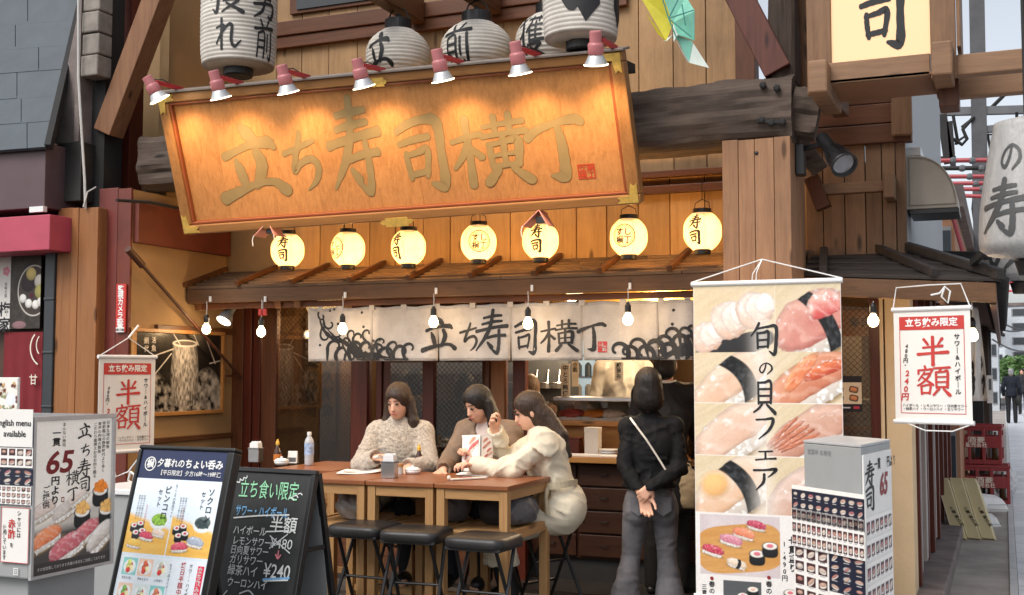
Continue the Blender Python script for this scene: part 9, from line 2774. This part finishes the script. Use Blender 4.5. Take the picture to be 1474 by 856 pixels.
# white foam boxes
for k,(px,py,dx,rz,lab) in enumerate(((1423,757,.10,.35,'lower white foam box lid leaning beside the cartons'),(1431,742,.10,.5,'upper white foam box lid resting on the lower one'),(1438,736,.06,.2,'white foam box behind the two foam lids'))):
    p = atg(px,py); o = thing('foam_box',lab,'box',(p.x,p.y,0),'white foam boxes by the cartons',rz=rz)
    mb = MB(); z = [.0,.10,.0][k]
    mb.hexa([(-.15,-.1,z),(.10,-.1,z),(.10,.1,z + .03),(-.15,.1,z + .03),(-.19,-.06,z + .12),(.07,-.06,z + .09),(.07,.1,z + .12),(-.19,.1,z + .15)]); mb.build('body',M['foam'] if 'foam' in M else M.setdefault('foam',plain('foam',(.78,.78,.77),.6,0,.05,40,.2)),o,local=True,bevel=.012)
    mb = MB(); mb.box(-.12,.13,-.106,-.1,z + .03,z + .035); mb.build('rim_line',M['grey_plastic'],o,local=True)
c = atg(1448,718); 
bundle((c.x,c.y,.22),(.14,.13,.22),'rubbish_bag','clear white rubbish bag slumped against the red crates',plain('bag_clear',(.55,.55,.56),.3,0,.3,18,.4),6)
# side curtain with the same wave print
sn = thing('side_curtain','narrow white shop curtain with black wave print gathered at the street corner','curtain',P(1408,450,8.6))
Yc = 8.6
V_,F_ = [],[]
a0_,a1_ = P(1404,440,Yc),P(1408,577,Yc)
nr,nc = 22,22
for j in range(nr + 1):
    t = j / nr
    xl_,xr_ = (1401 - 12 * t ** 1.5),(1407 + 15 * t ** .8)
    for i in range(nc + 1):
        u = i / nc
        p = P(xl_ + (xr_ - xl_) * u,440 + 137 * t,Yc + .05 * math.sin(u * 9 + t) * (.3 + t) + .25 * u)
        V_.append(p)
for j in range(nr):
    for i in range(nc): k = j * (nc + 1) + i; F_.append((k,k + nc + 1,k + nc + 2,k + 1))
mb = MB(); mb.add(V_,F_); ob = mb.build('cloth',M['noren'],sn,smooth=True); md = ob.modifiers.new('t','SOLIDIFY'); md.thickness = .003
def sfn(x,y):
    i = min(max(x,0),.999) * nc; j = min(max(1 - y,0),.999) * nr
    i0,j0 = int(i),int(j); fi,fj = i - i0,j - j0
    g = lambda a_,b_: Vector(V_[b_ * (nc + 1) + a_])
    return g(i0,j0) * (1 - fi) * (1 - fj) + g(i0 + 1,j0) * fi * (1 - fj) + g(i0,j0 + 1) * (1 - fi) * fj + g(i0 + 1,j0 + 1) * fi * fj + Vector((-.004,-.012,0))
mb = MB()
for pts in ([(.05,.03,.10),(.3,.10,.13),(.45,.2,.08),(.2,.22,.06),(.1,.12,.05)],[(.0,.30,.05),(.25,.38,.07),(.35,.30,.05),(.2,.26,.05)],[(.62,.05,.05),(.7,.3,.06),(.9,.4,.05),(.75,.5,.05),(.62,.6,.04),(.8,.72,.05)],[(.85,.1,.05),(.95,.25,.05),(.8,.2,.04)]):
    mb.flat(ribbon(pts,1.2,8,.2),sfn)
mb.build('wave_print',M['ink'],sn)
# dark posts and boards at the end of the restaurant side
for px0,px1,py,Y,z1,nme,lab,mt in ((1400,1416,600,16.3,1.72,'street_post','black board standing behind the crates below the side curtain','black_rough'),(1411,1424,560,17.5,3.0,'street_post','tall dark timber post at the end of the side eave','post_old'),(1394,1400,600,16.5,1.6,'street_post','thin dark metal post left of the black board behind the crates','grey_dark')):
    o = thing(nme,lab,'post',(XY(px0,Y,py),Y,0)); mb = MB(); mb.box(XY(px0,Y,py),XY(px1,Y,py),Y,Y + .12,0.05,z1); mb.build('post',M[mt],o,bevel=.008)
    mb = MB(); mb.box(XY(px0,Y,py) - .03,XY(px1,Y,py) + .03,Y - .03,Y + .15,0,.05); mb.build('foot',M['concrete'],o,bevel=.008)
# notices pinned on the tall post
o = thing('pinned_notice','pale notices pinned to the tall dark timber post','notice',P(1424,545,17.45))
a_,b_ = P(1421,580,17.45),P(1429,540,17.45); mb = MB(); mb.box(a_.x,b_.x,17.45,17.46,a_.z,b_.z); mb.build('sheet',M['paper'],o); mb = MB(); mb.box(a_.x + .03,b_.x - .02,17.44,17.449,b_.z - .2,b_.z - .05); mb.build('print',M['grey_dark'],o)

# ------------------------------------------------------------------ far buildings, signs and trees down the street
def block(px0,px1,py_top,Y,depth,mat,label,floors=5,wpx=3,nm='street_building',base=None):
    x0_,x1_ = XY(px0,Y,480),XY(px1,Y,480); zt_ = P((px0 + px1) / 2,py_top,Y).z
    o = thing(nm,label,'building',((x0_ + x1_) / 2,Y,0))
    mb = MB(); mb.box(x0_,x1_,Y,Y + depth,0,zt_); mb.build('wall',mat,o)
    n_ = max(1,int((x1_ - x0_) / 2.2)); fh = zt_ / floors
    for f in range(floors):
        for i in range(n_):
            w_ = (x1_ - x0_) / n_
            mb = MB(); mb.box(x0_ + w_ * (i + .2),x0_ + w_ * (i + .8),Y - .04,Y - .005,fh * (f + .3),fh * (f + .82)); wn2 = mb.build('window',M['win_frame'],o)
            mb = MB(); mb.box(x0_ + w_ * (i + .24),x0_ + w_ * (i + .76),Y - .055,Y - .041,fh * (f + .34),fh * (f + .78)); mb.build('pane',M['win_dark'],wn2)
    mb = MB(); mb.box(x0_ - .1,x1_ + .1,Y - .12,Y + depth,zt_ + .002,zt_ + .25); mb.build('roof',M['concrete'],o)
    return o
M['win_frame'] = plain('win_frame',(.25,.25,.26),.5); M['win_dark'] = plain('win_dark',(.05,.06,.07),.15)
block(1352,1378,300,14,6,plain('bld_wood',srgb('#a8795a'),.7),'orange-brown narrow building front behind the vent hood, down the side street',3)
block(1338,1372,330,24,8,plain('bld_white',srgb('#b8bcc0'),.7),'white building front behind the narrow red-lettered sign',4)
block(1424,1436,420,52,12,plain('bld_haze_near',srgb('#b4bac0'),.7),'grey building, lightened for haze, farther down the left side of the street',5)  # from here on bright street haze is put into the wall colours
block(1428,1446,395,78,20,plain('bld_haze_mid',srgb('#c6ced4'),.7),'tall building paled by painted haze, closing the left side of the street',8)
block(1446,1500,440,100,20,plain('bld_haze_far',srgb('#d0d6dc'),.7),'far building with the most painted haze, at the very end of the street',6)
# side shops left of the street beyond the restaurant
o = thing('street_building','row shop with dark front beyond the end of the restaurant side','building',(-2,26,0))
mb = MB(); mb.box(-4.5,XR - .25,20,34,0,4.2); mb.build('wall',plain('row_dark',srgb('#4a4644'),.7),o)
for k in range(4):
    mb = MB(); mb.box(XR - .26,XR - .21,20.6 + 3.3 * k,23 + 3.3 * k,.3,2.4); w2 = mb.build('shop_front',M['win_frame'],o)
    mb = MB(); mb.box(XR - .205,XR - .19,20.8 + 3.3 * k,22.8 + 3.3 * k,.5,2.2); mb.build('pane',M['win_dark'],w2)
SG = [(1434,1444,425,462,40,'#c9d2d8','生田屋','pale vertical shop sign with dark characters, nearest along the far street'),(1428,1437,452,476,48,'#d8dcdf','薬','small white hanging sign below the pale vertical sign'),(1449,1474,405,420,45,'#c23a48','酒場 横丁','red and white banner across the far street'),(1446,1462,372,392,40,'#b8404c','街','small red lantern sign over the far street'),(1440,1449,478,498,56,'#e0e2e4','本','lowest small white sign along the far street')]
for px0,px1,py0,py1,Y,c1,t_,lab in SG:
    a_,b_ = P(px0,py1,Y),P(px1,py0,Y)
    o = thing('shop_sign',lab,'sign',(a_ + b_) / 2)
    mb = MB(); mb.box(a_.x,b_.x,Y,Y + .15,a_.z,b_.z); mb.build('panel',plain('sg' + c1[1:] + str(px0),srgb(c1),.5),o)
    pl = Plane((a_.x,Y,a_.z),(1,0,0),(0,0,1)); W_,H_ = b_.x - a_.x,b_.z - a_.z
    mb = MB()
    if W_ > H_: pl.put(mb,at2(font(t_,H_ * .7,.02,'CENTER'),W_ / 2,H_ * .22),.01)
    else: pl.put(mb,at2(vfont(t_,min(W_ * .75,H_ / (len(t_) + .3)),.02,.95),W_ / 2,H_ * .96),.01)
    mb.build('lettering',M['white_ink'] if c1 in ('#c23a48','#b8404c') else M['ink'],o)
# wires over the far street
for k,(y0_,y1_,lab) in enumerate(((455,470,'upper slack wire across the far street'),(470,462,'middle wire across the far street'),(488,500,'lowest drooping wire across the far street'))):
    o = thing('street_wire',lab,'wire',P(1430,y0_,42)); mb = MB(); a_,b_ = P(1428,y0_,42),P(1500,y1_,44)
    mb.tube([a_.lerp(b_,t) - Vector((0,0,.25 * math.sin(t * PI))) for t in np.linspace(0,1,9)],.03,5); mb.build('wire',M['grey_dark'],o)
# street trees at the end
def tree(px,py_top,py_mid,Y,rad,label,seed):
    r_ = random.Random(seed); b_ = P(px,540,Y); zt_ = P(px,py_top,Y).z
    o = thing('street_tree',label,'tree',(b_.x,Y,0),'green trees at the far end of the street')
    mb = MB(); mb.tube([(b_.x,Y,0),(b_.x + .1,Y,zt_ * .5),(b_.x,Y,zt_ * .8)],[.18,.13,.06],8)
    for k in range(5): a = k * 1.3; mb.tube([(b_.x,Y,zt_ * .45),(b_.x + math.cos(a) * rad * .6,Y + math.sin(a) * rad * .6,zt_ * .8)],[.07,.03],6)
    mb.build('trunk',M['post_old'],o)
    V_,F_ = [],[]
    for k in range(1500):
        a,c,q = r_.uniform(0,2 * PI),r_.uniform(-1,1),r_.random() ** .4
        q *= .75 + .25 * math.sin(a * 3 + c * 5 + seed)
        s_ = math.sqrt(1 - c * c)
        p = Vector((b_.x + rad * q * s_ * math.cos(a),Y + rad * q * s_ * math.sin(a),zt_ - rad + rad * q * c))
        d1 = Vector((r_.gauss(0,1),r_.gauss(0,1),r_.gauss(0,1))).normalized() * .16; d2 = d1.orthogonal().normalized() * .09
        n0 = len(V_); V_ += [p - d1,p + d2,p + d1,p - d2]; F_.append((n0,n0 + 1,n0 + 2,n0 + 3))
    mb = MB(); mb.add(V_,F_); mb.build('crown',M['leaf'],o)
m,N,L,b,out = nodes_of('leaf'); geo = N.new('ShaderNodeNewGeometry'); r = ramp(N,[(0,(.035,.09,.02)),(1,(.12,.22,.06))]); L.new(geo.outputs['Random Per Island'],r.inputs[0]); L.new(r.outputs[0],b.inputs['Base Color']); b.inputs['Roughness'].default_value = .6
M['leaf'] = m
tree(1464,508,520,70,1.0,'green street tree right above the grey-haired pedestrian',1)
tree(1450,512,525,74,.9,'smaller green street tree left of the grey-haired pedestrian',2)
p = atg(1440,588); o = thing('parked_bicycle','bicycle parked at the left side of the pavement beyond the tall post','bicycle',(p.x,p.y,0))
for dy in (-.5,.5):
    mb = MB(); c = Vector((p.x,p.y + dy,.33)); mb.tube([c + Vector((0,.31 * math.cos(a),.31 * math.sin(a))) for a in np.linspace(0,2 * PI,25)],.02,6,False)
    for k in range(6): a = k * PI / 6; mb.tube([c + Vector((0,.3 * math.cos(a),.3 * math.sin(a))),c - Vector((0,.3 * math.cos(a),.3 * math.sin(a)))],.004,4)
    mb.build('wheel',M['black_rough'],o)
mb = MB(); q = lambda y,z: (p.x,p.y + y,z)
mb.tube([q(-.5,.33),q(-.3,.85),q(.15,.8),q(0,.3),q(-.3,.8)],.018,6); mb.tube([q(.15,.8),q(.5,.33),q(0,.3)],.018,6); mb.build('frame',M['grey_dark'],o)
mb = MB(); mb.tube([(p.x - .25,p.y - .25,.98),(p.x,p.y - .33,.95),(p.x + .25,p.y - .25,.98)],.014,6); mb.tube([q(-.3,.85),q(-.33,.95)],.014,6); mb.build('handlebar',M['steel'],o)
mb = MB(); mb.ball((p.x,p.y + .18,.86),.07,.13,.04); mb.build('saddle',M['black'],o)
